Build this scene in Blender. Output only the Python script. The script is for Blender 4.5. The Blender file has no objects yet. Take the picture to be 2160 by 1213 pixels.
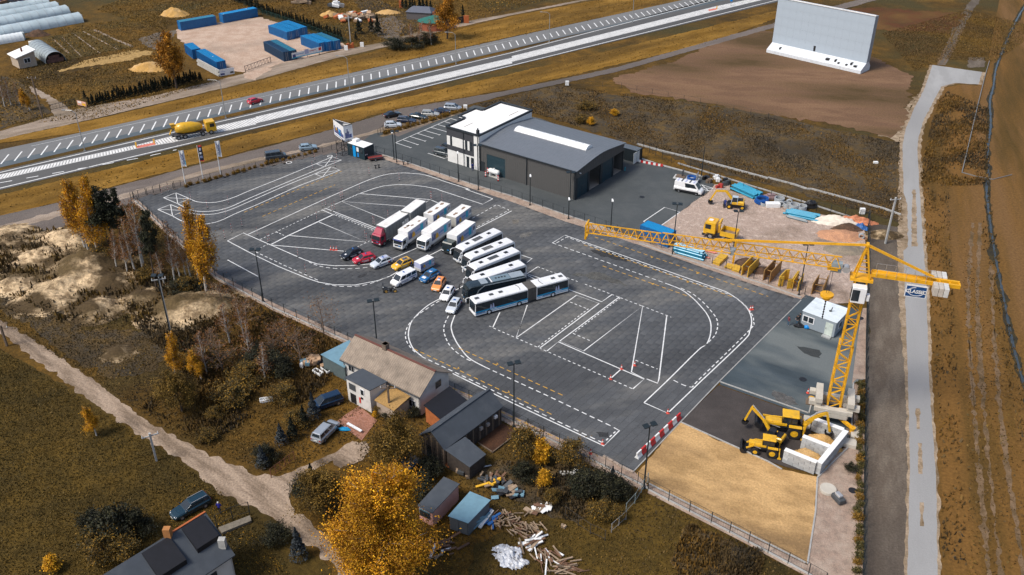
import bpy,bmesh,math,random
import numpy as np
from mathutils import Vector,Matrix
random.seed(7);rng=np.random.default_rng(7)
R=math.radians
# camera, world, sun, exposure
scene=bpy.context.scene
CH,PITCH,FPX,IW,IH=76.0,R(30.87),1940.0,2160.0,1213.0
cam_d=bpy.data.cameras.new('camera');cam=bpy.data.objects.new('camera',cam_d)
scene.collection.objects.link(cam);scene.camera=cam
cam.location=(0,0,CH);cam.rotation_euler=(math.pi/2-PITCH,0,0)
cam_d.sensor_width=36.0;cam_d.lens=36.0*FPX/IW;cam_d.clip_start=1.0;cam_d.clip_end=3000.0
world=bpy.data.worlds.new('World');scene.world=world;world.use_nodes=True
wn=world.node_tree;wn.nodes.clear()
sky=wn.nodes.new('ShaderNodeTexSky');sky.sky_type='NISHITA';sky.sun_disc=False
SUN_EL,SUN_AZ=R(52),R(-118)
sky.sun_elevation=SUN_EL;sky.sun_rotation=SUN_AZ
sky.dust_density=3.0;sky.air_density=1.0;sky.ozone_density=1.5
bg=wn.nodes.new('ShaderNodeBackground');bg.inputs['Strength'].default_value=0.115
wo=wn.nodes.new('ShaderNodeOutputWorld')
wn.links.new(sky.outputs[0],bg.inputs[0]);wn.links.new(bg.outputs[0],wo.inputs[0])
sun_d=bpy.data.lights.new('sun','SUN');sun_d.energy=2.3;sun_d.angle=R(16);sun_d.color=(1.0,0.95,0.87)
sun=bpy.data.objects.new('sun',sun_d);scene.collection.objects.link(sun)
sdir=Vector((math.sin(SUN_AZ)*math.cos(SUN_EL),math.cos(SUN_AZ)*math.cos(SUN_EL),math.sin(SUN_EL)))
sun.rotation_euler=sdir.to_track_quat('Z','Y').to_euler()
scene.view_settings.view_transform='Standard';scene.view_settings.look='None'
scene.view_settings.exposure=0.42;scene.view_settings.gamma=1.0
scene.view_settings.use_curve_mapping=False
scene.render.resolution_x=1024;scene.render.resolution_y=575
C=scene.collection
# photo survey -> world metres
_cp,_sp=math.cos(PITCH),math.sin(PITCH)
def at(p,z=0.0):
 """world point at height z whose bearing was measured in the survey photo"""
 u=(p[0]-IW/2)/FPX;v=(p[1]-IH/2)/FPX
 d=Vector((u,_cp-v*_sp,-_sp-v*_cp));t=(z-CH)/d.z
 return Vector((d.x*t,d.y*t,z))
def height(g,top_y):
 """height of something standing on ground point g whose top reaches image row top_y"""
 P=at(g);v=(top_y-IH/2)/FPX;d=Vector((0,_cp-v*_sp,-_sp-v*_cp))
 return CH+d.z*P.y/d.y
def Zm(ox,oy,s):
 return lambda*pts:[(ox+x/s,oy+y/s)for x,y in pts]
S1=1638/540;S3=1586/540
T={(i,j):Zm(i*540,j*400,S1 if j<2 else S3)for i in range(4)for j in range(3)}
def ground(pts):return[at(p)for p in pts]
# materials
def _n(nt,t,**k):
 n=nt.nodes.new(t)
 for a,b in k.items():
  if a=='inp':
   for kk,vv in b.items():n.inputs[kk].default_value=vv
  else:setattr(n,a,b)
 return n
def c4(c):return(c[0],c[1],c[2],1.0)
def srgb(r,g,b):
 f=lambda v:(v/255/12.92)if v/255<=.04045 else((v/255+.055)/1.055)**2.4
 return(f(r),f(g),f(b))
MATS={}
def mat(name,col,rough=.6,metal=0.0,var=.12,scale=2.0,bump=0.0,bscale=20.0,spec=.5,attr=False,objvar=0.0,coat=0.0,stain=None,stain_amt=.5,stain_scale=.6,world_co=False,trans=0):
 """plain surface with grain, mottling and optional stains of its own"""
 if name in MATS:return MATS[name]
 m=bpy.data.materials.new(name);m.use_nodes=True;nt=m.node_tree;L=nt.links
 b=nt.nodes['Principled BSDF'];b.inputs['Roughness'].default_value=rough;b.inputs['Metallic'].default_value=metal
 b.inputs['Specular IOR Level'].default_value=spec;b.inputs['Coat Weight'].default_value=coat
 if world_co:co=_n(nt,'ShaderNodeNewGeometry').outputs['Position']
 else:co=_n(nt,'ShaderNodeTexCoord').outputs['Object']
 no=_n(nt,'ShaderNodeTexNoise',inp={'Scale':scale,'Detail':5.0,'Roughness':.6});L.new(co,no.inputs['Vector'])
 mr=_n(nt,'ShaderNodeMapRange',inp={'From Min':.3,'From Max':.7,'To Min':1-var,'To Max':1+var});L.new(no.outputs[0],mr.inputs[0])
 mul=_n(nt,'ShaderNodeVectorMath',operation='SCALE')
 if attr:
  a=_n(nt,'ShaderNodeAttribute',attribute_name='Col');L.new(a.outputs['Color'],mul.inputs[0])
 else:mul.inputs[0].default_value=col
 L.new(mr.outputs[0],mul.inputs['Scale']);out=mul.outputs[0]
 if objvar:
  oi=_n(nt,'ShaderNodeObjectInfo');m2=_n(nt,'ShaderNodeMapRange',inp={'To Min':1-objvar,'To Max':1+objvar});L.new(oi.outputs['Random'],m2.inputs[0])
  mu=_n(nt,'ShaderNodeVectorMath',operation='SCALE');L.new(out,mu.inputs[0]);L.new(m2.outputs[0],mu.inputs['Scale']);out=mu.outputs[0]
 if stain:
  ns=_n(nt,'ShaderNodeTexNoise',inp={'Scale':stain_scale,'Detail':6.0,'Roughness':.65});L.new(co,ns.inputs['Vector'])
  ms=_n(nt,'ShaderNodeMapRange',inp={'From Min':.5,'From Max':.7,'To Min':0.0,'To Max':stain_amt});L.new(ns.outputs[0],ms.inputs[0])
  mx=_n(nt,'ShaderNodeMix',data_type='RGBA');L.new(ms.outputs[0],mx.inputs['Factor']);L.new(out,mx.inputs['A']);mx.inputs['B'].default_value=c4(stain);out=mx.outputs['Result']
 L.new(out,b.inputs['Base Color'])
 if bump:
  nb=_n(nt,'ShaderNodeTexNoise',inp={'Scale':bscale,'Detail':4.0});L.new(co,nb.inputs['Vector'])
  bp=_n(nt,'ShaderNodeBump',inp={'Strength':bump,'Distance':.1});L.new(nb.outputs[0],bp.inputs['Height']);L.new(bp.outputs[0],b.inputs['Normal'])
 if trans:
  b.inputs['Transmission Weight'].default_value=trans
 MATS[name]=m;return m
def soil(name,c1,c2,c3=None,s1=.06,s2=.5,fine=6.0,rough=.95,bump=.6,fineamt=.35,ang=None,stretch=1.0,thr=(.42,.6),thr2=(.45,.65),c4_=None,s4=.02):
 """ground: two or three soils/grasses mixed at several scales, with fine grain and relief"""
 if name in MATS:return MATS[name]
 m=bpy.data.materials.new(name);m.use_nodes=True;nt=m.node_tree;L=nt.links
 b=nt.nodes['Principled BSDF'];b.inputs['Roughness'].default_value=rough;b.inputs['Specular IOR Level'].default_value=.2
 g=_n(nt,'ShaderNodeNewGeometry');co=g.outputs['Position']
 mp=_n(nt,'ShaderNodeMapping');L.new(co,mp.inputs[0])
 mp.vector_type='TEXTURE'
 if ang is not None:mp.inputs['Rotation'].default_value=(0,0,ang);mp.inputs['Scale'].default_value=(stretch,1,1)
 co2=mp.outputs[0]
 def noise(s,d=7.0,r=.62,v=co2):
  n=_n(nt,'ShaderNodeTexNoise',inp={'Scale':s,'Detail':d,'Roughness':r});L.new(v,n.inputs['Vector']);return n.outputs[0]
 def rng_(v,a,z,lo=0.0,hi=1.0):
  n=_n(nt,'ShaderNodeMapRange',inp={'From Min':a,'From Max':z,'To Min':lo,'To Max':hi});L.new(v,n.inputs[0]);return n.outputs[0]
 def mix(f,A,B):
  n=_n(nt,'ShaderNodeMix',data_type='RGBA');L.new(f,n.inputs['Factor'])
  for k,v in(('A',A),('B',B)):
   if isinstance(v,tuple):n.inputs[k].default_value=c4(v)
   else:L.new(v,n.inputs[k])
  return n.outputs['Result']
 out=mix(rng_(noise(s2),*thr),c1,c2)
 if c3:out=mix(rng_(noise(s1),*thr2),out,c3)
 if c4_:out=mix(rng_(noise(s4,4),.5,.62),out,c4_)
 f=rng_(noise(fine,5,.7,co),.25,.75,1-fineamt,1+fineamt)
 sc=_n(nt,'ShaderNodeVectorMath',operation='SCALE');L.new(out,sc.inputs[0]);L.new(f,sc.inputs['Scale'])
 L.new(sc.outputs[0],b.inputs['Base Color'])
 bp=_n(nt,'ShaderNodeBump',inp={'Strength':bump,'Distance':.25});L.new(noise(fine*.4,6,.7,co),bp.inputs['Height']);L.new(bp.outputs[0],b.inputs['Normal'])
 MATS[name]=m;return m
def glass(name='window_glass',col=(.02,.028,.035)):
 if name in MATS:return MATS[name]
 m=mat(name,col,rough=.08,var=.25,scale=1.5,spec=.6);return m
# mesh builder
class MB:
 def __init__(s):s.v=[];s.f=[];s.cols=None
 def add(s,vs,fs):
  o=len(s.v);s.v+=[tuple(v)for v in vs];s.f+=[tuple(i+o for i in f)for f in fs];return s
 def box(s,x0,x1,y0,y1,z0,z1,M=None):
  vs=[(x0,y0,z0),(x1,y0,z0),(x1,y1,z0),(x0,y1,z0),(x0,y0,z1),(x1,y0,z1),(x1,y1,z1),(x0,y1,z1)]
  if M is not None:vs=[M@Vector(v)for v in vs]
  return s.add(vs,[(0,3,2,1),(4,5,6,7),(0,1,5,4),(1,2,6,5),(2,3,7,6),(3,0,4,7)])
 def hexa(s,b,t):
  return s.add(list(b)+list(t),[(0,3,2,1),(4,5,6,7),(0,1,5,4),(1,2,6,5),(2,3,7,6),(3,0,4,7)])
 def prism(s,poly,z0,z1):
  n=len(poly);vs=[(p[0],p[1],z0)for p in poly]+[(p[0],p[1],z1)for p in poly]
  return s.add(vs,[tuple(range(n-1,-1,-1)),tuple(range(n,2*n))]+[(i,(i+1)%n,(i+1)%n+n,i+n)for i in range(n)])
 def extrude(s,prof,y0,y1):
  n=len(prof);vs=[(p[0],y0,p[1])for p in prof]+[(p[0],y1,p[1])for p in prof]
  return s.add(vs,[tuple(range(n)),tuple(range(2*n-1,n-1,-1))]+[(i,i+n,(i+1)%n+n,(i+1)%n)for i in range(n)])
 def quad(s,a,b,c,d):return s.add([a,b,c,d],[(0,1,2,3)])
 def poly(s,pts):return s.add(pts,[tuple(range(len(pts)))])
 def tube(s,p,q,r0,r1=None,n=6,caps=True):
  r1=r0 if r1 is None else r1;p=Vector(p);q=Vector(q);d=q-p
  if d.length<1e-6:return s
  d.normalize();a=d.orthogonal().normalized();b=d.cross(a);vs=[]
  for c_,r in((p,r0),(q,r1)):
   for i in range(n):
    t=2*math.pi*i/n;vs.append(c_+(a*math.cos(t)+b*math.sin(t))*r)
  fs=[(i,(i+1)%n,(i+1)%n+n,i+n)for i in range(n)]
  if caps:fs+=[tuple(range(n-1,-1,-1)),tuple(range(n,2*n))]
  return s.add(vs,fs)
 def cyl(s,c,axis,r,h,n=16):
  c=Vector(c);ax=Vector(axis).normalized()*h/2;return s.tube(c-ax,c+ax,r,r,n)
 def ring(s,c,axis,ro,ri,h,n=14):
  c=Vector(c);ax=Vector(axis).normalized();a=ax.orthogonal().normalized();b=ax.cross(a);vs=[]
  for off,r in((-h/2,ro),(h/2,ro),(h/2,ri),(-h/2,ri)):
   for i in range(n):
    t=2*math.pi*i/n;vs.append(c+ax*off+(a*math.cos(t)+b*math.sin(t))*r)
  fs=[]
  for k in range(4):
   for i in range(n):fs.append((k*n+i,k*n+(i+1)%n,((k+1)%4)*n+(i+1)%n,((k+1)%4)*n+i))
  return s.add(vs,fs)
 def beam(s,p,q,w,h=None):
  h=w if h is None else h;p=Vector(p);q=Vector(q);d=(q-p)
  if d.length<1e-6:return s
  d.normalize();up=Vector((0,0,1))if abs(d.z)<.95 else Vector((1,0,0));a=d.cross(up).normalized()*w/2;b=a.cross(d).normalized()*h/2
  return s.hexa([p-a-b,p+a-b,q+a-b,q-a-b],[p-a+b,p+a+b,q+a+b,q-a+b])
 def loft(s,secs,close=False):
  n=len(secs[0]);vs=[v for r in secs for v in r];fs=[]
  for k in range(len(secs)-1):
   for i in range(n):fs.append((k*n+i,k*n+(i+1)%n,(k+1)*n+(i+1)%n,(k+1)*n+i))
  fs+=[tuple(range(n-1,-1,-1)),tuple(range((len(secs)-1)*n,len(secs)*n))]
  return s.add(vs,fs)
 def blob(s,c,r,seed=0,n=8,m=5,rough=.25,zmin=None):
  rd=random.Random(seed);vs=[];fs=[]
  rr=r if hasattr(r,'__len__')else(r,r,r)
  for j in range(m+1):
   ph=math.pi*j/m
   for i in range(n):
    th=2*math.pi*i/n;k=1+rd.uniform(-rough,rough);z=c[2]+rr[2]*k*math.cos(ph)
    if zmin is not None:z=max(z,zmin)
    vs.append((c[0]+rr[0]*k*math.sin(ph)*math.cos(th),c[1]+rr[1]*k*math.sin(ph)*math.sin(th),z))
  for j in range(m):
   for i in range(n):fs.append((j*n+i,(j+1)*n+i,(j+1)*n+(i+1)%n,j*n+(i+1)%n))
  return s.add(vs,fs)
 def xf(s,M):
  s.v=[tuple(M@Vector(v))for v in s.v];return s
 def data(s,name,off=None,smooth=False):
  me=bpy.data.meshes.new(name)
  vs=s.v if off is None else[(v[0]-off[0],v[1]-off[1],v[2]-off[2])for v in s.v]
  me.from_pydata(vs,[],s.f);me.validate()
  if smooth:me.polygons.foreach_set('use_smooth',[True]*len(me.polygons))
  return me
OFF={}
def part(name,mb,m,parent,bevel=0.0,smooth=False,label=None,stuff=False):
 off=OFF.get(parent.name)if parent else None
 me=mb.data(name,off,smooth)if isinstance(mb,MB)else mb
 if m and not me.materials:me.materials.append(m)
 o=bpy.data.objects.new(name,me);C.objects.link(o)
 if parent:
  o.parent=parent
  if parent.name in OFF:OFF[o.name]=OFF[parent.name]
 if bevel:
  b=o.modifiers.new('bevel','BEVEL');b.width=bevel;b.segments=2;b.limit_method='ANGLE';b.angle_limit=R(40)
 if label:o['label']=label
 if stuff:o['kind']='stuff'
 return o
def tag(o,label,cat=None,group=None,kind=None):
 o['label']=label
 if cat:o['category']=cat
 if group:o['group']=group
 if kind:o['kind']=kind
 return o
def thing(name,label,cat,loc,rz=0.0,group=None,world=False):
 o=bpy.data.objects.new(name,None);C.objects.link(o);o.location=loc;o.rotation_euler=(0,0,rz)
 o.empty_display_size=.5
 if world:OFF[o.name]=Vector(loc)
 return tag(o,label,cat,group)
def solo(name,mb,m,label,cat,group=None,base=None,bevel=0.0,smooth=False,kind=None):
 """a thing that is one mesh; built in world coordinates round base"""
 if base is None:
  a=np.array(mb.v);base=Vector((a[:,0].mean(),a[:,1].mean(),a[:,2].min()))
 me=mb.data(name,base,smooth);me.materials.append(m)
 o=bpy.data.objects.new(name,me);C.objects.link(o);o.location=base
 if bevel:
  b=o.modifiers.new('bevel','BEVEL');b.width=bevel;b.segments=2;b.limit_method='ANGLE';b.angle_limit=R(40)
 return tag(o,label,cat,group,kind)
def dup(root,loc,rz,label=None,sc=None):
 r=root.copy();C.objects.link(r);r.location=loc;r.rotation_euler=(0,0,rz)
 if sc:r.scale=(sc,sc,sc)
 if label:r['label']=label
 for ch in list(root.children):
  c=ch.copy();C.objects.link(c);c.parent=r
  for g in ch.children:
   d=g.copy();C.objects.link(d);d.parent=c
 return r
def npmesh(name,verts,faces,cols=None,m=None,smooth=False):
 """verts (n,3), faces (k,3|4), cols (n,3)"""
 me=bpy.data.meshes.new(name);n,k,w=len(verts),len(faces),faces.shape[1]
 me.vertices.add(n);me.vertices.foreach_set('co',np.asarray(verts,np.float32).ravel())
 me.loops.add(k*w);me.loops.foreach_set('vertex_index',np.asarray(faces,np.int32).ravel())
 me.polygons.add(k);me.polygons.foreach_set('loop_start',np.arange(0,k*w,w,dtype=np.int32));me.polygons.foreach_set('loop_total',np.full(k,w,np.int32))
 if smooth:me.polygons.foreach_set('use_smooth',np.ones(k,bool))
 me.update(calc_edges=True)
 if cols is not None:
  a=me.color_attributes.new('Col','FLOAT_COLOR','POINT');cc=np.ones((n,4),np.float32);cc[:,:3]=cols;a.data.foreach_set('color',cc.ravel())
 if m:me.materials.append(m)
 return me
def vnoise(x,y,s,seed=0,oct=3):
 r=np.random.default_rng(seed);out=0;amp=1;tot=0
 for o in range(oct):
  acc=0
  for k in range(6):
   a=r.uniform(0,2*np.pi);f=s*2**o*r.uniform(.6,1.4);acc=acc+np.sin((x*np.cos(a)+y*np.sin(a))*f*2*np.pi+r.uniform(0,6.28))
  out=out+acc/6*amp*1.8;tot+=amp;amp*=.55
 return out/tot
def rough_outline(pts,amp=.3,step=2.0,seed=1,closed=True):
 out=[];n=len(pts);step=max(.25,step*.35)
 for i in range(n if closed else n-1):
  a,b=pts[i],pts[(i+1)%n];d=(b-a);k=max(1,min(400,int(d.length/step)));nrm=Vector((-d.y,d.x,0)).normalized()if d.length>0 else Vector((0,0,0))
  for j in range(k):
   p=a+d*(j/k);e=amp*1.9*(float(vnoise(p.x,p.y,.35,seed,3))+.5*float(vnoise(p.x,p.y,.06,seed+9,2)))*min(1,.35+min(j,k-j)/4);p=p+nrm*e;out.append(Vector((p.x,p.y,0)))
 return out
Z_LAYER={}
def patch(name,pts,m,z,amp=0.0,step=2.0,seed=1,world_pts=False,kind='structure',parent=None,label=None):
 """flat ground sheet; pts are survey points"""
 g=pts if world_pts else ground(pts)
 if amp:g=rough_outline(g,amp,step,seed)
 mb=MB();mb.poly([(p.x,p.y,z)for p in g])
 me=mb.data(name);bm=bmesh.new();bm.from_mesh(me);bmesh.ops.triangulate(bm,faces=bm.faces)
 for f in bm.faces:
  if f.normal.z<0:f.normal_flip()
 bm.to_mesh(me);bm.free();me.materials.append(m)
 o=bpy.data.objects.new(name,me);C.objects.link(o);o['kind']=kind
 if parent:o.parent=parent
 if label:o['label']=label
 return o
def strip_pts(line,w0,w1=None):
 """polygon round a world polyline"""
 w1=w0 if w1 is None else w1;n=len(line);l=[];r=[]
 for i,p in enumerate(line):
  a=line[max(0,i-1)];b=line[min(n-1,i+1)];d=(b-a);d.z=0;d.normalize();nr=Vector((-d.y,d.x,0));w=w0+(w1-w0)*i/max(1,n-1)
  l.append(p+nr*w/2);r.append(p-nr*w/2)
 return l,r
def smooth_line(pts,k=6):
 """Catmull-Rom through world points"""
 out=[];n=len(pts)
 for i in range(n-1):
  p0=pts[max(0,i-1)];p1=pts[i];p2=pts[i+1];p3=pts[min(n-1,i+2)]
  for j in range(k):
   t=j/k;out.append(.5*((2*p1)+(-p0+p2)*t+(2*p0-5*p1+4*p2-p3)*t*t+(-p0+3*p1-3*p2+p3)*t*t*t))
 out.append(pts[-1]);return out
def ribbon(mb,line,w,z,dash=None,gap=None):
 """paint a line (optionally dashed) as quads"""
 if dash is None:
  l,r=strip_pts(line,w)
  for i in range(len(line)-1):mb.quad((r[i].x,r[i].y,z),(r[i+1].x,r[i+1].y,z),(l[i+1].x,l[i+1].y,z),(l[i].x,l[i].y,z))
  return
 segs=[];s=0
 for a,b in zip(line,line[1:]):L_=(b-a).length;segs.append((s,s+L_,a,b));s+=L_
 def P(t):
  for s0,s1,a,b in segs:
   if t<=s1 or(s0,s1,a,b)==segs[-1]:return a+(b-a)*max(0,min(1,(t-s0)/max(1e-6,s1-s0)))
 t=0
 while t<s:
  e=min(s,t+dash);ribbon(mb,[P(t),P((t+e)/2),P(e)],w,z);t+=dash+gap
# survey zooms
zA=Zm(710,400,7.137);zB=Zm(940,460,5.515);zC=Zm(710,500,6.739);zD=Zm(690,220,6.74);zE=Zm(920,210,4.909)
zF=Zm(1340,320,5.513);zG=Zm(1540,360,5.5125);zH=Zm(1380,470,6.353);zI=Zm(1700,490,4.491);zJ=Zm(1540,780,5.273)
zK=Zm(640,690,4.493);zL=Zm(330,320,5.054);zM=Zm(480,360,4.664);zN=Zm(820,600,3.370);zO=Zm(880,880,3.643)
zP=Zm(280,1020,6.286);zQ=Zm(1640,590,7.135);zR=Zm(780,0,9.0);zS=Zm(0,0,7.582);zT=Zm(350,0,7.133);zU=Zm(100,360,4.042)
zV=Zm(690,240,11.027);zW=Zm(540,80,8.308)
# soils and pavings
M_grass=soil('dry_grass',(.092,.05,.008),(.15,.078,.012),(.042,.026,.007),s1=.035,s2=.3,fine=2.2,fineamt=.5,bump=1.0,c4_=(.06,.045,.014))
M_grass2=soil('verge_grass',(.17,.086,.009),(.27,.145,.025),(.085,.046,.008),s1=.05,s2=.25,fine=2.2,fineamt=.45,ang=R(38),stretch=3)
M_weeds=soil('weedy_soil',(.065,.05,.032),(.115,.072,.025),(.036,.027,.016),s1=.05,s2=.4,fine=2.0,bump=1.0,fineamt=.55)
M_brown=soil('bare_brown_soil',(.15,.085,.048),(.205,.118,.066),(.08,.05,.02),s1=.05,s2=.2,fine=2.5,ang=R(-10),stretch=2.5,thr2=(.46,.62),fineamt=.35)
M_strip=soil('farm_strip',(.165,.082,.02),(.12,.063,.014),(.075,.044,.01),s1=.05,s2=.2,fine=2.4,ang=R(71),stretch=9,thr2=(.48,.62),fineamt=.4,c4_=(.16,.085,.03),s4=.07)
M_sand=soil('yellow_sand',(.54,.34,.15),(.38,.235,.10),(.2,.125,.06),s1=.06,s2=.4,fine=4.0,ang=R(-25),stretch=2,thr2=(.47,.62),fineamt=.3)
M_sandy=soil('pale_sand',(.64,.47,.28),(.26,.18,.10),(.075,.05,.024),s1=.13,s2=.7,fine=3.0,bump=1.0,thr=(.46,.6),thr2=(.44,.55),fineamt=.5,c4_=(.10,.068,.03),s4=.06)
M_dirt=soil('dirt_road',(.36,.27,.195),(.20,.145,.10),(.085,.062,.045),s1=.22,s2=.6,fine=4.0,ang=R(-39),stretch=5,thr2=(.52,.64),fineamt=.5)
M_track=soil('gravel_track',(.14,.115,.10),(.18,.15,.13),(.09,.078,.07),s1=.05,s2=.4,fine=5.0,ang=R(38),stretch=4)
M_path=soil('light_path',(.34,.27,.21),(.26,.2,.15),(.16,.12,.075),s1=.1,s2=.6,fine=5.0,ang=R(38),stretch=3)
M_lot=soil('pinkish_gravel',(.50,.37,.28),(.42,.29,.21),(.33,.25,.19),s1=.06,s2=.3,fine=3.0,thr2=(.5,.7))
M_rubble=soil('rubble_ground',(.42,.32,.26),(.6,.48,.4),(.25,.185,.14),s1=.1,s2=.9,fine=3.5,bump=1.2,thr=(.5,.7),thr2=(.52,.68))
M_graveled=soil('pink_gravel',(.36,.26,.2),(.27,.2,.155),(.42,.33,.26),s1=.4,s2=1.2,fine=9.0)
M_asph=soil('road_asphalt',(.105,.103,.1),(.12,.118,.115),(.085,.084,.083),s1=.03,s2=.4,fine=8.0,rough=.85,bump=.15,fineamt=.12,ang=R(38),stretch=10)
M_lane=soil('lay_by_asphalt',(.17,.17,.168),(.19,.19,.187),(.15,.15,.148),s1=.05,s2=.4,fine=8.0,rough=.85,bump=.15,fineamt=.12,ang=R(38),stretch=4)
M_bike=soil('blue_grey_paving',(.095,.118,.13),(.11,.13,.145),(.085,.105,.118),s1=.1,s2=.5,fine=8.0,rough=.8,bump=.1,fineamt=.1)
M_hallyard=soil('dark_paving',(.074,.082,.084),(.088,.095,.096),(.06,.067,.069),s1=.05,s2=.3,fine=9.0,rough=.8,bump=.2,fineamt=.25,thr2=(.45,.7))
M_pad=soil('blue_asphalt',(.052,.068,.078),(.068,.086,.097),(.027,.036,.042),s1=.045,s2=.25,fine=5.0,rough=.7,bump=.2,fineamt=.14,ang=R(-35),stretch=2.4,thr2=(.5,.66),c4_=(.15,.165,.16),s4=.06)
M_pad2=soil('brown_asphalt',(.062,.053,.049),(.075,.064,.059),(.048,.041,.038),s1=.08,s2=.5,fine=9.0,rough=.8,bump=.3,fineamt=.3)
M_greyroad=soil('light_asphalt',(.30,.295,.285),(.35,.345,.335),(.25,.245,.24),s1=.05,s2=.4,fine=6.0,rough=.9,bump=.2,fineamt=.1,ang=R(70),stretch=4)
M_margin=soil('sandy_margin',(.38,.29,.2),(.27,.2,.13),(.16,.11,.06),s1=.3,s2=.9,fine=4.0)
M_mud=soil('brown_verge',(.115,.09,.068),(.16,.13,.1),(.075,.06,.048),s1=.05,s2=.5,fine=4.0,ang=R(70),stretch=3,thr2=(.5,.66))
M_water=mat('ditch_water',(.045,.055,.06),rough=.25,var=.3,scale=.3,world_co=True)
M_white=mat('road_paint',(.74,.74,.72),rough=.7,var=.1,scale=1.2,world_co=True,stain=(.3,.3,.3),stain_amt=.5,stain_scale=1.5)
M_white2=mat('ribbed_paint',(.72,.71,.68),rough=.7,var=.12,scale=.7,world_co=True,stain=(.3,.3,.3),stain_amt=.35)
M_yellowp=mat('yellow_paint',(.62,.33,.03),rough=.7,var=.2,scale=1.5,world_co=True,stain=(.15,.13,.1),stain_amt=.6,stain_scale=1.5)
M_redp=mat('red_paint',(.6,.17,.12),rough=.7,var=.15,world_co=True)
M_slab=soil('concrete_slab',(.083,.086,.09),(.108,.112,.117),(.062,.064,.067),s1=.06,s2=.3,fine=5.0,rough=.7,bump=.12,fineamt=.2,ang=R(20),stretch=3.5,thr2=(.46,.66),thr=(.45,.68),c4_=(.15,.145,.135),s4=.08)
M_conc=mat('concrete',(.42,.41,.38),rough=.85,var=.15,scale=1.5,bump=.2,stain=(.2,.19,.17),stain_amt=.5,world_co=True)
M_kerb=mat('kerb_stone',(.36,.35,.33),rough=.85,var=.15,scale=1.0,world_co=True)
def slabify(base,name,use_attr):
 m=base.copy();m.name=name;nt=m.node_tree;b=nt.nodes['Principled BSDF'];src=b.inputs['Base Color'].links[0].from_socket
 sc=nt.nodes.new('ShaderNodeVectorMath');sc.operation='SCALE';nt.links.new(src,sc.inputs[0])
 if use_attr:
  a=nt.nodes.new('ShaderNodeAttribute');a.attribute_name='Col';nt.links.new(a.outputs['Fac'],sc.inputs['Scale'])
 else:
  o=nt.nodes.new('ShaderNodeObjectInfo');cv=nt.nodes.new('ShaderNodeMapRange');nt.links.new(o.outputs['Random'],cv.inputs[0])
  cv.inputs['From Min'].default_value=0;cv.inputs['To Min'].default_value=.93;cv.inputs['To Max'].default_value=1.09;nt.links.new(cv.outputs[0],sc.inputs['Scale'])
 nt.links.new(sc.outputs[0],b.inputs['Base Color']);return m
M_slab_o=slabify(M_slab,'concrete_slab_single',False);M_slab_a=slabify(M_slab,'concrete_slab_joined',True)
# terrain
n=90;xs=np.linspace(-900,900,n);ys=np.linspace(-200,1600,n);X,Y=np.meshgrid(xs,ys)
far=np.clip((Y-420)/600,0,1)
V=np.stack([X.ravel(),Y.ravel(),(-.05+far*4*vnoise(X,Y,.002,3)).ravel()],1)
idx=np.arange(n*n).reshape(n,n);F=np.stack([idx[:-1,:-1].ravel(),idx[:-1,1:].ravel(),idx[1:,1:].ravel(),idx[1:,:-1].ravel()],1)
o=bpy.data.objects.new('ground',npmesh('ground',V,F,None,M_grass));C.objects.link(o);o['kind']='structure'
patch('weed_field',[(1000,222),(1075,205),(1180,180),(1300,200),(1450,215),(1620,240),(1720,268),(1897,300),(1903,470),(1640,395),(1480,355),(1330,300),(1130,240)],M_weeds,.0,.6,3)
patch('brown_field',[(1290,165),(1420,130),(1540,75),(1600,60),(1840,120),(1925,160),(1905,275),(1880,290),(1760,262),(1600,238),(1480,215),(1330,195)],M_brown,.004,.8,3)
patch('red_weeds',[(1640,30),(1850,15),(2040,30),(2000,70),(1850,62),(1700,45)],soil('reddish_weeds',(.10,.038,.014),(.065,.035,.012),(.14,.07,.02),s1=.05,s2=.2),.008,.8,3)
patch('farm_field',T[3,0]((960,1213),(965,880),(1040,690),(1110,560),(1250,540),(1340,548),(1400,440),(1480,0),(2400,-300))+[(2600,1400),(1990,1300),(1976,1004),(1950,532)],M_strip,-.012,.0,3)
patch('verge',[(-60,425),(110,385),(420,310),(700,240),(1100,150),(1640,22),(1700,8),(1660,30),(1500,90),(1080,188),(837,228),(700,272),(540,312),(250,390),(110,430),(-60,470)],M_grass2,.0,.3,3)
patch('verge',[(-60,380),(200,322),(540,233),(1080,105),(1400,22),(1560,-20),(1500,-25),(1380,18),(1080,103),(540,226),(-60,364)],M_grass,.004)
patch('verge',[(-60,310),(300,262),(540,200),(800,140),(1080,77),(1443,0),(1500,-20),(1250,2),(1080,34),(820,100),(540,172),(200,252),(-60,306)],M_grass2,.008,.2,3)
road_main=T[0,0]((-300,1158),(0,1092))+T[0,0]((1638,714))+T[1,0]((1638,330))+[(1508,-3),(1640,-35),(1800,-35),(1640,4)]+T[2,0]((0,424))+T[1,0]((0,824))+T[0,0]((0,1216),(-300,1290))
patch('road',road_main,M_asph,.012)
patch('lay_by',T[0,0]((-200,1010),(0,958),(500,852),(1638,603))+T[1,0]((1638,238))+T[2,0]((1100,-2),(1500,-85),(1600,-85))+T[2,0]((1320,0))+T[1,0]((1638,310),(0,672))+T[0,0]((0,1040),(-200,1095)),M_lane,.012)
patch('footpath',T[0,0]((-200,1095),(0,1040))+T[1,0]((0,672),(1638,310))+T[2,0]((1320,0),(1600,-85),(1640,-85),(1370,0),(0,313))+T[1,0]((0,690))+T[0,0]((0,1072),(-200,1128)),M_bike,.014)
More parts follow.
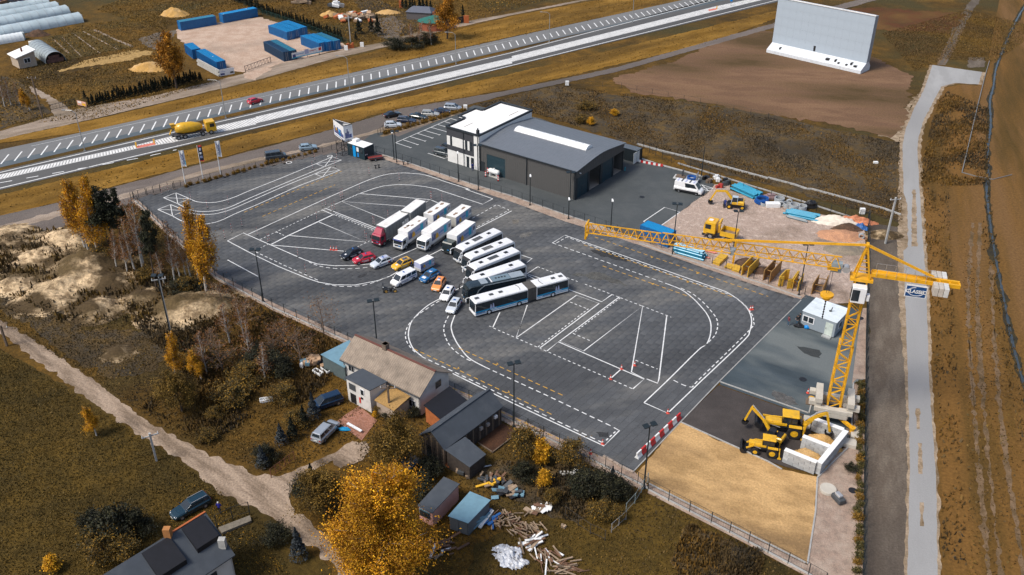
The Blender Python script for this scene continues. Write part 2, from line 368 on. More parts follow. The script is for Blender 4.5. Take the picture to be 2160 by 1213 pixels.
patch('track',T[0,0]((-200,935),(0,893),(600,760),(1638,515))+T[1,0]((500,375),(830,300))+[(900,73),(1000,50)]+T[2,0]((0,97),(480,2),(600,-30),(560,-38),(470,-6),(0,84))+[(1000,42),(900,62),(806,90)]+T[1,0]((600,310),(0,440))+T[0,0]((1638,452),(1000,610),(520,690),(0,840),(-200,880)),M_path,.012,.15,2)
patch('track',[(-60,470),(0,455),(110,430),(250,392),(540,316),(705,272),(837,231),(950,212),(1080,189),(1300,142),(1620,52),(1740,18),(1830,-6),(1850,0),(1740,30),(1620,62),(1300,152),(1080,198),(960,228),(905,262),(790,330),(700,330),(640,338),(540,360),(400,395),(290,425),(135,478),(0,505),(-60,520)],M_track,.012,.15,2)
patch('track_light',[(-60,488),(60,462),(150,437),(250,412),(420,362),(540,334),(700,300),(850,258),(860,262),(700,306),(540,342),(420,371),(250,422),(150,448),(60,474),(-60,500)],M_path,.018,.25,1.5)
gl=[(1966,137),(1950,185),(1930,224),(1910,270),(1903,307),(1905,400),(1904,532),(1910,680),(1914,800),(1918,970),(1913,1213),(1909,1560)]
gr=[(2073,152),(2065,178),(2016,175),(1986,183),(1970,214),(1951,250),(1938,290),(1936,316),(1941,400),(1950,532),(1955,598),(1961,800),(1976,1004),(1979,1213),(1982,1560)]
patch('sandy_margin',[(x-5-6*(y>380)*(y<700),y)for x,y in gl]+[(x+6,y+1)for x,y in gr][::-1],M_margin,.006,.16,1.6)
patch('road',[(x+1,y)for x,y in gl]+[(x-1,y)for x,y in gr[::-1]],M_greyroad,.014,.06,2)
for k,(a,b,c,d)in enumerate([((1925,400),(1931,400),(1936,520),(1922,520)),((1932,862),(1940,862),(1940,905),(1934,905)),((1936,935),(1944,935),(1946,1000),(1938,1000)),((1940,1060),(1948,1060),(1949,1110),(1941,1110)),((1905,405),(1914,430),(1915,520),(1905,530))]):
 patch('sandy_wear',[a,b,c,d],M_margin,.02,.08,.7,k)
patch('dry_verge',[(1832,470),(1905,480),(1905,700),(1913,820),(1916,1010),(1911,1560),(1815,1560),(1826,800),(1830,600)],M_mud,.002,.3,2)
patch('farm_track',T[3,0]((1085,415),(1135,418),(1250,180),(1330,40),(1400,-60),(1340,-60),(1200,140)),M_mud,.002,.3,2)
patch('sandy_margin',T[3,0]((700,870),(860,700),(960,600),(870,830),(850,930),(780,880)),M_margin,.0,.5,1.5)
dl=smooth_line(ground([(2200,-30),(2160,16),(2134,63),(2114,109),(2101,145),(2095,185),(2088,214),(2090,264),(2083,313),(2085,366),(2081,400),(2090,482),(2101,548),(2118,631),(2134,713),(2157,800),(2200,930)]),4)
mbk=MB();rd=random.Random(3)
l,r=strip_pts(dl,1.2)
pts=[p+Vector((rd.gauss(0,.2),0,0))for p in l]+[p+Vector((rd.gauss(0,.2),0,0))for p in r[::-1]]
patch('ditch_bank',pts,soil('ditch_soil',(.03,.026,.018),(.05,.038,.016),s2=.5),.0,.16,1.2,world_pts=True)
l,r=strip_pts(dl,.42);patch('ditch_water',l+r[::-1],M_water,.006,.07,1.2,world_pts=True)
for nm,q,c in(('oil_stain',T[2,1]((500,385),(640,400),(770,440),(730,465),(560,430)),(.03,.03,.031)),('tyre_mark',zC((300,575),(480,480),(500,490),(330,585)),(.04,.04,.042)),('scuff',T[2,1]((50,300),(115,275),(118,280),(60,310)),(.2,.19,.17)),('scuff',T[2,1]((0,195),(50,190),(40,215),(0,220)),(.19,.17,.14)),('scuff',T[2,1]((380,545),(560,530),(680,575),(740,620),(640,600),(480,560)),(.12,.115,.1)),('wet_patch',zQ((250,990),(480,1030),(690,1120),(640,1190),(480,1150),(340,1060)),(.028,.03,.03)),('scuff',zD((760,1010),(1010,900),(1050,930),(840,1040)),(.14,.135,.13)),('stain',T[2,2]((520,330),(620,320),(600,370),(540,360)),(.035,.035,.036)),('stain',T[3,2]((10,60),(160,120),(200,170),(60,140)),(.14,.13,.12))):
 m_=mat(nm+'_%d'%int(c[0]*1000),c,rough=.8,var=.5,scale=1.2,world_co=True);m_.node_tree.nodes['Principled BSDF'].inputs['Alpha'].default_value=.55;patch(nm,q,m_,.047,.35,1.2,5)
for k,ln in enumerate(([(2052,470),(2043,620),(2050,800),(2066,1000),(2092,1260)],[(2068,470),(2062,620),(2070,800),(2088,1000),(2118,1260)],[(2030,60),(2012,100),(1990,135)],[(2016,60),(1996,100),(1978,135)],[(2090,560),(2104,800),(2128,1000),(2165,1240)])):
 l,r=strip_pts(smooth_line(ground(ln),4),.55);patch('wheel_track',l+r[::-1],soil('wheel_track',(.2,.13,.075),(.15,.095,.05),(.1,.065,.03),s1=.3,s2=1.0),.006+.0005*k,.22,1.2,k,world_pts=True)
mb=MB();ln=ground(T[3,0]((1240,1105),(1275,960),(1340,680),(1390,480),(1415,395)))
for a,b in zip(ln,ln[1:]):mb.beam((a.x,a.y,.15),(b.x,b.y,.15),.18,.3)
ln=ground(T[3,0]((1240,1105),(1330,1130),(1440,1150),(1560,1120)))
for a,b in zip(ln,ln[1:]):mb.beam((a.x,a.y,.08),(b.x,b.y,.08),.12,.16)
solo('drain_edging',mb,mat('old_edging',(.17,.17,.165),rough=.9),'thin grey concrete edging around the sunken plot beside the ditch','edging')
patch('concrete_slab',T[3,0]((1290,365),(1390,370),(1385,430),(1275,432)),M_mud,.004,.2,1)
patch('gravel_lot',[(372,62),(458,48),(550,36),(745,100),(700,108),(620,128),(530,152),(470,150),(395,95),(375,80)],M_lot,.016,.3,2)
patch('gravel_lot',T[0,0]((1560,470),(1638,430))+T[1,0]((110,440),(0,500))+T[0,0]((1638,515),(1560,500)),M_lot,.017,.2,2)
patch('straw_strip',T[0,0]((360,455),(560,380),(860,320),(980,330),(960,350),(800,390),(560,425),(380,462)),soil('straw',(.42,.27,.1),(.3,.19,.07),s2=1.2),.016,.5,1)
patch('market_garden',T[0,0]((220,250),(600,185),(850,300),(620,345),(430,385),(300,290)),soil('garden_rows',(.075,.05,.013),(.11,.07,.018),(.05,.038,.013),ang=R(-52),stretch=12,s1=.12,s2=.4),.012,.2,2)
for k,a in enumerate([((600,190),(850,300)),((470,215),(640,340)),((400,240),(520,360)),((340,250),(440,340)),((530,200),(760,320))]):
 l,r=strip_pts(ground(T[0,0](*a)),.35 if k else.8);patch('garden_path',l+r[::-1],M_path,.018,.12,1,k,world_pts=True)
patch('drive',T[0,0]((190,550),(260,580),(400,660),(480,720),(350,760),(300,640),(200,590)),M_path,.01,.3,1.5)
patch('bare_soil',T[0,0]((880,250),(1000,210),(1140,190),(1040,330),(940,300)),M_mud,.006,.4,2)
patch('bare_soil',T[1,0]((780,120),(880,100),(960,160),(900,260),(800,240),(720,180)),M_mud,.006,.4,2)
patch('bare_soil',[(745,0),(800,0),(860,30),(930,60),(880,80),(790,60)],M_weeds,.004,.4,2)
patch('bare_soil',T[0,0]((0,480),(130,520),(200,600),(330,720),(100,790),(0,830)),M_weeds,.004,.4,2)
def heap_sheet(name,x0,x1,y0,y1,res,hf,mask,m,z0=-.04):
 xs=np.arange(x0,x1,res);ys=np.arange(y0,y1,res);X,Y=np.meshgrid(xs,ys)
 k=mask(X,Y);Z=z0+k*hf(X,Y)
 idx=np.arange(X.size).reshape(X.shape);F=np.stack([idx[:-1,:-1].ravel(),idx[:-1,1:].ravel(),idx[1:,1:].ravel(),idx[1:,:-1].ravel()],1)
 keep=(k.ravel()[F].max(1)>.0);return npmesh(name,np.stack([X.ravel(),Y.ravel(),Z.ravel()],1),F[keep],None,m,True)
gs=[np.array(at(p))[:2]for p in T[0,1]((60,300),(420,310),(240,430),(560,490),(700,600),(80,600),(320,680),(620,760),(1180,760),(900,680),(1380,740),(480,600),(760,1040))]
rad=[(3.4,.9),(3.2,1.1),(3.0,.8),(4.2,2.4),(2.6,1.2),(2.6,1.0),(3.6,1.2),(2.6,1.4),(4.0,1.8),(2.6,.8),(2.6,1.3),(3.2,.7),(1.6,.7)]
def hp(X,Y):
 z=0
 for(gx,gy),(r_,h_)in zip(gs,rad):z=z+h_*np.exp(-(((X-gx)**2+(Y-gy)**2)/r_**2))
 return z*(1+.35*vnoise(X,Y,.22,5))+.22*vnoise(X,Y,.45,8)+.08*vnoise(X,Y,1.1,9)+.03
def mk(X,Y):
 d=0
 for(gx,gy),(r_,h_)in zip(gs,rad):d=np.maximum(d,np.clip(1.9-np.sqrt((X-gx)**2+(Y-gy)**2)/r_,0,1))
 return np.clip(d+.15*vnoise(X,Y,.3,2),0,1)*(d>0)
o=bpy.data.objects.new('sand_heaps',heap_sheet('sand_heaps',-95,-30,95,165,.4,hp,mk,M_sandy));C.objects.link(o);tag(o,'pale sand heaps of the old workings beneath the birch row','sand heap',kind='stuff')
patch('meadow',[(-80,690),(204,850),(306,920),(408,985),(540,1068),(584,1098),(700,1200),(760,1560),(-80,1560)],soil('meadow_grass',(.068,.043,.008),(.10,.06,.010),(.03,.022,.006),s1=.05,s2=.3,fine=2.2,fineamt=.5,bump=1.0),-.01,.2,2)
patch('meadow',[(1345,1040),(1366,1042),(1500,1105),(1700,1212),(1800,1560),(900,1560),(1000,1150),(1150,1090)],MATS['meadow_grass'],-.008,.3,2)
patch('dirt_road',[(-60,640),(0,672)]+T[0,2]((580,0),(900,250),(1200,420),(1586,600))+T[1,2]((150,600),(350,520),(600,380),(640,420),(600,470),(400,540),(240,650),(215,700),(220,780),(500,1010),(600,1190),(640,1560),(540,1560),(480,1150),(300,1020),(130,880),(0,800))+T[0,2]((1350,700),(1200,560),(900,370),(600,160),(380,0))+[(0,703),(-60,680)],M_dirt,.006,.28,1.2)
patch('drive',T[1,2]((600,385),(560,470),(480,500),(520,560),(620,520),(700,440),(680,380)),M_dirt,.004,.4,1)
patch('dark_weeds',T[0,1]((0,480),(380,560),(520,900),(1000,870),(1180,900),(1000,1150),(700,1213),(480,1100),(200,860),(0,760)),M_weeds,-.02,.6,2)
patch('dark_weeds',T[2,2]((1100,900),(1586,1080),(1500,1213),(1080,1300),(980,1130)),M_weeds,.0,.5,1.5)
patch('brick_patio',T[1,2]((500,262),(560,215),(640,165),(750,255),(655,380)),soil('brick_paving',(.30,.14,.09),(.36,.18,.13),(.24,.12,.08),s1=.3,s2=2.0,fine=5),.012)
patch('hen_run',zO((470,200),(640,35),(770,110),(580,270)),soil('run_soil',(.085,.04,.022),(.06,.03,.018),s2=.6),.01,.15,1)
patch('garden_soil',zO((420,440),(640,330),(900,380),(1250,350),(1400,560),(1400,760),(1150,800),(900,700),(700,620)),M_weeds,.0,.5,1.5)
# the training yard
yard_px=[(283,421),(540,357),(650,333),(735,318),(790,332),(802.8,334),(850,349),(912,370),(990,396.6),(1080,424),(1183,462),(1268,488),(1383,527.6),(1459,555),(1620,611),(1690,631),(1519,800),(1434,886),(1335,994),(1180,925),(1065,868),(960,820),(735,712),(575,640),(455,578)]
patch('yard_base',yard_px,mat('joint_dirt',(.05,.05,.05),rough=.95),.012)
yard_o=C.objects['yard_base'];yard_o.name='yard'
A=at((1335,994));B=at((1690,631));ux=(B-A).normalized();uy=Vector((-ux.y,ux.x,0))
poly2=[(p.x,p.y)for p in ground(yard_px)]
def inside(x,y,poly):
 c=np.zeros(np.shape(x),bool);n=len(poly);j=n-1
 for i in range(n):
  xi,yi=poly[i];xj,yj=poly[j]
  cond=((yi>y)!=(yj>y))&(x<(xj-xi)*(y-yi)/(yj-yi+1e-12)+xi);c=c^cond;j=i
 return c
SL,SW=1.5,1.0
ii,jj=np.meshgrid(np.arange(-10,60),np.arange(-10,130));off=(jj%2)*.5
cx=A.x+ux.x*(ii+off)*SL+uy.x*(jj+.5)*SW;cy=A.y+ux.y*(ii+off)*SL+uy.y*(jj+.5)*SW
k=inside(cx,cy,poly2);cx,cy=cx[k],cy[k]
order=np.argsort(cx**2+cy**2+CH**2);cx,cy=cx[order],cy[order]
hx,hy,ch=SL/2-.009,SW/2-.009,.014
def slab_verts():
 return[(-hx,-hy,0),(hx,-hy,0),(hx,hy,0),(-hx,hy,0),(-hx,-hy,.022),(hx,-hy,.022),(hx,hy,.022),(-hx,hy,.022),(-hx+ch,-hy+ch,.03),(hx-ch,-hy+ch,.03),(hx-ch,hy-ch,.03),(-hx+ch,hy-ch,.03)]
sf=[(0,1,5,4),(1,2,6,5),(2,3,7,6),(3,0,4,7),(4,5,9,8),(5,6,10,9),(6,7,11,10),(7,4,8,11),(8,9,10,11)]
sm=bpy.data.meshes.new('paving_slab');sm.from_pydata(slab_verts(),[],sf);sm.materials.append(M_slab_o)
yaw=math.atan2(ux.y,ux.x)
for i in range(300):
 s=bpy.data.objects.new('paving_slab',sm);C.objects.link(s);s.parent=yard_o;s.location=(cx[i],cy[i],.012+random.uniform(-.002,.002));s.rotation_euler=(random.uniform(-.002,.002),random.uniform(-.002,.002),yaw)
sv=np.array(slab_verts());nrest=len(cx)-300;ca,sa=math.cos(yaw),math.sin(yaw)
rot=sv@np.array([[ca,sa,0],[-sa,ca,0],[0,0,1]])
VV=(rot[None]+np.stack([cx[300:],cy[300:],.012+rng.uniform(-.002,.002,nrest)],1)[:,None]).reshape(-1,3)
FF=(np.array(sf)[None]+(np.arange(nrest)*12)[:,None,None]).reshape(-1,4)
tone=rng.normal(1,.035,nrest);lt=vnoise(cx[300:],cy[300:],.06,4)>.25;tone=np.where(lt&(rng.random(nrest)<.3),tone+.15,tone)
CC=np.repeat(np.clip(tone,.75,1.5),12)[:,None]*np.ones(3)
o=bpy.data.objects.new('paving_slabs',npmesh('paving_slabs',VV,FF,CC,M_slab_a));C.objects.link(o);o.parent=yard_o;o['kind']='stuff'
patch('gravel_strip',zD((760,770),(1080,870),(1500,1010),(2022,1190))+T[2,1]((0,80),(340,205),(620,290),(1000,420),(1250,510),(1638,640))+[(1690,632),(1700,622)]+T[2,1]((1638,605),(1280,475),(1025,400),(815,325),(530,225),(330,160),(130,85),(0,45))+zD((2022,1130),(1600,990),(1200,850),(760,700),(700,690)),M_graveled,.046,.04,2)
hy_px=[(735,322),(797,272),(840,288),(890,268),(945,247),(1000,222),(1140,250),(1330,322)]+zF((60,85),(270,150),(540,225),(760,290),(920,380),(855,460),(520,703),(285,873),(80,1000))+[(1310,500),(1255,480),(1189,460),(1123,436),(1043,411),(986,391),(930,374),(850,345),(790,325)]
patch('hall_yard',hy_px,M_hallyard,.014)
patch('rubble_lot',zF((855,470),(920,380),(1100,380))+zG((0,230),(300,330),(640,400),(1000,500),(1560,600),(1590,1213))+[(1822,640),(1700,640),(1620,602),(1460,548),(1385,522),(1350,508)]+zF((285,873),(520,703)),M_rubble,.0175,.1,2)
patch('pad',[(1690,631),(1700,622),(1760,640),(1818,655),(1823,800),(1800,808),(1797,880),(1790,935),(1706,878),(1519,812),(1519,800)],M_pad,.0195)
patch('pad',[(1515,813),(1520,814),(1706,880),(1724,1000),(1657,985),(1620,972),(1436,889)],M_pad2,.018)
patch('sand_lot',[(1436,890),(1500,923),(1620,972),(1650,990),(1724,1006),(1720,1080),(1703,1190),(1620,1147),(1500,1087),(1369,1021),(1340,1000)],M_sand,.014,.12,1.5)
patch('gravel_bed',[(1724,1003),(1770,950),(1800,935),(1800,810),(1823,806),(1824,1000),(1820,1560),(1790,1560),(1703,1192),(1720,1080)],M_graveled,.010,.05,2)
patch('fence_gravel',[(1369,1023),(1500,1090),(1620,1150),(1703,1192),(1760,1225),(1740,1232),(1690,1210),(1560,1140),(1420,1068),(1366,1040)],M_graveled,.016)
patch('gravel_bed',[(1797,810),(1806,800),(1826,800),(1828,650),(1820,650),(1812,690)],M_graveled,.02)
patch('gravel_strip',[(290,421),(459,578),(578,640),(738,712),(962,820),(1182,925),(1337,994),(1366,1024),(1350,1033),(1180,950),(960,838),(735,728),(575,655),(455,590),(277,424)],M_graveled,.046)
def kerb(pts,w=.18,h=.12,name='kerb',m=None,unit=1.0,parent=None):
 ln=ground(pts);mb=MB()
 for a,b in zip(ln,ln[1:]):
  n_=max(1,int((b-a).length/unit))
  for i in range(n_):
   p=a+(b-a)*(i/n_);q=a+(b-a)*((i+.97)/n_);mb.beam((p.x,p.y,h/2),(q.x,q.y,h/2),w,h)
 o=part(name,mb,m or M_kerb,None,stuff=False);o['kind']='structure';return o
kerb([(1519,806),(1706,872),(1712,850)]);kerb([(1436,891),(1620,974),(1650,991)]);kerb([(1335,996),(1436,890),(1519,803),(1690,633)],.14,.06)
kerb([(1800,808),(1797,880),(1795,938),(1724,1008),(1720,1080),(1703,1190)]);kerb([(1369,1021),(1500,1087),(1620,1147),(1700,1188)])
kerb(zD((700,690),(1200,850),(1600,985),(2022,1125))+T[2,1]((0,42),(330,158),(530,223),(815,323)),.25,.14)
kerb(T[2,1]((815,345),(1025,420),(1280,500),(1638,615))+[(1690,628)],.25,.14)
kerb(zF((60,80),(270,150),(540,222),(760,285),(900,330)),.5,.14);kerb([(1112,400+2),(1090,395)][:0]+T[2,0]((800,925),(980,975),(1215,1030),(1638,1145)),.35,.3)
kerb(T[3,0]((0,1140),(170,1185),(250,1213))+T[3,1]((280,0),(500,60),(740,125),(850,165)),.3,.3)
kerb(T[2,1]((840,0),(1638,40))[:0]+T[2,1]((1440,0),(1638,60))[:0]+[(1430,345),(1560,385),(1700,428),(1830,470)],.3,.2)
# painted markings
ZW=.052
wm=MB();ym=MB()
def W(pts,w=.17,dash=None,gap=None,mb=None,sm_=False):
 ln=ground(pts)
 if sm_:ln=smooth_line(ln,5)
 ribbon(mb or wm,ln,w,ZW if mb is not ym else ZW+.002,dash,gap)
D1=(.75,.5);D2=(.45,.4)
def poly_closed(p):return p+[p[0]]
for q in(((75,493),(207,440),(352,503),(228,557)),((15,618),(150,565),(305,628),(172,688)),((1700,130),(1875,57),(1975,92),(1790,163)),((1690,238),(1860,163),(1960,200),(1770,272))):
 W(poly_closed(zL(*q)));W(zL(q[0],q[2]),.13);W(zL(q[1],q[3]),.13)
W(zL((352,503),(430,535),(560,545),(680,533),(830,487),(1000,415),(1350,275),(1700,130)),sm_=True)
W(zL((228,557),(310,600),(400,632),(520,640),(650,628),(790,590),(1000,495),(1400,325),(1790,163)),sm_=True)
W(zL((305,628),(350,652),(430,668),(520,672),(640,662),(790,620),(1000,530),(1400,355),(1690,238)),sm_=True)
W(zL((172,688),(300,752),(450,772),(550,770),(680,738),(860,655),(1100,555),(1500,375),(1770,272)),sm_=True)
W(zL((935,648),(1975,208)),.14,*D1,mb=ym);W(zL((1130,692),(1905,355)),.14,*D1,mb=ym)
W(zM((205,628),(950,285),(1130,205),(1300,130),(1440,75),(1560,40),(1700,25))+zD((1200,985),(1400,1010),(1700,1110),(2022,1213))+T[1,1]((1345,0),(1515,60)),sm_=True)
W(T[1,1]((1515,60),(1450,95),(1160,0))+zD((1590,1213),(1400,1175),(1200,1150),(1000,1143),(800,1165))+zM((1450,175),(1305,225)),sm_=False)
W(zM((0,693),(155,615),(440,740),(600,810),(760,880),(880,920),(1040,937),(1240,935),(1450,915),(1620,868),(1860,765)),sm_=False)
W(zM((800,900),(900,940),(1060,965),(1250,965),(1410,945),(1640,870)),.14,*D1,sm_=True)
W(zM((0,693),(240,820),(500,945),(780,1060),(900,1100),(1050,1125),(1250,1128),(1450,1090))+zC((590,622),(760,560),(860,500),(1130,370),(1320,265),(1490,180))+T[1,1]((1405,255),(1635,138)),sm_=False)
W(zM((275,800),(560,935),(900,1085)),.14,*D1);W(zM((960,1120),(1100,1140),(1250,1140),(1400,1115),(1600,1040)),.14,*D1,sm_=True)
W(zM((320,680),(940,385),(1300,228)),.14,*D2);W(zM((275,785),(400,725)),.14,*D2);W(zM((480,605),(560,642)),.16,*D2)
W(zM((430,728),(600,640),(1050,430)),.26);W(zM((440,735),(1175,797)));W(zM((605,640),(1370,705),(895,505)))
W(zM((1050,440),(935,390),(970,375),(1450,562),(1600,620)));W(zM((1060,425),(1445,578),(1500,600)),.14);W(zM((1060,440),(1450,597)),.14,*D2)
W(zM((1270,755),(1400,692)),.14,*D2);W(zM((1750,352),(1120,305),(1575,488)))
W(zM((1305,228),(1600,252))+zA((1415,155),(1330,200)));W(zA((1415,155),(1585,230)));W(zA((1585,230),(1340,345)),.14,*D2);W(zA((320,70),(0,215)),.14,*D2)
W(zM((0,880),(300,1043)))
W(T[1,1]((1385,185),(1540,98),(1620,132),(1400,248)),.14,*D1)
W(zN((360,105),(280,150),(210,210),(160,270),(140,350),(150,410),(180,465),(235,512)),sm_=True);W(zN((360,118),(270,175),(200,225),(150,275),(120,340),(125,400),(155,450),(200,495)),.14,*D1,sm_=True)
W(zN((235,515),(440,612),(900,832),(1515,1125)),.16,*D1);W(zN((455,635),(880,845),(1530,1150),(1640,1040),(1600,1020)));W(zN((1545,1110),(1625,1035)),.16,*D2)
W(zN((425,225),(395,290),(395,350),(430,430),(490,490),(560,535),(605,550)),.15,*D1,sm_=True);W(zN((470,220),(445,290),(450,340),(470,390),(500,440),(570,525),(690,592)),sm_=True)
W(zN((690,592),(1100,780),(1600,1018)),.16,*D1)
for q in(((500,455),(1240,792)),((180,460),(1170,932)),((455,740),(600,800)),((795,905),(1210,1100))):W(zN(*q),.14,*D1,mb=ym)
for q in(((480,605),(500,600),(492,590)),((835,772),(858,770),(850,758)),((755,570),(778,570),(768,560)),((150,-1000),(151,-1000))):
 if q[0][1]>0:W(zN(*q),.14,mb=ym)
W(zN((360,105),(480,40),(560,-5)))
W(zN((715,298),(740,307),(790,200)));W(zN((985,148),(905,382),(1335,78),(1495,137),(1070,457)));W(zN((1060,447),(1420,175)),.14,*D2);W(zN((1290,127),(1415,177)),.14,*D2)
W(zN((745,312),(1735,745)),.14,*D2);W(zN((1735,745),(1815,675),(1205,410),(1125,475)));W(zN((1640,90),(1215,405),(1385,475),(1805,155),(1725,625),(1815,672)));W(zN((1645,98),(1310,350)),.14,*D2);W(zN((1310,350),(1445,408)),.14,*D2)
W(zN((1650,605),(1578,670)));W(zN((1280,38),(1515,125),(1585,75)));W(zN((1395,0),(1800,155)),.14,*D2)
W(T[2,1]((165,495),(420,590)),.14,*D2);W(T[2,1]((830,745),(1018,818)),.14,*D2);W(T[2,1]((155,580),(100,550)));W(T[2,1]((165,495),(95,540),(185,570)));W(T[2,1]((60,420),(128,443),(95,468)))
W(T[2,1]((990,808),(940,1213))+[(1387,809),(1364,800)]);W(T[2,1]((790,1093),(930,1150)),.14,*D2)
W(T[2,1]((260,343),(980,600)),.15,*D1)
W(T[2,1]((980,600),(1080,640),(1150,690),(1200,740),(1245,795),(1270,850),(1272,910),(1260,960),(1240,995),(1190,1030),(1005,1213))+T[2,2]((818,147)),sm_=True)
W(T[2,2]((818,147),(965,212),(1185,0)))
W(T[2,1]((1080,632),(1150,665),(1220,720),(1275,780),(1310,830),(1315,880),(1300,930),(1265,970),(1235,1000)),.15,*D1,sm_=True)
W(T[2,1]((258,343),(338,293),(1100,560),(1270,620),(1370,655)))
W(T[2,1]((1370,655),(1440,700),(1500,755),(1525,800),(1533,850),(1520,910),(1485,965),(1225,1213)),sm_=True)
W(T[2,1]((285,343),(350,305),(1100,575),(1380,668)),.14,*D1);W(T[2,1]((1430,690),(1490,740),(1535,800),(1545,850),(1520,900),(1200,1213))+T[2,2]((1105,50),(985,0)),.15,*D1,sm_=True)
for q in(((530,305),(1638,685)),((460,355),(1410,688)),((580,490),(1145,690))):W(T[2,1](*q),.14,*D1,mb=ym)
for q in(((890,436),(905,432)),((1180,538),(1200,532)),((845,494),(862,490)),((1118,594),(1135,590)),((895,607),(910,603))):W(T[2,1](*q),.3,mb=ym)
def ringline(p,r_):
 c=at(p);ribbon(wm,[c+Vector((math.cos(t)*r_,math.sin(t)*r_,0))for t in np.linspace(0,2*math.pi,25)],.16,ZW)
ringline(zL((1413,118))[0],.55);ringline(zL((1850,50))[0],.5)
for a,b in(((975,550),(1190,620)),((1075,505),(1290,577)),((1175,460),(1395,527)),((1280,415),(1500,483)),((1380,373),(1600,437)),((1480,332),(1700,393)),((1580,292),(1705,328)),((1675,250),(1785,283)),((1760,205),(1880,240))):
 W(zD(a,b));
 if b[0]<1702:W(zD((b[0]-12,b[1]+5),(b[0]+14,b[1]-6)))
W(zD((965,553),(1765,203)));W(zD((1440,700),(1670,775),(1715,758)));W(zD((1432,704),(1450,697)))
W(poly_closed(zF((95,815),(340,650),(520,703),(285,873))),.18)
W(poly_closed(zF((720,420),(770,385),(910,430),(855,460))));W(zF((720,420),(910,430)));W(zF((770,385),(855,460)))
part('yard_markings',wm,M_white,None)['kind']='structure';part('yellow_markings',ym,M_yellowp,None)['kind']='structure'
hm=MB();ZH=.018
def H(pts,w=.25,dash=None,gap=None,mb=hm,z=ZH):ribbon(mb,ground(pts),w,z,dash,gap)
H([(-60,411.5),(0,397),(540,269),(1080,138),(1620,5),(1780,-35)],.32);H([(-60,377),(0,364),(540,239),(1080,111),(1508,0),(1640,-35)],.3)
band=T[0,0]((-100,1140),(0,1118),(900,922),(1100,872),(1638,752))+T[1,0]((0,748),(1638,370))+T[2,0]((0,360),(1300,42),(1500,0))+[(1650,-20)]
band2=T[0,0]((-100,1165),(0,1147),(900,945),(1100,912),(1638,795))+T[1,0]((0,788),(1638,405))+T[2,0]((0,395),(1300,72),(1638,-10))+[(1700,-25)]
bt=ground(band);bb=ground(band2)
ribs=MB();H(band,.2);H(band2,.2)
def interp(line,u):
 L_=[0]
 for a,b in zip(line,line[1:]):L_.append(L_[-1]+(b-a).length)
 s=u*L_[-1]
 for i in range(len(line)-1):
  if s<=L_[i+1]+1e-9:return line[i]+(line[i+1]-line[i])*((s-L_[i])/max(1e-9,L_[i+1]-L_[i]))
 return line[-1]
NB=420
for i in range(NB):
 u0,u1=i/NB,(i+.80)/NB;a,b,c,d=interp(bb,min(1,u0)),interp(bb,min(1,u1)),interp(bt,min(1,u1+.004)),interp(bt,min(1,u0+.004))
 ribs.quad((a.x,a.y,ZH),(b.x,b.y,ZH),(c.x,c.y,ZH),(d.x,d.y,ZH))
part('hatched_band',ribs,M_white2,None)['kind']='structure'
H(T[0,0]((0,1170),(900,1010),(1130,958)),.28,2.2,2.6);H([(1500,22),(1640,-12)],.25,2.2,2.6)
b0=at(T[0,0]((5,1050))[0]);t0=at(T[0,0]((55,990))[0]);b1=at(T[0,0]((1600,688))[0]);t1=at(T[0,0]((1613,640))[0])
b2=at(T[1,0]((1635,300))[0]);t2=at(T[1,0]((1622,268))[0])
stepb=(b1-b0)/21;tb=(t0-b0+t1-b1)/2
nb2=round((b2-b1).length/stepb.length);step2=(b2-b1)/nb2
for i in range(-3,22):p=b0+stepb*i;ribbon(hm,[p,p+tb],.3,ZH+.002)
dirb=(b2-b1).normalized()
for i in range(1,90):
 p=b1+step2*i;ribbon(hm,[p,p+(tb*(.9)+Vector((0,0,0)))],.3,ZH+.002)
H(T[0,0]((0,1000),(1638,628))[:0]or T[0,0]((200,935),(1638,622)),.1);H(T[1,0]((0,628),(1638,256)),.08)
part('road_markings',hm,M_white,None)['kind']='structure'
patch('red_paint',T[0,0]((870,935),(990,912),(998,925),(878,950)),M_redp,.023)
patch('red_paint',T[2,0]((1255,62),(1310,52),(1310,62),(1260,72)),M_redp,.023)
# vehicles
M_tyre=mat('tyre_rubber',(.012,.012,.013),rough=.8);M_rim=mat('rim_metal',(.42,.43,.45),rough=.35,metal=.6)
M_glass=glass();M_black=mat('black_plastic',(.015,.015,.017),rough=.5);M_chassis=mat('chassis_grey',(.05,.05,.055),rough=.7)
M_lamp=mat('lamp_glass',(.7,.72,.72),rough=.15);M_tail=mat('tail_lamp',(.35,.01,.01),rough=.25);M_plate=mat('number_plate',(.75,.75,.72),rough=.5)
M_wp=mat('white_lacquer',(.8,.8,.8),rough=.25,coat=.6,var=.04,stain=(.45,.42,.38),stain_amt=.25,stain_scale=.8)
M_roofw=mat('white_box_roof',(.8,.79,.76),rough=.6,var=.06,stain=(.42,.3,.2),stain_amt=.4,stain_scale=.7)
M_rust=mat('rust_stain',(.25,.16,.10),rough=.8,var=.4,scale=3)
M_tarp=mat('grey_tarpaulin',(.15,.16,.165),rough=.6,var=.1,scale=2.0,bump=.3,bscale=3)
M_dgrey=mat('dark_grey_trim',(.06,.065,.07),rough=.6);M_alu=mat('aluminium',(.5,.5,.5),rough=.4,metal=.5)
M_blue1=mat('print_blue',(.02,.2,.5),rough=.5);M_blue2=mat('print_navy',(.05,.07,.2),rough=.5);M_yel=mat('print_yellow',(.75,.42,.03),rough=.5)
M_lil=mat('print_lilac',(.4,.43,.6),rough=.5);M_cyan=mat('print_cyan',(.02,.42,.6),rough=.5);M_pred=mat('print_red',(.55,.05,.04),rough=.5)
def paint(name,c,metal=0.0):return mat(name,c,rough=.22,coat=.8,var=.05,metal=metal,scale=1.0)
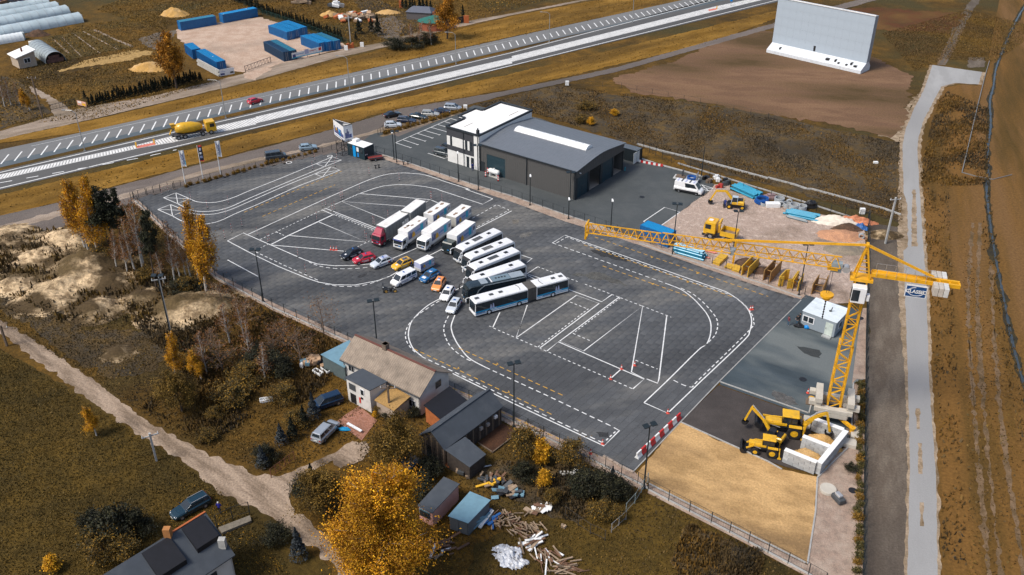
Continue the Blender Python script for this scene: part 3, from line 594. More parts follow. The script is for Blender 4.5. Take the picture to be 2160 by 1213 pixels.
P_={'black':paint('black_car_paint',(.008,.009,.011)),'red':paint('red_car_paint',(.5,.012,.03)),'white':M_wp,'silver':paint('silver_car_paint',(.42,.45,.48),.4),'yellow':paint('yellow_car_paint',(.78,.43,.02)),'blue':paint('blue_car_paint',(.01,.12,.3)),'orange':paint('orange_car_paint',(.85,.3,.07)),'ice':paint('ice_silver_paint',(.62,.66,.7),.1),'navy':paint('navy_car_paint',(.012,.02,.045)),'dgreen':paint('dark_green_car_paint',(.012,.022,.022)),'grey':paint('grey_car_paint',(.07,.085,.095),.3),'cream':paint('silver_beige_car_paint',(.5,.49,.45),.3),'lblue':paint('light_blue_car_paint',(.32,.42,.48),.3),'teal':paint('teal_car_paint',(.003,.024,.038)),'dblue':paint('dark_blue_car_paint',(.004,.02,.05))}
def bil(q,u,v,off=0.0,nrm=None):
 a,b,c,d=q;p=(Vector(a)*(1-u)+Vector(b)*u)*(1-v)+(Vector(d)*(1-u)+Vector(c)*u)*v
 return p+(nrm*off if nrm is not None else Vector((0,0,0)))
def pane(q,u0,u1,v0,v1,t=.012,mb=None):
 """thin pane lying just proud of the quad q (counter-clockwise from outside)"""
 n_=(Vector(q[1])-Vector(q[0])).cross(Vector(q[3])-Vector(q[0])).normalized();mb=mb or MB()
 P0=[bil(q,u,v,-.004,n_)for u,v in((u0,v0),(u1,v0),(u1,v1),(u0,v1))];P1=[bil(q,u,v,t,n_)for u,v in((u0,v0),(u1,v0),(u1,v1),(u0,v1))]
 mb.hexa(P0,P1);return mb
def wheel(root,x,y,r,w=.2,dual=False,rimm=None):
 s=1 if y>0 else-1
 t=MB().ring((x,y,r),(0,1,0),r,r*.6,w,18)
 t.cyl((x,y-s*w*.1,r),(0,1,0),r*.62,w*.6,12)
 tw=part('wheel',t,M_tyre,root)
 rb=MB().cyl((x,y+s*w*.28,r),(0,1,0),r*.56,w*.3,12);rb.cyl((x,y+s*w*.42,r),(0,1,0),r*.18,w*.14,8)
 part('rim',rb,rimm or M_rim,tw);return tw
def place(F,Rr,side,width,length=None,z=0.0):
 """centre, heading and length from the two near-side ground points (front, rear)"""
 f=at(F,z);r=at(Rr,z);h=f-r;h.z=0;L_=length or h.length;h.normalize();right=Vector((h.y,-h.x,0))
 m=(f+r)/2;m.z=0;c=m+right*(width/2)*(1 if side=='L' else-1)
 return c,math.atan2(h.y,h.x),L_
KINDS={'hatch':dict(H=1.48,st=[(-.5,.4,.80,.80),(-.485,.28,.95,.92),(-.42,.22,1.0,.97),(-.2,.2,1.0,1),(.1,.2,.97,1),(.25,.2,.94,1),(.38,.22,.84,.97),(.46,.24,.74,.9),(.49,.3,.62,.8),(.5,.36,.5,.72)],xb=(-.475,.23),xr=(-.37,.03),panes=2),'wagon':dict(H=1.5,st=[(-.5,.4,.82,.82),(-.49,.28,.96,.93),(-.42,.22,1.0,.97),(-.2,.2,1.0,1),(.1,.2,.96,1),(.22,.2,.93,1),(.36,.22,.85,.97),(.46,.24,.74,.9),(.49,.3,.62,.8),(.5,.36,.5,.72)],xb=(-.48,.2),xr=(-.44,.01),panes=3),'sedan':dict(H=1.43,st=[(-.5,.4,.78,.82),(-.485,.28,.93,.9),(-.36,.22,.98,.96),(-.2,.2,.97,1),(.1,.2,.94,1),(.2,.2,.92,1),(.36,.22,.82,.97),(.46,.24,.72,.9),(.49,.3,.6,.8),(.5,.36,.5,.72)],xb=(-.34,.19),xr=(-.2,.02),panes=2),'mpv':dict(H=1.72,st=[(-.5,.4,.9,.85),(-.49,.28,1.02,.95),(-.42,.22,1.06,.98),(-.2,.2,1.06,1),(.1,.2,1.04,1),(.28,.2,1.0,1),(.4,.22,.92,.96),(.47,.24,.8,.88),(.49,.3,.66,.8),(.5,.36,.5,.72)],xb=(-.48,.31),xr=(-.43,.1),panes=3),'van':dict(H=1.95,st=[(-.5,.4,1.0,.9),(-.49,.3,1.1,.97),(-.42,.24,1.12,1),(-.2,.24,1.12,1),(.1,.24,1.12,1),(.3,.24,1.1,1),(.4,.24,1.02,.97),(.46,.26,.9,.92),(.49,.3,.74,.84),(.5,.36,.55,.78)],xb=(-.49,.36),xr=(-.46,.2),panes=3),'bigvan':dict(H=2.45,st=[(-.5,.45,1.2,.96),(-.495,.35,1.25,1),(-.42,.3,1.25,1),(-.2,.3,1.25,1),(.1,.3,1.25,1),(.34,.3,1.22,1),(.42,.3,1.1,.97),(.47,.3,.95,.92),(.49,.34,.8,.86),(.5,.4,.6,.8)],xb=(-.495,.4),xr=(-.49,.24),panes=2)}
VC,VL,VK,VB=.93,.87,.82,.9
def car(name,label,F,Rr,side,col,kind='hatch',L=None,W_=1.76,cat='car',group=None,roofm=None,sign=None,rails=False,roof_part=None,decals=(),noside=False,zscale=1.0):
 vs=VC if kind!='van' else.9
 c,rz,L_=place(F,Rr,side,W_*vs,L);K=KINDS[kind];H_=K['H']*zscale
 root=thing(name,label,cat,(c.x,c.y,.042 if inside(np.array([c.x]),np.array([c.y]),poly2)[0]else.02),rz,group);root.scale=(vs,)*3
 secs=[]
 for xf,zl,zb,wf in K['st']:
  x=xf*L_;w=W_/2*wf;zb=zb*zscale;secs.append([(x,-w*.9,zl),(x,-w,zl+.15),(x,-w,zb-.14),(x,-w*.88,zb),(x,w*.88,zb),(x,w,zb-.14),(x,w,zl+.15),(x,w*.9,zl)])
 b=MB().loft(secs)
 x0,x1=K['xb'][0]*L_,K['xb'][1]*L_;r0,r1=K['xr'][0]*L_,K['xr'][1]*L_
 zb=(1.0 if kind in('hatch','wagon','sedan')else 1.05 if kind=='mpv' else 1.1 if kind=='van' else 1.23)*zscale-.06;wb=W_/2*(.88 if kind in('hatch','wagon','sedan')else.92);wt=W_/2*(.70 if kind in('hatch','wagon','sedan','mpv')else.84)
 zt=H_-.05;base=[(x0,-wb,zb),(x1,-wb,zb-.03),(x1,wb,zb-.03),(x0,wb,zb)];top=[(r0,-wt,zt),(r1,-wt,zt),(r1,wt,zt),(r0,wt,zt)]
 b.hexa(base,top)
 cr=[(r0+.12,-wt*.8,H_),(r1-.15,-wt*.8,H_),(r1-.15,wt*.8,H_),(r0+.12,wt*.8,H_)]
 if not roofm:b.hexa([(p[0],p[1],zt-.002)for p in top],cr)
 part('body',b,P_[col],root,bevel=.035)
 if roofm:part('roof',MB().hexa([(p[0],p[1],zt-.01)for p in top],cr),roofm,root)
 part('windscreen',pane([base[1],base[2],top[2],top[1]],.06,.94,.1,.93),M_glass,root)
 part('rear_window',pane([base[3],base[0],top[0],top[3]],.1,.9,.3,.9),M_glass,root)
 for q,fl in(([base[0],base[1],top[1],top[0]],0),([base[2],base[3],top[3],top[2]],1)):
  nP=K['panes'];cuts={2:[(.08,.44),(.48,.93)],3:[(.04,.3),(.34,.62),(.66,.93)]}[nP]
  for i,(a,e)in enumerate(cuts):
   if noside and i<nP-1:continue
   if fl:a,e=1-e,1-a
   part('side_window',pane(q,a,e,.22,.88),M_glass,root)
 wr=.33 if kind not in('van','bigvan')else.36
 for sx in(.31,-.31):
  for sy in(1,-1):wheel(root,sx*L_,sy*(W_/2-.08),wr,.22)
 for sy in(1,-1):
  part('headlight',MB().hexa([(L_*.462,sy*W_*.27,.6),(L_*.492,sy*W_*.27,.56),(L_*.47,sy*W_*.43,.56),(L_*.44,sy*W_*.44,.6)],[(L_*.455,sy*W_*.27,.75*zscale),(L_*.482,sy*W_*.27,.70*zscale),(L_*.462,sy*W_*.42,.70*zscale),(L_*.432,sy*W_*.43,.76*zscale)]),M_lamp,root)
  part('tail_light',MB().box(-L_*.503,-L_*.478,sy*W_*.38-.1,sy*W_*.38+.1,.68,.92*zscale),M_tail,root)
  part('wing_mirror',MB().box(x1*.82-.05,x1*.82+.1,sy*(W_/2+.08)-.09,sy*(W_/2+.08)+.09,zb+.02,zb+.17),M_black if col!='white' else M_wp,root,bevel=.02)
 part('grille',MB().box(L_*.485,L_*.503,-W_*.25,W_*.25,.32,.48),M_black,root)
 part('number_plate',MB().box(L_*.495,L_*.508,-.26,.26,.36,.47),M_plate,root);part('number_plate',MB().box(-L_*.506,-L_*.495,-.26,.26,.6,.71),M_plate,root)
 if sign:
  sx=r0*.35+r1*.65;part('roof_sign',MB().hexa([(sx-.08,-.22,H_),(sx+.1,-.22,H_),(sx+.1,.22,H_),(sx-.08,.22,H_)],[(sx-.02,-.2,H_+.2),(sx+.02,-.2,H_+.2),(sx+.02,.2,H_+.2),(sx-.02,.2,H_+.2)]),sign,root)
 if rails:
  for sy in(1,-1):part('roof_rail',MB().beam((r0+.1,sy*wt*.88,H_+.05),(r1-.1,sy*wt*.88,H_+.05),.05,.05).box(r0+.1,r0+.2,sy*wt*.88-.02,sy*wt*.88+.02,H_-.06,H_+.04).box(r1-.2,r1-.1,sy*wt*.88-.02,sy*wt*.88+.02,H_-.06,H_+.04),M_alu,root)
 for(where,x,y,w,h,m,kk)in decals:
  mb=MB();rd=random.Random(int(abs(x*100)+w*10))
  if where in('L','R'):
   s=1 if where=='L' else-1;yy=s*(W_/2+.006)
   if kk=='text':
    xx=x-w/2
    while xx<x+w/2:
     cw=rd.uniform(.08,.16);mb.hexa([(xx,yy-.004*s,y-h/2),(xx+cw,yy-.004*s,y-h/2),(xx+cw,yy+.004*s,y-h/2),(xx,yy+.004*s,y-h/2)],[(xx,yy-.004*s,y+h/2*rd.uniform(.3,1)),(xx+cw,yy-.004*s,y+h/2*rd.uniform(.4,1)),(xx+cw,yy+.004*s,y+h/2),(xx,yy+.004*s,y+h/2)]);xx+=cw+.05
   else:mb.box(x-w/2,x+w/2,yy-.006,yy+.006,y-h/2,y+h/2)
  elif where=='H':
   za=.93*zscale+.012;mb.hexa([(x-w/2,y-h/2,za+.004),(x+w/2,y-h/2,za-.06),(x+w/2,y+h/2,za-.06),(x-w/2,y+h/2,za+.004)],[(x-w/2,y-h/2,za+.012),(x+w/2,y-h/2,za-.052),(x+w/2,y+h/2,za-.052),(x-w/2,y+h/2,za+.012)])
  else:mb.box(x-w/2,x+w/2,y-h/2,y+h/2,H_-.002,H_+.01)
  part('decal',mb,m,root)
 return root
M_sign=mat('blue_sign',(.03,.1,.3),rough=.4);M_dec=mat('decal_white',(.75,.75,.75),rough=.4)
side_dec=[('L',.1,.62,1.3,.16,M_dec,'text'),('L',-.1,.42,.9,.1,M_dec,'text'),('L',-1.25,.75,.45,.3,M_dec,'box'),('H',1.2,0,.35,.4,M_dec,'box')]
blk_dec=[('L',.1,.62,1.3,.16,M_blue2,'text'),('L',-1.1,.75,.3,.35,M_pred,'box'),('L',-1.45,.8,.25,.3,M_blue1,'box')]
car('parked_car','black hatchback with white lettering, leftmost of the training cars, beside the red one',zC((150,345))[0],zC((352,268))[0],'L','black','hatch',4.2,sign=M_sign,decals=side_dec,group='training cars parked in a fan')
car('parked_car','bright red hatchback with a blue roof sign and white stickers',zC((300,408))[0],zC((532,350))[0],'L','red','hatch',4.1,sign=M_sign,decals=side_dec,group='training cars parked in a fan')
car('parked_car','silver white hatchback with grey roof panel between the red and yellow cars',zC((580,465))[0],zC((772,394))[0],'L','ice','hatch',4.1,rails=True,sign=M_sign,decals=blk_dec+[('T',-.6,0,1.2,.7,M_lil,'box')],group='training cars parked in a fan')
car('parked_car','yellow hatchback with a black windscreen beside the white minibus',zC((878,495))[0],zC((1078,412))[0],'L','yellow','hatch',4.1,rails=True,sign=M_sign,decals=[('L',.1,.62,1.2,.16,M_dec,'text'),('L',-1.1,.75,.3,.35,M_pred,'box'),('L',-1.4,.8,.25,.3,M_blue1,'box'),('T',-.6,0,1.1,.6,M_dgrey,'box'),('H',1.2,0,.35,.4,M_dec,'box')],group='training cars parked in a fan')
car('minibus','white minibus van with blue swoosh glass and side lettering',zC((885,725))[0],zC((1122,608))[0],'L','white','van',5.1,1.92,cat='van',sign=M_sign,decals=[('L',.4,.85,1.6,.18,M_blue2,'text'),('L',.2,.6,1.0,.1,M_blue2,'text'),('L',-1.4,1.02,1.6,.14,M_blue2,'box'),('L',-1.7,.85,1.0,.08,M_lil,'box')],group='training cars parked in a fan')
car('parked_car','blue hatchback with white bonnet sticker behind the orange car',zC((1290,668))[0],zC((1455,575))[0],'L','blue','hatch',4.0,sign=M_sign,decals=side_dec+[('T',-.3,.1,.5,.5,M_dec,'box'),('H',1.35,0,.5,.8,M_dec,'box')],group='training cars parked in a fan')
car('parked_car','orange hatchback with white roof sticker facing the house',zC((1480,785))[0],zC((1558,668))[0],'L','orange','hatch',3.8,1.7,sign=M_sign,decals=side_dec[:2]+[('T',-.2,0,.8,.5,M_dec,'box')],group='training cars parked in a fan')
car('parked_car','white hatchback parked between the orange car and the last silver car',zC((1598,933))[0],zC((1692,790))[0],'L','white','hatch',4.0,sign=M_sign,decals=blk_dec,group='training cars parked in a fan')
car('parked_car','silver white hatchback nearest the articulated bus',zC((1690,1108))[0],zC((1787,965))[0],'L','ice','hatch',4.0,sign=M_sign,decals=blk_dec,group='training cars parked in a fan')
G2='cars parked along the track by the planting strip'
car('parked_car','black saloon parked apart on the gravel track',zD((868,205))[0],zD((1040,168))[0],'L','black','sedan',4.6,group=G2)if False else None
car('parked_car','black saloon parked apart on the gravel track, tail towards the billboard',zD((1035,172))[0],zD((865,207))[0],'R','black','sedan',4.6,group=G2)
car('parked_car','silver hatchback with black roof rack nearest the gate',zD((1045,338))[0],zD((832,347))[0],'R','ice','hatch',4.3,rails=True,group=G2)
car('parked_car','dark blue estate car with tinted side windows behind the silver hatchback',zD((1235,285))[0],zD((1000,268))[0],'R','navy','wagon',4.7,rails=True,group=G2)
car('parked_car','dark green saloon between the blue and the beige estate cars',zD((1385,235))[0],zD((1165,205))[0],'R','dgreen','sedan',4.6,group=G2)
car('parked_car','silver beige estate car with roof rails by the planting strip',zD((1580,190))[0],zD((1350,182))[0],'R','cream','wagon',4.6,rails=True,group=G2)
car('parked_car','black hatchback beside the beige estate car',zD((1745,148))[0],zD((1520,145))[0],'R','navy','sedan',4.4,group=G2)
car('parked_car','silver people carrier at the far end of the parked row',zD((1890,105))[0],zD((1668,92))[0],'R','silver','mpv',4.5,group=G2)
car('parked_car','grey people carrier in the marked bay beside the office wall',zD((1712,758))[0],zD((1535,722))[0],'R','grey','mpv',4.5)
car('parked_car','black car half hidden behind the office corner',zD((1760,690))[0],zD((1650,655))[0],'R','black','hatch',4.2)
car('parked_van','dark grey minibus on the track outside the yard fence',T[1,0]((200,1015))[0],T[1,0]((66,1034))[0],'R','grey','van',5.0,1.95,cat='van')
car('parked_car','pale blue hatchback on the track near the billboard',T[1,0]((385,962))[0],T[1,0]((290,972))[0],'R','lblue','hatch',4.2)
car('moving_car','red hatchback driving along the lay-by',(551,216),(535,221),'R','red','hatch',4.1)
car('parked_car','silver estate car in front of the brick patio',T[1,2]((523,300))[0],T[1,2]((415,408))[0],'R','silver','mpv',4.7,1.85,zscale=.95)
car('parked_van','dark blue van parked against the old house',T[1,2]((388,205))[0],T[1,2]((520,160))[0],'L','dblue','mpv',4.7,1.85,cat='van')
car('parked_car','long dark teal estate car on the grass behind the dark roofed house',zP((600,525))[0],zP((1040,290))[0],'L','teal','wagon',4.9,1.88,rails=True)
dv=car('delivery_van','white high-roof van parked by the rubble lot',zF((742,520))[0],zF((465,465))[0],'R','white','bigvan',6.0,2.05,cat='van',noside=True)
for k in range(5):
 part('roof_rib',MB().box(-2.5+k*.85,-2.2+k*.85,-.75,.75,2.45,2.475),M_dgrey if k%2 else M_lil,dv)
part('side_window',MB().box(-.6,.3,-1.02,-.985,1.45,2.0),M_glass,dv)
part('lower_trim',MB().box(-2.8,2.3,-1.05,-1.0,.35,.75),M_black,dv)
# lorries
def truck_print(root,x0,x1,y,z0,z1,s=1,flip=False):
 """flat printed side: skyline, yellow digger, cyan door, lettering strip"""
 L_=x1-x0;H_=z1-z0;rd=random.Random(int(L_*7));t=.012
 def f(a,b,c,d,m,nm='side_print'):
  xa,xb=x1-a*L_,x1-b*L_;part(nm,MB().box(min(xa,xb),max(xa,xb),y-t if s>0 else y-t*.5,y+t,z0+c*H_,z0+d*H_),m,root)
 part('side_print',MB().box(x0+.1*L_,x1-.02*L_,y-.004,y+.004,z0+.25*H_,z0+.95*H_),M_lil,root)
 mb=MB();a=.03
 while a<.3:
  w=rd.uniform(.015,.03);mb.box(x1-(a+w)*L_,x1-a*L_,y-t,y+t*.7,z0+.25*H_,z0+rd.uniform(.5,.9)*H_);a+=w+.008
 part('side_print',mb,M_blue2,root)
 mb=MB();mb.add([(x1-.20*L_,y+t,z0+.25*H_),(x1-.36*L_,y+t,z0+.3*H_),(x1-.33*L_,y+t,z0+.6*H_),(x1-.27*L_,y+t,z0+.78*H_),(x1-.21*L_,y+t,z0+.55*H_)],[(0,1,2,3,4),(4,3,2,1,0)]);part('side_print',mb,M_yel,root)
 f(.62,.76,.25,.92,M_cyan);f(.84,.97,.25,.9,M_dec);f(.86,.91,.45,.8,M_black);f(.92,.965,.5,.8,M_blue2)
 mb=MB();xx=.38
 while xx<.6:mb.box(x1-(xx+.02)*L_,x1-xx*L_,y-t,y+t*.6,z0+.5*H_,z0+rd.uniform(.6,.7)*H_);xx+=.03
 part('side_print',mb,M_blue1,root)
M_cabred=paint('dark_red_cab',(.33,.008,.04));M_cabblk=paint('black_green_cab',(.008,.022,.02))
def lorry(label,F,Rr,cabm,boxm,L,W_=2.4,prnt=True,boxh=3.55,deflector=False,visor=False,cabh=2.65,cab_trim=None,rust=0,roofm=None):
 c,rz,L=place(F,Rr,'L',W_*VL,L);root=thing('box_lorry',label,'lorry',(c.x,c.y,.042),rz,'lorries parked in two rows');root.scale=(VL,)*3
 x1=L/2;x0=x1-1.85;w=W_/2-.1
 cab=MB().extrude([(x0,.55),(x1-.05,.55),(x1,.75),(x1,1.45),(x1-.16,cabh-.25),(x1-.42,cabh),(x0,cabh)],-w,w);part('cab',cab,cabm,root,bevel=.07)
 fq=[(x1,-w,1.45),(x1,w,1.45),(x1-.16,w,cabh-.25),(x1-.16,-w,cabh-.25)];part('windscreen',pane(fq,.05,.95,.02,.96),M_glass,root)
 for s in(1,-1):
  q=[(x0+.5,s*w,1.4),(x1-.25,s*w,1.4),(x1-.35,s*w,cabh-.4),(x0+.5,s*w,cabh-.4)]
  if s>0:q=[q[1],q[0],q[3],q[2]]
  part('side_window',pane(q,0,1,0,1),M_glass,root)
  part('headlight',MB().box(x1-.06,x1+.03,s*w*.82-.17,s*w*.82+.17,.72,.92),M_lamp,root)
  part('wing_mirror',MB().box(x1-.2,x1-.08,s*(w+.25)-.1,s*(w+.25)+.1,1.55,2.15).beam((x1-.15,s*w,2.2),(x1-.15,s*(w+.25),2.15),.04).beam((x1-.15,s*w,1.5),(x1-.15,s*(w+.25),1.6),.04),M_black,root)
 part('bumper',MB().box(x1-.3,x1+.08,-w-.02,w+.02,.38,.66),M_dgrey if cabm is M_wp else M_black,root,bevel=.04)
 part('grille',MB().box(x1-.02,x1+.02,-w*.7,w*.7,.98,1.3),M_black,root)
 part('badge',MB().box(x1,x1+.03,.1,.55,1.05,1.25),M_blue1,root)
 if deflector:part('air_deflector',MB().hexa([(x0+.1,-w*.9,cabh-.02),(x1-.5,-w*.9,cabh-.02),(x1-.5,w*.9,cabh-.02),(x0+.1,w*.9,cabh-.02)],[(x0+.1,-w*.75,boxh-.1),(x0+.5,-w*.7,boxh-.1),(x0+.5,w*.7,boxh-.1),(x0+.1,w*.75,boxh-.1)]),cabm,root,bevel=.06)
 if visor:part('sun_visor',MB().hexa([(x1-.2,-w,cabh-.28),(x1+.1,-w,cabh-.36),(x1+.1,w,cabh-.36),(x1-.2,w,cabh-.28)],[(x1-.2,-w,cabh-.2),(x1+.1,-w,cabh-.3),(x1+.1,w,cabh-.3),(x1-.2,w,cabh-.2)]),M_blue2,root)
 bx1=x0-.12;bx0=-L/2
 part('box_body',MB().box(bx0,bx1,-W_/2,W_/2,1.05,boxh-.03),boxm,root,bevel=.03)
 rm=roofm or M_roofw;part('box_roof',MB().box(bx0+.02,bx1-.02,-W_/2+.02,W_/2-.02,boxh-.03,boxh+.01),rm,root)
 rd=random.Random(int(L*100)+rust)
 for k in range(rust):
  cx_,cy_=rd.uniform(bx0+1,bx1-1),rd.uniform(-.7,.7);n_=12;rr=[rd.uniform(.2,.42)for _ in range(n_)]
  part('rust_patch',MB().prism([(cx_+1.3*rr[i]*math.cos(i*2*math.pi/n_),cy_+.8*rr[i]*math.sin(i*2*math.pi/n_))for i in range(n_)],boxh+.008,boxh+.016),M_rust,root)
 part('corner_rail',MB().box(bx0-.01,bx1+.01,-W_/2-.02,-W_/2+.04,boxh-.1,boxh+.02).box(bx0-.01,bx1+.01,W_/2-.04,W_/2+.02,boxh-.1,boxh+.02).box(bx0-.01,bx1+.01,-W_/2-.015,W_/2+.015,.98,1.08),M_alu,root)
 part('chassis',MB().box(bx0+.1,x0,-.5,.5,.6,.98).box(bx0+.9,bx1-.9,-1.0,1.0,.55,.85),M_chassis,root)
 part('side_guard',MB().box(bx0+2.4,bx1-.7,W_/2-.08,W_/2-.02,.5,.6).box(bx0+2.4,bx1-.7,W_/2-.08,W_/2-.02,.75,.85).box(bx0+2.4,bx1-.7,-W_/2+.02,-W_/2+.08,.5,.6).box(bx0+2.4,bx1-.7,-W_/2+.02,-W_/2+.08,.75,.85),M_alu,root)
 for s in(1,-1):wheel(root,x1-1.25,s*(w-.08),.45,.28);wheel(root,bx0+1.7,s*(w-.05),.45,.42);part('tail_light',MB().box(bx0-.03,bx0+.02,s*.95-.15,s*.95+.15,.75,.9),M_tail,root)
 if prnt:truck_print(root,bx0,bx1,W_/2,1.05,boxh-.05)
 else:
  for k in range(1,7):part('tarpaulin_strap',MB().box(bx0+(bx1-bx0)*k/7-.03,bx0+(bx1-bx0)*k/7+.03,W_/2-.01,W_/2+.015,1.08,boxh-.15),M_dgrey,root)
  part('side_print',MB().box(bx0+.3,bx0+1.5,W_/2-.01,W_/2+.012,1.9,2.9).box(bx0+1.7,bx0+2.4,W_/2-.01,W_/2+.012,1.7,2.7),M_dec,root)
 return root
def box_trailer(label,F,Rr,boxm,L,W_=2.4,prnt=True,boxh=3.5,rust=0,zlow=1.0,skirt=None,group='drawbar trailers parked behind the lorries',wheels=True):
 c,rz,L=place(F,Rr,'L',W_*VL,L);root=thing('box_trailer',label,'trailer',(c.x,c.y,.042),rz,group);root.scale=(VL,)*3;x0,x1=-L/2,L/2
 part('box_body',MB().box(x0,x1,-W_/2,W_/2,zlow,boxh-.03),boxm,root,bevel=.03);part('box_roof',MB().box(x0+.02,x1-.02,-W_/2+.02,W_/2-.02,boxh-.03,boxh+.01),M_roofw,root)
 rd=random.Random(int(L*31)+rust)
 for k in range(rust):
  cx_,cy_=x0+L*(k+.5)/rust,rd.uniform(-.3,.3);n_=12;rr=[rd.uniform(.3,.6)for _ in range(n_)]
  part('rust_patch',MB().prism([(cx_+1.5*rr[i]*math.cos(i*2*math.pi/n_),cy_+.7*rr[i]*math.sin(i*2*math.pi/n_))for i in range(n_)],boxh+.008,boxh+.016),M_rust,root)
 part('corner_rail',MB().box(x0-.01,x1+.01,-W_/2-.02,-W_/2+.04,boxh-.1,boxh+.02).box(x0-.01,x1+.01,W_/2-.04,W_/2+.02,boxh-.1,boxh+.02).box(x0-.01,x1+.01,-W_/2-.015,W_/2+.015,zlow-.07,zlow+.03),M_alu,root)
 part('chassis',MB().box(x0+.3,x1-.3,-.6,.6,.55,zlow-.07),M_chassis,root)
 if wheels:
  for s in(1,-1):wheel(root,x0+1.6,s*(W_/2-.25),.42,.38);wheel(root,x0+2.6 if L>6 else x1-1,s*(W_/2-.25),.42,.38)
 part('drawbar',MB().beam((x1-.2,-.5,.6),(x1+1.1,0,.6),.1).beam((x1-.2,.5,.6),(x1+1.1,0,.6),.1),M_chassis,root)
 if skirt:part('skirt',MB().box(x0,x1+.1,W_/2-.05,W_/2+.03,.55,zlow).box(x1-.02,x1+.08,-W_/2,W_/2,.55,zlow+.35),skirt,root)
 if prnt:truck_print(root,x0,x1,W_/2,zlow,boxh-.05)
 else:
  for k in range(1,7):part('tarpaulin_strap',MB().box(x0+L*k/7-.03,x0+L*k/7+.03,W_/2-.01,W_/2+.015,zlow+.03,boxh-.15),M_dgrey,root)
 for s in(1,-1):part('tail_light',MB().box(x0-.03,x0+.02,s*.9-.15,s*.9+.15,.7,.85),M_tail,root)
 return root
M_whitebox=mat('white_box_side',(.72,.72,.72),rough=.45,var=.05,stain=(.4,.4,.38),stain_amt=.3)
M_dirtybox=mat('dirty_box_side',(.45,.44,.4),rough=.6,var=.1,stain=(.25,.22,.18),stain_amt=.5)
lorry('dark red cab lorry with a grey tarpaulin body and white roof',(803,525),(866,484),M_cabred,M_tarp,9.6,prnt=False,boxh=3.75,deflector=True,roofm=M_roofw)
box_trailer('tall grey tarpaulin trailer behind the red lorry',(869,487),(900,462),M_tarp,6.1,prnt=False,boxh=4.1)
lorry('white lorry with rust spots on its box roof, beside the red lorry',(850,533),(904,493),M_wp,M_whitebox,9.1,visor=True,rust=5)
lorry('white lorry with a clean box roof, between the rust-spotted and dark-cab lorries',(899,535),(953,496),M_wp,M_whitebox,9.0)
lorry('lorry with a dark cab and white box beside the first coach',(953.5,541),(1004,502),M_cabblk,M_whitebox,9.0)
box_trailer('white printed trailer behind the white lorry with rust spots',(915,484),(951,459),M_whitebox,6.4,rust=3,boxh=3.2,zlow=1.1,skirt=M_wp)
box_trailer('dirty white trailer with two brown rust patches on its roof',(963,489),(995,465),M_dirtybox,6.1,rust=2,boxh=3.2)
bt_=box_trailer('small covered trailer with printed sides beside the blue hatchback',(891,578),(914,566),M_lil,3.6,1.75,boxh=2.2,zlow=.75,skirt=mat('galvanised',(.5,.5,.48),rough=.5,var=.15),group='small trailers')
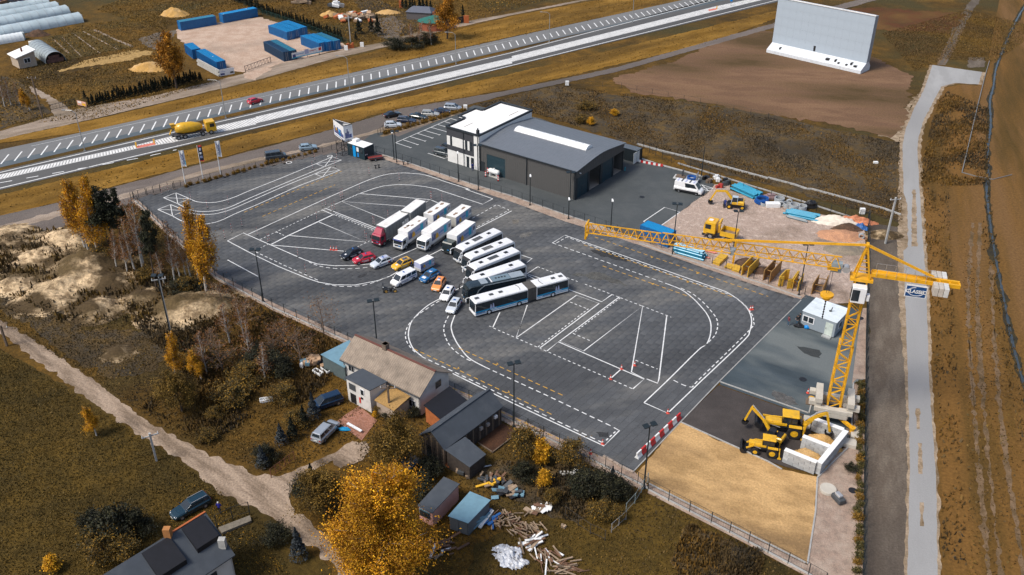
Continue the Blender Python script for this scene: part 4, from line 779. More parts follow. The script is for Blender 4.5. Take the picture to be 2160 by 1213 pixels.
# coaches
def coach(label,F,Rr,z,col,L=12.0,W_=2.5,H_=3.6,roofd='ac',bars=True,dark=False,group='coaches parked in a fan'):
 f=at(F,z);r=at(Rr,z);h=f-r;h.z=0;h.normalize();right=Vector((h.y,-h.x,0));m=r+h*L*VK/2;m.z=0;c=m+right*W_*VK/2
 root=thing('coach',label,'coach',(c.x,c.y,.042),math.atan2(h.y,h.x),group);root.scale=(VK,)*3;x1=L/2;x0=-L/2;w=W_/2
 prof=[(x0+.1,.42),(x1-.12,.42),(x1+.02,.75),(x1,1.25),(x1-.28,2.75),(x1-.62,3.35),(x1-1.2,H_),(x0+.5,H_),(x0+.08,H_-.35),(x0,1.4)]
 b=MB();ys=[(-w,0),(-w*.86,1)]
 def ringp(y,sc):return[(p[0]-(0 if p[0]<0 else sc*.12),y,p[1]-(sc*.13 if p[1]>3 else 0))for p in prof]
 b.loft([ringp(-w,1),ringp(-w*.9,.1),ringp(0,-.25),ringp(w*.9,.1),ringp(w,1)]);part('body',b,col,root,bevel=.05)
 fq=[(x1+.0,-w*.93,1.3),(x1+.0,w*.93,1.3),(x1-.26,w*.93,2.75),(x1-.26,-w*.93,2.75)];fq=[(p[0]+.02,p[1],p[2])for p in fq]
 part('windscreen',pane(fq,.02,.98,-.1,1.0,.03),M_glass,root)
 fq2=[(x1-.24,-w*.9,2.8),(x1-.24,w*.9,2.8),(x1-.58,w*.9,3.36),(x1-.58,-w*.9,3.36)];part('upper_windscreen',pane([(p[0]+.03,p[1],p[2])for p in fq2],.03,.97,0,.95,.03),M_black if not dark else M_glass,root)
 for s in(1,-1):
  part('window_band',MB().box(x0+.3,x1-.4,s*w-.01,s*w+.006,1.72,2.98),M_black,root);n_=7
  for k in range(n_):
   xa=x0+.35+(L-1.7)*k/n_;xb=x0+.35+(L-1.7)*(k+1)/n_-.05;part('side_window',MB().box(xa,xb,s*w-.012,s*w+.014,1.75,2.95),M_glass,root)
  part('door_window' if s<0 else 'driver_window',MB().box(x1-1.25,x1-.45,s*w-.012,s*w+.014,1.5,2.75),M_glass,root)
  part('headlight',MB().box(x1-.12,x1+.05,s*w*.8-.2,s*w*.8+.2,.75,1.0),M_lamp,root)
  wheel(root,x1-2.8,s*(w-.12),.48,.3);wheel(root,x0+3.2,s*(w-.12),.48,.3);wheel(root,x0+1.9,s*(w-.12),.48,.3)
  p=[(x1-.55,s*w*.95,3.15),(x1+.0,s*(w+.12),3.2),(x1+.38,s*(w+.2),3.0),(x1+.42,s*(w+.2),2.55)]
  mb=MB()
  for a,e in zip(p,p[1:]):mb.tube(a,e,.075,n=6)
  mb.box(x1+.3,x1+.5,s*(w+.2)-.13,s*(w+.2)+.13,2.05,2.6);part('mirror_arm',mb,M_black if dark else col,root)
  part('locker_panel',MB().box(x0+3.9,x1-3.6,s*w-.01,s*w+.012,.5,1.35),col,root)
 part('bumper',MB().box(x1-.1,x1+.06,-w*.85,w*.85,.42,.6),M_dgrey,root);part('number_plate',MB().box(x1+.05,x1+.075,-.28,.28,.5,.62),M_plate,root)
 part('badge',MB().box(x1+.0,x1+.05,-.15,.15,.98,1.16),M_blue1,root);part('rear_window',MB().box(x0-.01,x0+.04,-w*.8,w*.8,1.9,2.9),M_glass,root)
 if roofd:
  for xx in(x1-3.0,x0+3.0):part('roof_hatch',MB().box(xx-.42,xx+.42,-.36,.36,H_+.02,H_+.1),M_black,root,bevel=.03)
  if roofd=='ac':
   if bars:
    for k in range(9):part('roof_grille',MB().box(-.9+k*.27,-.74+k*.27,-.55,.55,H_+.02,H_+.1),M_dgrey,root)
   else:part('roof_grille',MB().box(-1.1,1.3,-.5,.5,H_+.02,H_+.09),M_dgrey,root)
  part('roof_seam',MB().box(-3.6,-1.5,-.02+.8,.02+.8,H_-.02,H_+.03),M_lil,root)
 return root
zt=2.85
coach('white coach nearest the lorries, first of the fan',(981.5,526),(1061,488),zt,M_wp,12.2)
coach('white coach second in the fan, tinted side windows',(996,545.5),(1087,509.5),zt,M_wp,12.2)
coach('white coach third in the fan with a solid dark roof unit',(1004.5,567.5),(1099.5,529.5),zt,M_wp,12.4,bars=False)
coach('white coach fourth in the fan, beside the dark coach',(1008.5,592),(1111.5,558),zt,M_wp,12.6,roofd='plain')
M_coachdk=paint('dark_coach_paint',(.018,.028,.032))
ck=coach('dark coach with silver roof panels between the white coaches and the articulated bus',(1010,604),(1110.5,583),2.9,M_coachdk,12.4,roofd=None,dark=True)
M_silv=mat('silver_roof_panel',(.36,.41,.44),rough=.4,metal=.3,var=.12)
for(a,e,m)in((-5.9,-3.2,M_silv),(-3.1,.6,mat('blue_grey_roof_panel',(.16,.22,.26),rough=.45)),(.7,.95,M_wp),(1.6,3.0,M_silv)):part('roof_panel',MB().box(a,e,-1.0,1.0,3.62,3.68),m,ck)
for k in range(4):part('roof_fan',MB().box(-2.4+k*.62,-2.05+k*.62,-.25,.1,3.68,3.74),M_black,ck)
for s in(1,-1):
 part('roof_rail',MB().beam((-5.8,s*1.24,3.35),(2.4,s*1.24,3.35),.1,.16).beam((2.4,s*1.24,3.35),(3.6,s*1.26,2.6),.1,.16).beam((3.6,s*1.26,2.6),(4.1,s*1.27,1.7),.1,.16),M_silv,ck)
# articulated bus
def artic_bus():
 c,rz,L=place((1003,671.5),(1198.5,618),'L',2.5*VB,None);L/=VB;root=thing('articulated_bus','white articulated bus with blue stripes and grey bellows in the middle','bus',(c.x,c.y,.042),rz);root.scale=(VB,)*3
 x1=L/2;x0=-L/2;w=1.25;H_=3.0;j1=x1-L*.555;j0=j1-1.7
 M_str=mat('bus_blue',(.0,.24,.5),rough=.4)
 for(a,e,nm)in((j1,x1,'front_section'),(x0,j0,'rear_section')):
  prof=[(a,.32),(e,.32),(e,1.2),(e-.1 if nm[0]=='f' else e,2.75),(e-(.3 if nm[0]=='f' else.02),H_),(a+(.25 if nm[0]=='r' else.02),H_),(a,2.7)]
  b=MB().loft([[(p[0],y,p[1]-(.12 if p[1]>2.8 and abs(y)==w else 0))for p in prof]for y in(-w,-w*.88,w*.88,w)]);part(nm,b,M_wp,root,bevel=.04)
  n_=8 if nm[0]=='f' else 5;o_=.35
  for s in(1,-1):
   part('window_band',MB().box(a+.08,e-.12,s*w-.01,s*w+.007,1.18,2.66),M_black,root)
   for k in range(n_):
    xa=a+o_*.4+(e-a-o_)*k/n_;xb=a+o_*.4+(e-a-o_)*(k+1)/n_-.035;part('side_window',MB().box(xa,xb,s*w-.012,s*w+.016,1.2,2.62),M_glass,root)
   part('blue_stripe',MB().box(a+.02,e-.05,s*w-.01,s*w+.012,.86,1.18),M_str,root);part('blue_stripe',MB().box(a+.02,e-.05,s*w-.01,s*w+.012,.58,.68),M_str,root)
   part('stripe',MB().box(a+.02,e-.05,s*w-.01,s*w+.013,1.0,1.05),M_cyan,root)
 part('windscreen',MB().hexa([(x1-.02,-1.1,1.0),(x1+.03,-1.1,1.0),(x1+.03,1.1,1.0),(x1-.02,1.1,1.0)],[(x1-.14,-1.1,2.6),(x1-.06,-1.1,2.6),(x1-.06,1.1,2.6),(x1-.14,1.1,2.6)]),M_glass,root)
 part('bumper',MB().box(x1-.05,x1+.06,-1.2,1.2,.32,.6),M_wp,root,bevel=.03)
 b=MB()
 nrib=14
 for k in range(nrib):
  xa=j0+(j1-j0)*k/nrib;d=.05;q=(j1-j0)/nrib
  b.hexa([(xa,-w+d,.5),(xa+q*.6,-w+.0,.5),(xa+q*.6,w-.0,.5),(xa,w-d,.5)],[(xa,-w+d,H_-.06),(xa+q*.6,-w,H_-.02),(xa+q*.6,w,H_-.02),(xa,w-d,H_-.06)])
  b.hexa([(xa+q*.6,-w+.0,.5),(xa+q,-w+d,.5),(xa+q,w-d,.5),(xa+q*.6,w,.5)],[(xa+q*.6,-w,H_-.02),(xa+q,-w+d,H_-.06),(xa+q,w-d,H_-.06),(xa+q*.6,w,H_-.02)])
 part('bellows',b,mat('bellows_grey',(.085,.08,.075),rough=.9,var=.2),root,stuff=False)
 for xx in(x1-2.6,j1+1.7,x0+3.1):
  for s in(1,-1):wheel(root,xx,s*(w-.1),.48,.28,rimm=M_wp)
 for xx in(x1-.9,x1-3.6,x1-5.4,x0+2.5,x0+1.0):part('roof_hatch',MB().box(xx-.38,xx+.38,-.3,.3,H_,H_+.08),M_dgrey,root,bevel=.02)
 for xx in(j1+1.2,j0-1.2):
  mb=MB();pts=[(xx+.35*abs(y)**3*(-1 if xx<j0 else 1)*.9,y,H_+.03)for y in np.linspace(-.9,.9,8)]
  for a,e in zip(pts,pts[1:]):mb.beam(a,e,.06)
  part('roof_pipe',mb,M_black,root)
 for xx,s in((x1-3.4,1),(x0+2.0,1)):
  mb=MB()
  for k,dx in enumerate((0,.45)):mb.blob((xx+dx,w+.01,1.95-k*.1),(.12,.012,.12),k,8,5,.05);mb.hexa([(xx+dx-.2,w-.0,1.2),(xx+dx+.2,w-.0,1.2),(xx+dx+.2,w+.022,1.2),(xx+dx-.2,w+.022,1.2)],[(xx+dx-.1,w,1.85-k*.1),(xx+dx+.1,w,1.85-k*.1),(xx+dx+.1,w+.022,1.85-k*.1),(xx+dx-.1,w+.022,1.85-k*.1)])
  part('people_print',mb,M_lil,root)
  mb=MB();rd=random.Random(2)
  for k in range(11):mb.box(xx-.6+k*.11,xx-.53+k*.11,w,w+.02,.97,1.1)
  part('lettering',mb,M_dec,root)
  mb=MB()
  for k in range(12):mb.box(xx+1.6+k*.13,xx+1.69+k*.13,w,w+.02,.74,.74+rd.uniform(.1,.18))
  part('lettering',mb,M_blue2,root)
 for s in(1,-1):
  part('mirror_arm',MB().tube((x1-.1,s*w,2.7),(x1+.45,s*(w+.15),2.6),.05).tube((x1+.45,s*(w+.15),2.6),(x1+.5,s*(w+.15),2.2),.05).box(x1+.42,x1+.55,s*(w+.15)-.1,s*(w+.15)+.1,1.85,2.3),M_black if s>0 else M_wp,root)
  part('headlight',MB().box(x1-.02,x1+.07,s*.95-.2,s*.95+.2,.65,.85),M_lamp,root)
artic_bus()
# motorcycles
def motorbike(label,p,rz,rimm):
 g=at(p);root=thing('motorcycle',label,'motorcycle',(g.x,g.y,.042),rz,'motorcycles by the minibus')
 for x in(.7,-.7):
  t=part('wheel',MB().ring((x,0,.31),(0,1,0),.31,.22,.12,16),M_tyre,root);part('rim',MB().ring((x,0,.31),(0,1,0),.225,.15,.06,16).box(x-.2,x+.2,-.02,.02,.29,.33).box(x-.02,x+.02,-.02,.02,.12,.5),rimm,t)
 part('frame',MB().beam((.7,0,.31),(.45,0,.95),.07).beam((.45,0,.85),(-.1,0,.5),.12).beam((-.1,0,.5),(-.7,0,.32),.08).box(-.2,.3,-.14,.14,.28,.62),M_black,root)
 part('fuel_tank',MB().blob((.2,0,.85),(.3,.16,.16),1,10,6,.03),M_black,root,smooth=True)
 part('seat',MB().hexa([(-.65,-.1,.78),(0,-.13,.75),(0,.13,.75),(-.65,.1,.78)],[(-.7,-.08,.92),(0,-.1,.83),(0,.1,.83),(-.7,.08,.92)]),M_black,root,bevel=.03)
 part('handlebar',MB().tube((.42,-.36,1.05),(.42,.36,1.05),.02).tube((.45,0,.95),(.42,0,1.06),.03),M_dgrey,root);part('headlight',MB().cyl((.6,0,.88),(1,0,0),.09,.1,10),M_lamp,root)
motorbike('black motorcycle with yellow wheels standing sideways beside the minibus',zC((770,795))[0],R(4),mat('yellow_wheel',(.7,.38,.04),rough=.4))
motorbike('black motorcycle facing the house, next to the one with yellow wheels',zC((665,760))[0],R(-80),M_dgrey)
# concrete mixer lorry on the highway
M_plant=mat('plant_yellow',(.72,.40,.015),rough=.4,coat=.3,var=.12,stain=(.25,.16,.06),stain_amt=.4,stain_scale=1.5)
M_plant_o=mat('crane_yellow',(.74,.37,.01),rough=.5,var=.12,stain=(.3,.15,.03),stain_amt=.35,stain_scale=.9)
def mixer():
 c,rz,L=place((452,283),(374,297),'R',2.5,9.6);root=thing('mixer_lorry','yellow concrete mixer lorry driving along the highway','lorry',(c.x,c.y,.02),rz);x1=L/2;x0=-L/2
 part('cab',MB().extrude([(x1-2.2,.6),(x1,.6),(x1,1.6),(x1-.2,2.9),(x1-2.2,2.9)],-1.15,1.15),M_plant,root,bevel=.08)
 part('windscreen',pane([(x1,-1.15,1.6),(x1,1.15,1.6),(x1-.2,1.15,2.9),(x1-.2,-1.15,2.9)],.05,.95,.05,.75),M_glass,root)
 for s in(1,-1):part('side_window',MB().box(x1-1.4,x1-.4,s*1.15-.02,s*1.15+.02,1.7,2.5),M_glass,root)
 prof=[(-1.0+x0+.8,.5,2.5),(x0+.9,.9,2.35),(x0+2.6,1.25,2.2),(x0+4.6,1.22,2.1),(x0+6.3,.8,1.95),(x0+6.8,.4,1.9)]
 secs=[]
 for x,r_,z in prof[1:]:secs.append([(x,r_*math.cos(t),z+r_*math.sin(t))for t in np.linspace(0,2*math.pi,17)[:-1]])
 part('drum',MB().loft(secs),M_plant,root,smooth=True)
 part('hopper',MB().hexa([(x0+.3,-.3,2.6),(x0+.9,-.3,2.6),(x0+.9,.3,2.6),(x0+.3,.3,2.6)],[(x0,-.5,3.5),(x0+1.0,-.5,3.5),(x0+1.0,.5,3.5),(x0,.5,3.5)]),M_plant,root)
 part('chute',MB().beam((x0+.2,0,2.2),(x0-.4,.0,1.2),.45,.15),M_plant,root)
 part('chassis',MB().box(x0,x1-1.5,-.5,.5,.65,1.0).box(x0+.4,x0+6.5,-1.15,1.15,.95,1.1),M_chassis,root)
 for xx in(x1-1.3,x1-3.1,x0+2.6,x0+1.2):
  for s in(1,-1):wheel(root,xx,s*1.02,.5,.34)
mixer()
# buildings and large structures
def frame(o,a):
 a=Vector((a.x,a.y,0)).normalized();return Vector((o.x,o.y,0)),a,Vector((-a.y,a.x,0))
M_clad=mat('dark_cladding',(.085,.083,.08),rough=.55,var=.05);M_clad2=mat('anthracite_trim',(.022,.028,.033),rough=.45);M_roofg=mat('grey_sheet_roof',(.14,.155,.175),rough=.5,var=.06,scale=1.0)
M_render=mat('white_render',(.74,.73,.7),rough=.8,var=.04,stain=(.5,.48,.44),stain_amt=.3,stain_scale=.4);M_door=mat('blue_grey_door',(.018,.042,.055),rough=.4,var=.08)
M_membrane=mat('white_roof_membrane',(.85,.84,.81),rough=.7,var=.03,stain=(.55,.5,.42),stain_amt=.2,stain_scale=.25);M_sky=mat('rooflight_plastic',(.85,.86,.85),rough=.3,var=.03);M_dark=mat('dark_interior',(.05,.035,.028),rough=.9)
M_wood=mat('weathered_wood',(.16,.115,.08),rough=.9,var=.3,scale=4,stain=(.06,.045,.035),stain_amt=.7,stain_scale=2);M_floor=mat('hall_floor',(.33,.28,.23),rough=.7)
M_panelw=mat('white_inside_panel',(.6,.58,.55),rough=.7)
# hall
hN,hL_,hR=at(zE((1437,1040))[0]),at(zE((455,735))[0]),at(zE((1960,740))[0])
U=(hL_-hN).normalized();LEN=(hL_-hN).length;Vv=Vector((U.y,-U.x,0));Vv=Vv if Vv.dot(hR-hN)>0 else-Vv;WID=(hR-hN).dot(Vv)
HE=5.9;HR=6.8
hall=thing('hall','dark grey workshop hall with a low curved roof and a long white rooflight','hall',(hN.x,hN.y,0),math.atan2(U.y,U.x))
ys=1 if Vector((-U.y,U.x,0)).dot(Vv)>0 else-1
def roofz(t):
 a=abs(2*t-1);return HE+(HR-HE)*(1-(a*a+.06)**.5)/(1-.06**.5)
def Yd(d):return ys*d
def hb(x0,x1,d0,d1,z0,z1,mb=None):
 mb=mb or MB();return mb.box(x0,x1,min(Yd(d0),Yd(d1)),max(Yd(d0),Yd(d1)),z0,z1)
mb=MB();nn=24
for i in range(nn):
 t0,t1=i/nn,(i+1)/nn;a0,a1=-.25+t0*(WID+.5),-.25+t1*(WID+.5);z0,z1=roofz(t0),roofz(t1)
 mb.hexa([(-.3,Yd(a0),z0),(LEN,Yd(a0),z0),(LEN,Yd(a1),z1),(-.3,Yd(a1),z1)],[(-.3,Yd(a0),z0+.14),(LEN,Yd(a0),z0+.14),(LEN,Yd(a1),z1+.14),(-.3,Yd(a1),z1+.14)])
part('roof',mb,M_roofg,hall)
mb=MB()
for k in range(int(LEN/.7)):
 x=.2+k*.7
 for i in range(nn):
  t0,t1=i/nn,(i+1)/nn;a0,a1=-.25+t0*(WID+.5),-.25+t1*(WID+.5);z0,z1=roofz(t0)+.14,roofz(t1)+.14
  mb.quad((x,Yd(a0),z0+.005),(x+.05,Yd(a0),z0+.03),(x+.05,Yd(a1),z1+.03),(x,Yd(a1),z1+.005));mb.quad((x+.05,Yd(a0),z0+.03),(x+.1,Yd(a0),z0+.005),(x+.1,Yd(a1),z1+.005),(x+.05,Yd(a1),z1+.03))
part('roof_seams',mb,M_roofg,hall,stuff=True)
def uL(px):
 return(at(px)-hN).dot(U)
dx0,dx1=uL(zE((735,805))[0]),uL(zE((540,750))[0])
w_=MB();hb(0,dx0,0,.2,0,HE,w_);hb(dx1,LEN,0,.2,0,HE,w_);hb(dx0,dx1,0,.2,4.1,HE,w_);part('wall',w_,M_clad,hall)
part('wall',hb(.2,LEN,WID-.2,WID,0,HE),M_clad,hall);part('wall',hb(LEN-.2,LEN,.2,WID-.2,0,HE),M_clad,hall)
M_rib=M_clad;mb=MB()
for k in range(int(LEN/.45)):
 x=.25+k*.45
 if x>LEN-.2:break
 z0=4.12 if dx0-.05<x<dx1 else 0.05;hb(x,x+.06,-.025,-.002,z0,HE-.1,mb)
part('cladding_ribs',mb,M_clad,hall,stuff=True)
dr=part('sectional_door',hb(dx0,dx1,.06,.12,0,4.1),M_door,hall)
for k in range(1,7):part('door_panel',hb(dx0+.05,dx1-.05,.03,.058,k*.585-.56,k*.585-.02),M_door,dr)
part('door',hb(uL(zE((515,745))[0]),uL(zE((470,732))[0]),-.04,-.005,0,2.2),M_clad2,hall)
for xx in(uL(zE((937,885))[0]),.02,LEN-.15):part('downpipe',hb(xx-.08,xx+.08,-.18,-.03,0,HE),M_clad2,hall)
part('gutter',hb(-.3,LEN,-.42,-.25,HE-.02,HE+.14),M_clad2,hall);part('corner_trim',hb(-.06,.35,-.05,-.027,0,HE),M_clad2,hall)
gx=lambda px:(at(px)-hN).dot(Vv)
bays=[(gx(zE((1470,1030))[0]),gx(zE((1585,965))[0])),(gx(zE((1600,955))[0]),gx(zE((1710,885))[0])),(gx(zE((1727,868))[0]),gx(zE((1840,808))[0])),(gx(zE((1850,800))[0]),gx(zE((1950,742))[0]))]
DH=4.35;edges=[0]+[v for b_ in bays for v in b_]+[WID]
w_=MB()
for i in range(0,len(edges),2):
 if edges[i+1]-edges[i]>.02:hb(-.02,.2,edges[i]+.002,edges[i+1]-.002,0,DH,w_)
part('pillar',w_,M_clad2,hall)
mb=MB()
for i in range(nn):
 a0,a1=WID*i/nn,WID*(i+1)/nn;z0,z1=roofz(i/nn),roofz((i+1)/nn)
 mb.hexa([(0,Yd(a0),DH),(.2,Yd(a0),DH),(.2,Yd(a1),DH),(0,Yd(a1),DH)],[(0,Yd(a0),z0),(.2,Yd(a0),z0),(.2,Yd(a1),z1),(0,Yd(a1),z1)])
 hb(-.03,-.002,a0+.1,a0+.16,DH+.05,min(z0,z1)-.1,mb)
part('gable_wall',mb,M_clad,hall);
for i,(a,b_)in enumerate(bays):
 if i in(0,2):
  d_=part('sectional_door',hb(.1,.16,a,b_,0,DH),M_door,hall)
  for k in range(7):part('door_panel',hb(.07,.098,a+.04,b_-.04,k*.62+.02,k*.62+.6),M_door,d_)
  if i==0:part('wicket_frame',hb(.03,.066,a+(b_-a)*.45,a+(b_-a)*.78,.1,2.2).box(.02,.03,0,0,0,0),M_dgrey,d_);part('wicket_door',hb(.01,.028,a+(b_-a)*.48,a+(b_-a)*.75,.12,2.12),M_door,d_)
part('floor',hb(.2,LEN-.2,.2,WID-.2,.01,.06),M_floor,hall);part('inner_wall',hb(6,6.1,WID-6.5,WID-.2,.06,4.5),M_panelw,hall);part('inner_wall',hb(5,5.1,3,WID-6.6,.06,4.5),M_dark,hall)
part('bumper_post',hb(-.6,-.4,WID-.1,WID+.15,0,.8),mat('teal_bin',(.02,.2,.25)),hall)
for a in(1.2,WID-.4):part('wall_lamp',hb(-.35,-.03,a,a+.15,5.1,5.25),M_dec,hall)
sk0,sk1=1.6+1.2,LEN-3.0;mb=MB();ns=10;sw=2.4
secs=[[(x,Yd(WID/2+sw*math.cos(t)*.5*1.0),HR+.05+.75*math.sin(t))for t in np.linspace(math.pi,0,ns)]+[(x,Yd(WID/2+sw*.5),HR-.4),(x,Yd(WID/2-sw*.5),HR-.4)]for x in np.linspace(sk0,sk1,14)]
part('rooflight',mb.loft(secs),M_sky,hall);part('rooflight_kerb',hb(sk0-.12,sk1+.12,WID/2-sw*.5-.12,WID/2+sw*.5+.12,HR-.5,HR+.16),M_alu,hall)
for x in np.linspace(sk0+.02,sk1-.1,12):
 mb=MB()
 for a,b_ in zip(np.linspace(math.pi,0,ns)[:-1],np.linspace(math.pi,0,ns)[1:]):mb.beam((x,Yd(WID/2+sw*.505*math.cos(a)),HR+.06+.76*math.sin(a)),(x,Yd(WID/2+sw*.505*math.cos(b_)),HR+.06+.76*math.sin(b_)),.07,.04)
 part('glazing_bar',mb,M_dec,hall)
# office block at the far end of the hall
HO=7.5
offc=thing('office_block','two storey office with white ground floor, dark upper band and white roof','office',(hN.x,hN.y,0),math.atan2(U.y,U.x))
OL=(at(zE((135,630))[0])-hN).dot(U);Y1=-.15;Y2=WID+.3
def oc(px,z=HO):p=at(px,z)-hN;return p.dot(U),p.dot(Vv)
cornr=[(LEN+.01,Y1),(OL,Y1)]+[oc(zE(q)[0])for q in((330,205),(245,195),(450,110),(520,115))]
n1,n2,n3,n4=[oc(zE(q)[0])for q in((330,205),(245,195),(450,110),(520,115))]
e1=OL+1.9;d1=n1[1];d2=n3[1]
plan=[(LEN+.01,Y1),(OL,Y1),(OL,d1),(e1,d1),(e1,d2),(OL-.0,d2),(OL,Y2),(LEN+.01,Y2)]
def pp(mb,poly,z0,z1):
 q=[(x,Yd(d))for x,d in poly]
 if ys<0:q=q[::-1]
 return mb.prism(q,z0,z1)
def inset(poly,k):return[(x+(k if x<LEN+.5 else-k),d+(k if d<WID*.5 else-k))for x,d in poly]
part('ground_floor_wall',pp(MB(),plan,0,2.75),M_render,offc);part('upper_wall',pp(MB(),[(x+(.0 if x<LEN+.5 else.06),d+(-.06 if d<0 else.0))for x,d in plan],2.75,HO),mat('charcoal_render',(.045,.047,.055),rough=.8,var=.06),offc)
rp=[(LEN+.35,Y1+.3),(OL-.35,Y1+.3),(OL-.35,d1-.3),(e1-.3,d1-.3),(e1-.3,d2+.3),(OL-.3,d2+.3),(OL-.3,Y2-.3),(LEN+.35,Y2-.3)]
part('roof',pp(MB(),rp,HO,HO+.03),M_membrane,offc)
mb=MB();pl=[(LEN+.01,Y1-.1),(OL+.1,Y1-.1),(OL+.1,d1+.1),(e1+.1,d1+.1),(e1+.1,d2-.1),(OL+.1,d2-.1),(OL+.1,Y2+.1),(LEN+.01,Y2+.1)]
for a,b_ in zip(pl,pl[1:]+pl[:1]):mb.beam((a[0],Yd(a[1]),HO+.12),(b_[0],Yd(b_[1]),HO+.12),.34,.36)
part('parapet',mb,M_clad2,offc)
part('side_wall',hb(LEN-.05,LEN+.0,-.1,WID+.2,HE+.1,HO),M_render,offc)
part('corner_wall',hb(LEN+.02,LEN+1.3,Y1-.1,Y1-.062,0,HO-.05),M_render,offc)
xs_=lambda px:(at(px,5.5)-hN).dot(U)
def win(x0,x1,z0,z1,m,nm='window',dd=Y1-.06):return part(nm,hb(min(x0,x1),max(x0,x1),dd-.05,dd-.002,z0,z1),m,offc)
SPAN=OL-LEN
def fx(f):return OL-SPAN*f
win(fx(.0),fx(.1),3.8,5.75,M_render,'white_panel');win(fx(.12),fx(.16),3.8,5.75,M_glass);win(fx(.17),fx(.50),3.8,5.75,M_render,'white_panel');win(fx(.53),fx(.57),3.8,5.75,M_render,'white_panel')
win(fx(.58),fx(.64),3.8,5.75,M_glass);win(fx(.65),fx(.71),3.8,5.75,M_render,'white_panel');win(fx(.73),fx(.79),3.8,5.75,M_glass)
win(fx(.60),fx(.68),.02,2.35,M_glass,'door',Y1);win(fx(.74),fx(.83),.02,2.35,M_glass,'door',Y1);win(fx(.9),fx(.95),1.2,1.9,M_clad2,'meter_box',Y1)
for f in(.53,.97):win(fx(f)-.06,fx(f)+.06,0,HO-.2,M_clad2,'downpipe',Y1-.15)
part('chimney',hb(LEN+.6,LEN+1.1,.3,.8,HO,HO+.9).box(LEN+.75,LEN+.95,min(Yd(.45),Yd(.65)),max(Yd(.45),Yd(.65)),HO+.9,HO+1.25),M_clad2,offc)
for f,d0,d1_ in((.35,2,4.8),(.75,WID-5,WID-1.6)):part('roof_channel',hb(fx(f),fx(f)+.16,d0,d1_,HO+.03,HO+.06),mat('wet_stain',(.3,.26,.2)),offc)
# gas tank and red-white beacons
M_tank=mat('white_tank',(.75,.75,.73),rough=.4)
g=at(zE((600,800))[0]);tk=thing('gas_tank','white horizontal gas tank on legs in front of the hall door','tank',(g.x,g.y,0),math.atan2(U.y,U.x))
secs=[[(x,r_*math.cos(t),1.15+r_*math.sin(t))for t in np.linspace(0,2*math.pi,15)[:-1]]for x,r_ in((-1.35,.15),(-1.25,.38),(-1.0,.52),(1.0,.52),(1.25,.38),(1.35,.15))]
part('vessel',MB().loft(secs),M_tank,tk,smooth=True);part('leg',MB().box(-.9,-.75,-.35,.35,0,.75),M_tank,tk);part('leg',MB().box(.75,.9,-.35,.35,0,.75),M_tank,tk);part('hatch',MB().cyl((0,0,1.75),(0,0,1),.2,.2,10),M_tank,tk);part('base',MB().box(-1.2,1.2,-.5,.5,0.02,.08),M_conc,tk)
M_red=mat('signal_red',(.55,.03,.03),rough=.45);M_sw=mat('signal_white',(.78,.78,.76),rough=.45)
def beacon(label,px,h=1.1,gname='red and white beacons by the gas tank'):
 g=at(px);t=thing('beacon',label,'beacon',(g.x,g.y,0.02),math.atan2(U.y,U.x),gname);part('foot',MB().box(-.2,.2,-.15,.15,0,.1),M_black,t)
 for k in range(5):part('stripe',MB().box(-.13,.13,-.03,.03,.1+k*h/5,.1+(k+1)*h/5),M_red if k%2==0 else M_sw,t)
beacon('red and white beacon at the left end of the gas tank',zE((512,800))[0]);beacon('red and white beacon behind the gas tank by the small door',zE((533,765))[0]);beacon('red and white beacon in front of the gas tank, right end',zE((642,845))[0])
# container beside the hall
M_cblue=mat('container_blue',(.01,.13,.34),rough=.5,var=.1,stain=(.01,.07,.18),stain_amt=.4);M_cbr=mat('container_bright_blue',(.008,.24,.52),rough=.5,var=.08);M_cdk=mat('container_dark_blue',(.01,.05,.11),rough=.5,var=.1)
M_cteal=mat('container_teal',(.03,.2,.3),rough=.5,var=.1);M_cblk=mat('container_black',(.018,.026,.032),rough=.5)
def container(label,c,rz,L,W_,H_,side,roof,parent_group=None,spots=(),ribs=True,name='container',doors=True):
 t=thing(name,label,'container',(c.x,c.y,.02),rz,parent_group);a,b=L/2,W_/2
 part('body',MB().box(-a+.03,a-.03,-b+.03,b-.03,.08,H_-.04),side,t)
 fr=MB()
 for sx in(-1,1):
  for sy in(-1,1):fr.box(sx*a-.06,sx*a+.06,sy*b-.06,sy*b+.06,0,H_)
 for z in(.04,H_-.1):
  for sy in(-1,1):fr.box(-a+.06,a-.06,sy*b-.05,sy*b+.05,z,z+.12)
  for sx in(-1,1):fr.box(sx*a-.05,sx*a+.05,-b+.06,b-.06,z,z+.12)
 part('frame',fr,side,t);part('roof',MB().box(-a+.06,a-.06,-b+.06,b-.06,H_-.04,H_-.0),roof,t)
 if ribs:
  mb=MB()
  for k in range(int(L/.3)):
   x=-a+.15+k*.3
   for sy in(-1,1):mb.box(x,x+.14,sy*b-.03,sy*b+.02,.17,H_-.12)
   mb.box(x,x+.14,-b+.12,b-.12,H_,H_+.02)
  part('corrugation',mb,side,t,stuff=True)
  mb=MB()
  for k in range(int(L/.3)):x=-a+.15+k*.3;mb.box(x,x+.14,-b+.12,b-.12,H_+.001,H_+.03)
  part('roof_corrugation',mb,roof,t,stuff=True)
 if doors:
  for sy in(-1,1):part('door',MB().box(a-.02,a+.03,min(0,sy*(b-.1))+.02,max(0,sy*(b-.1))-.02,.18,H_-.14),side,t);part('locking_bar',MB().box(a+.03,a+.07,sy*.25-.02,sy*.25+.02,.2,H_-.15),M_alu,t)
 for(x,y,w,h,m)in spots:part('mark',MB().box(x-w/2,x+w/2,y-h/2,y+h/2,H_+.03,H_+.05),m,t)
 return t
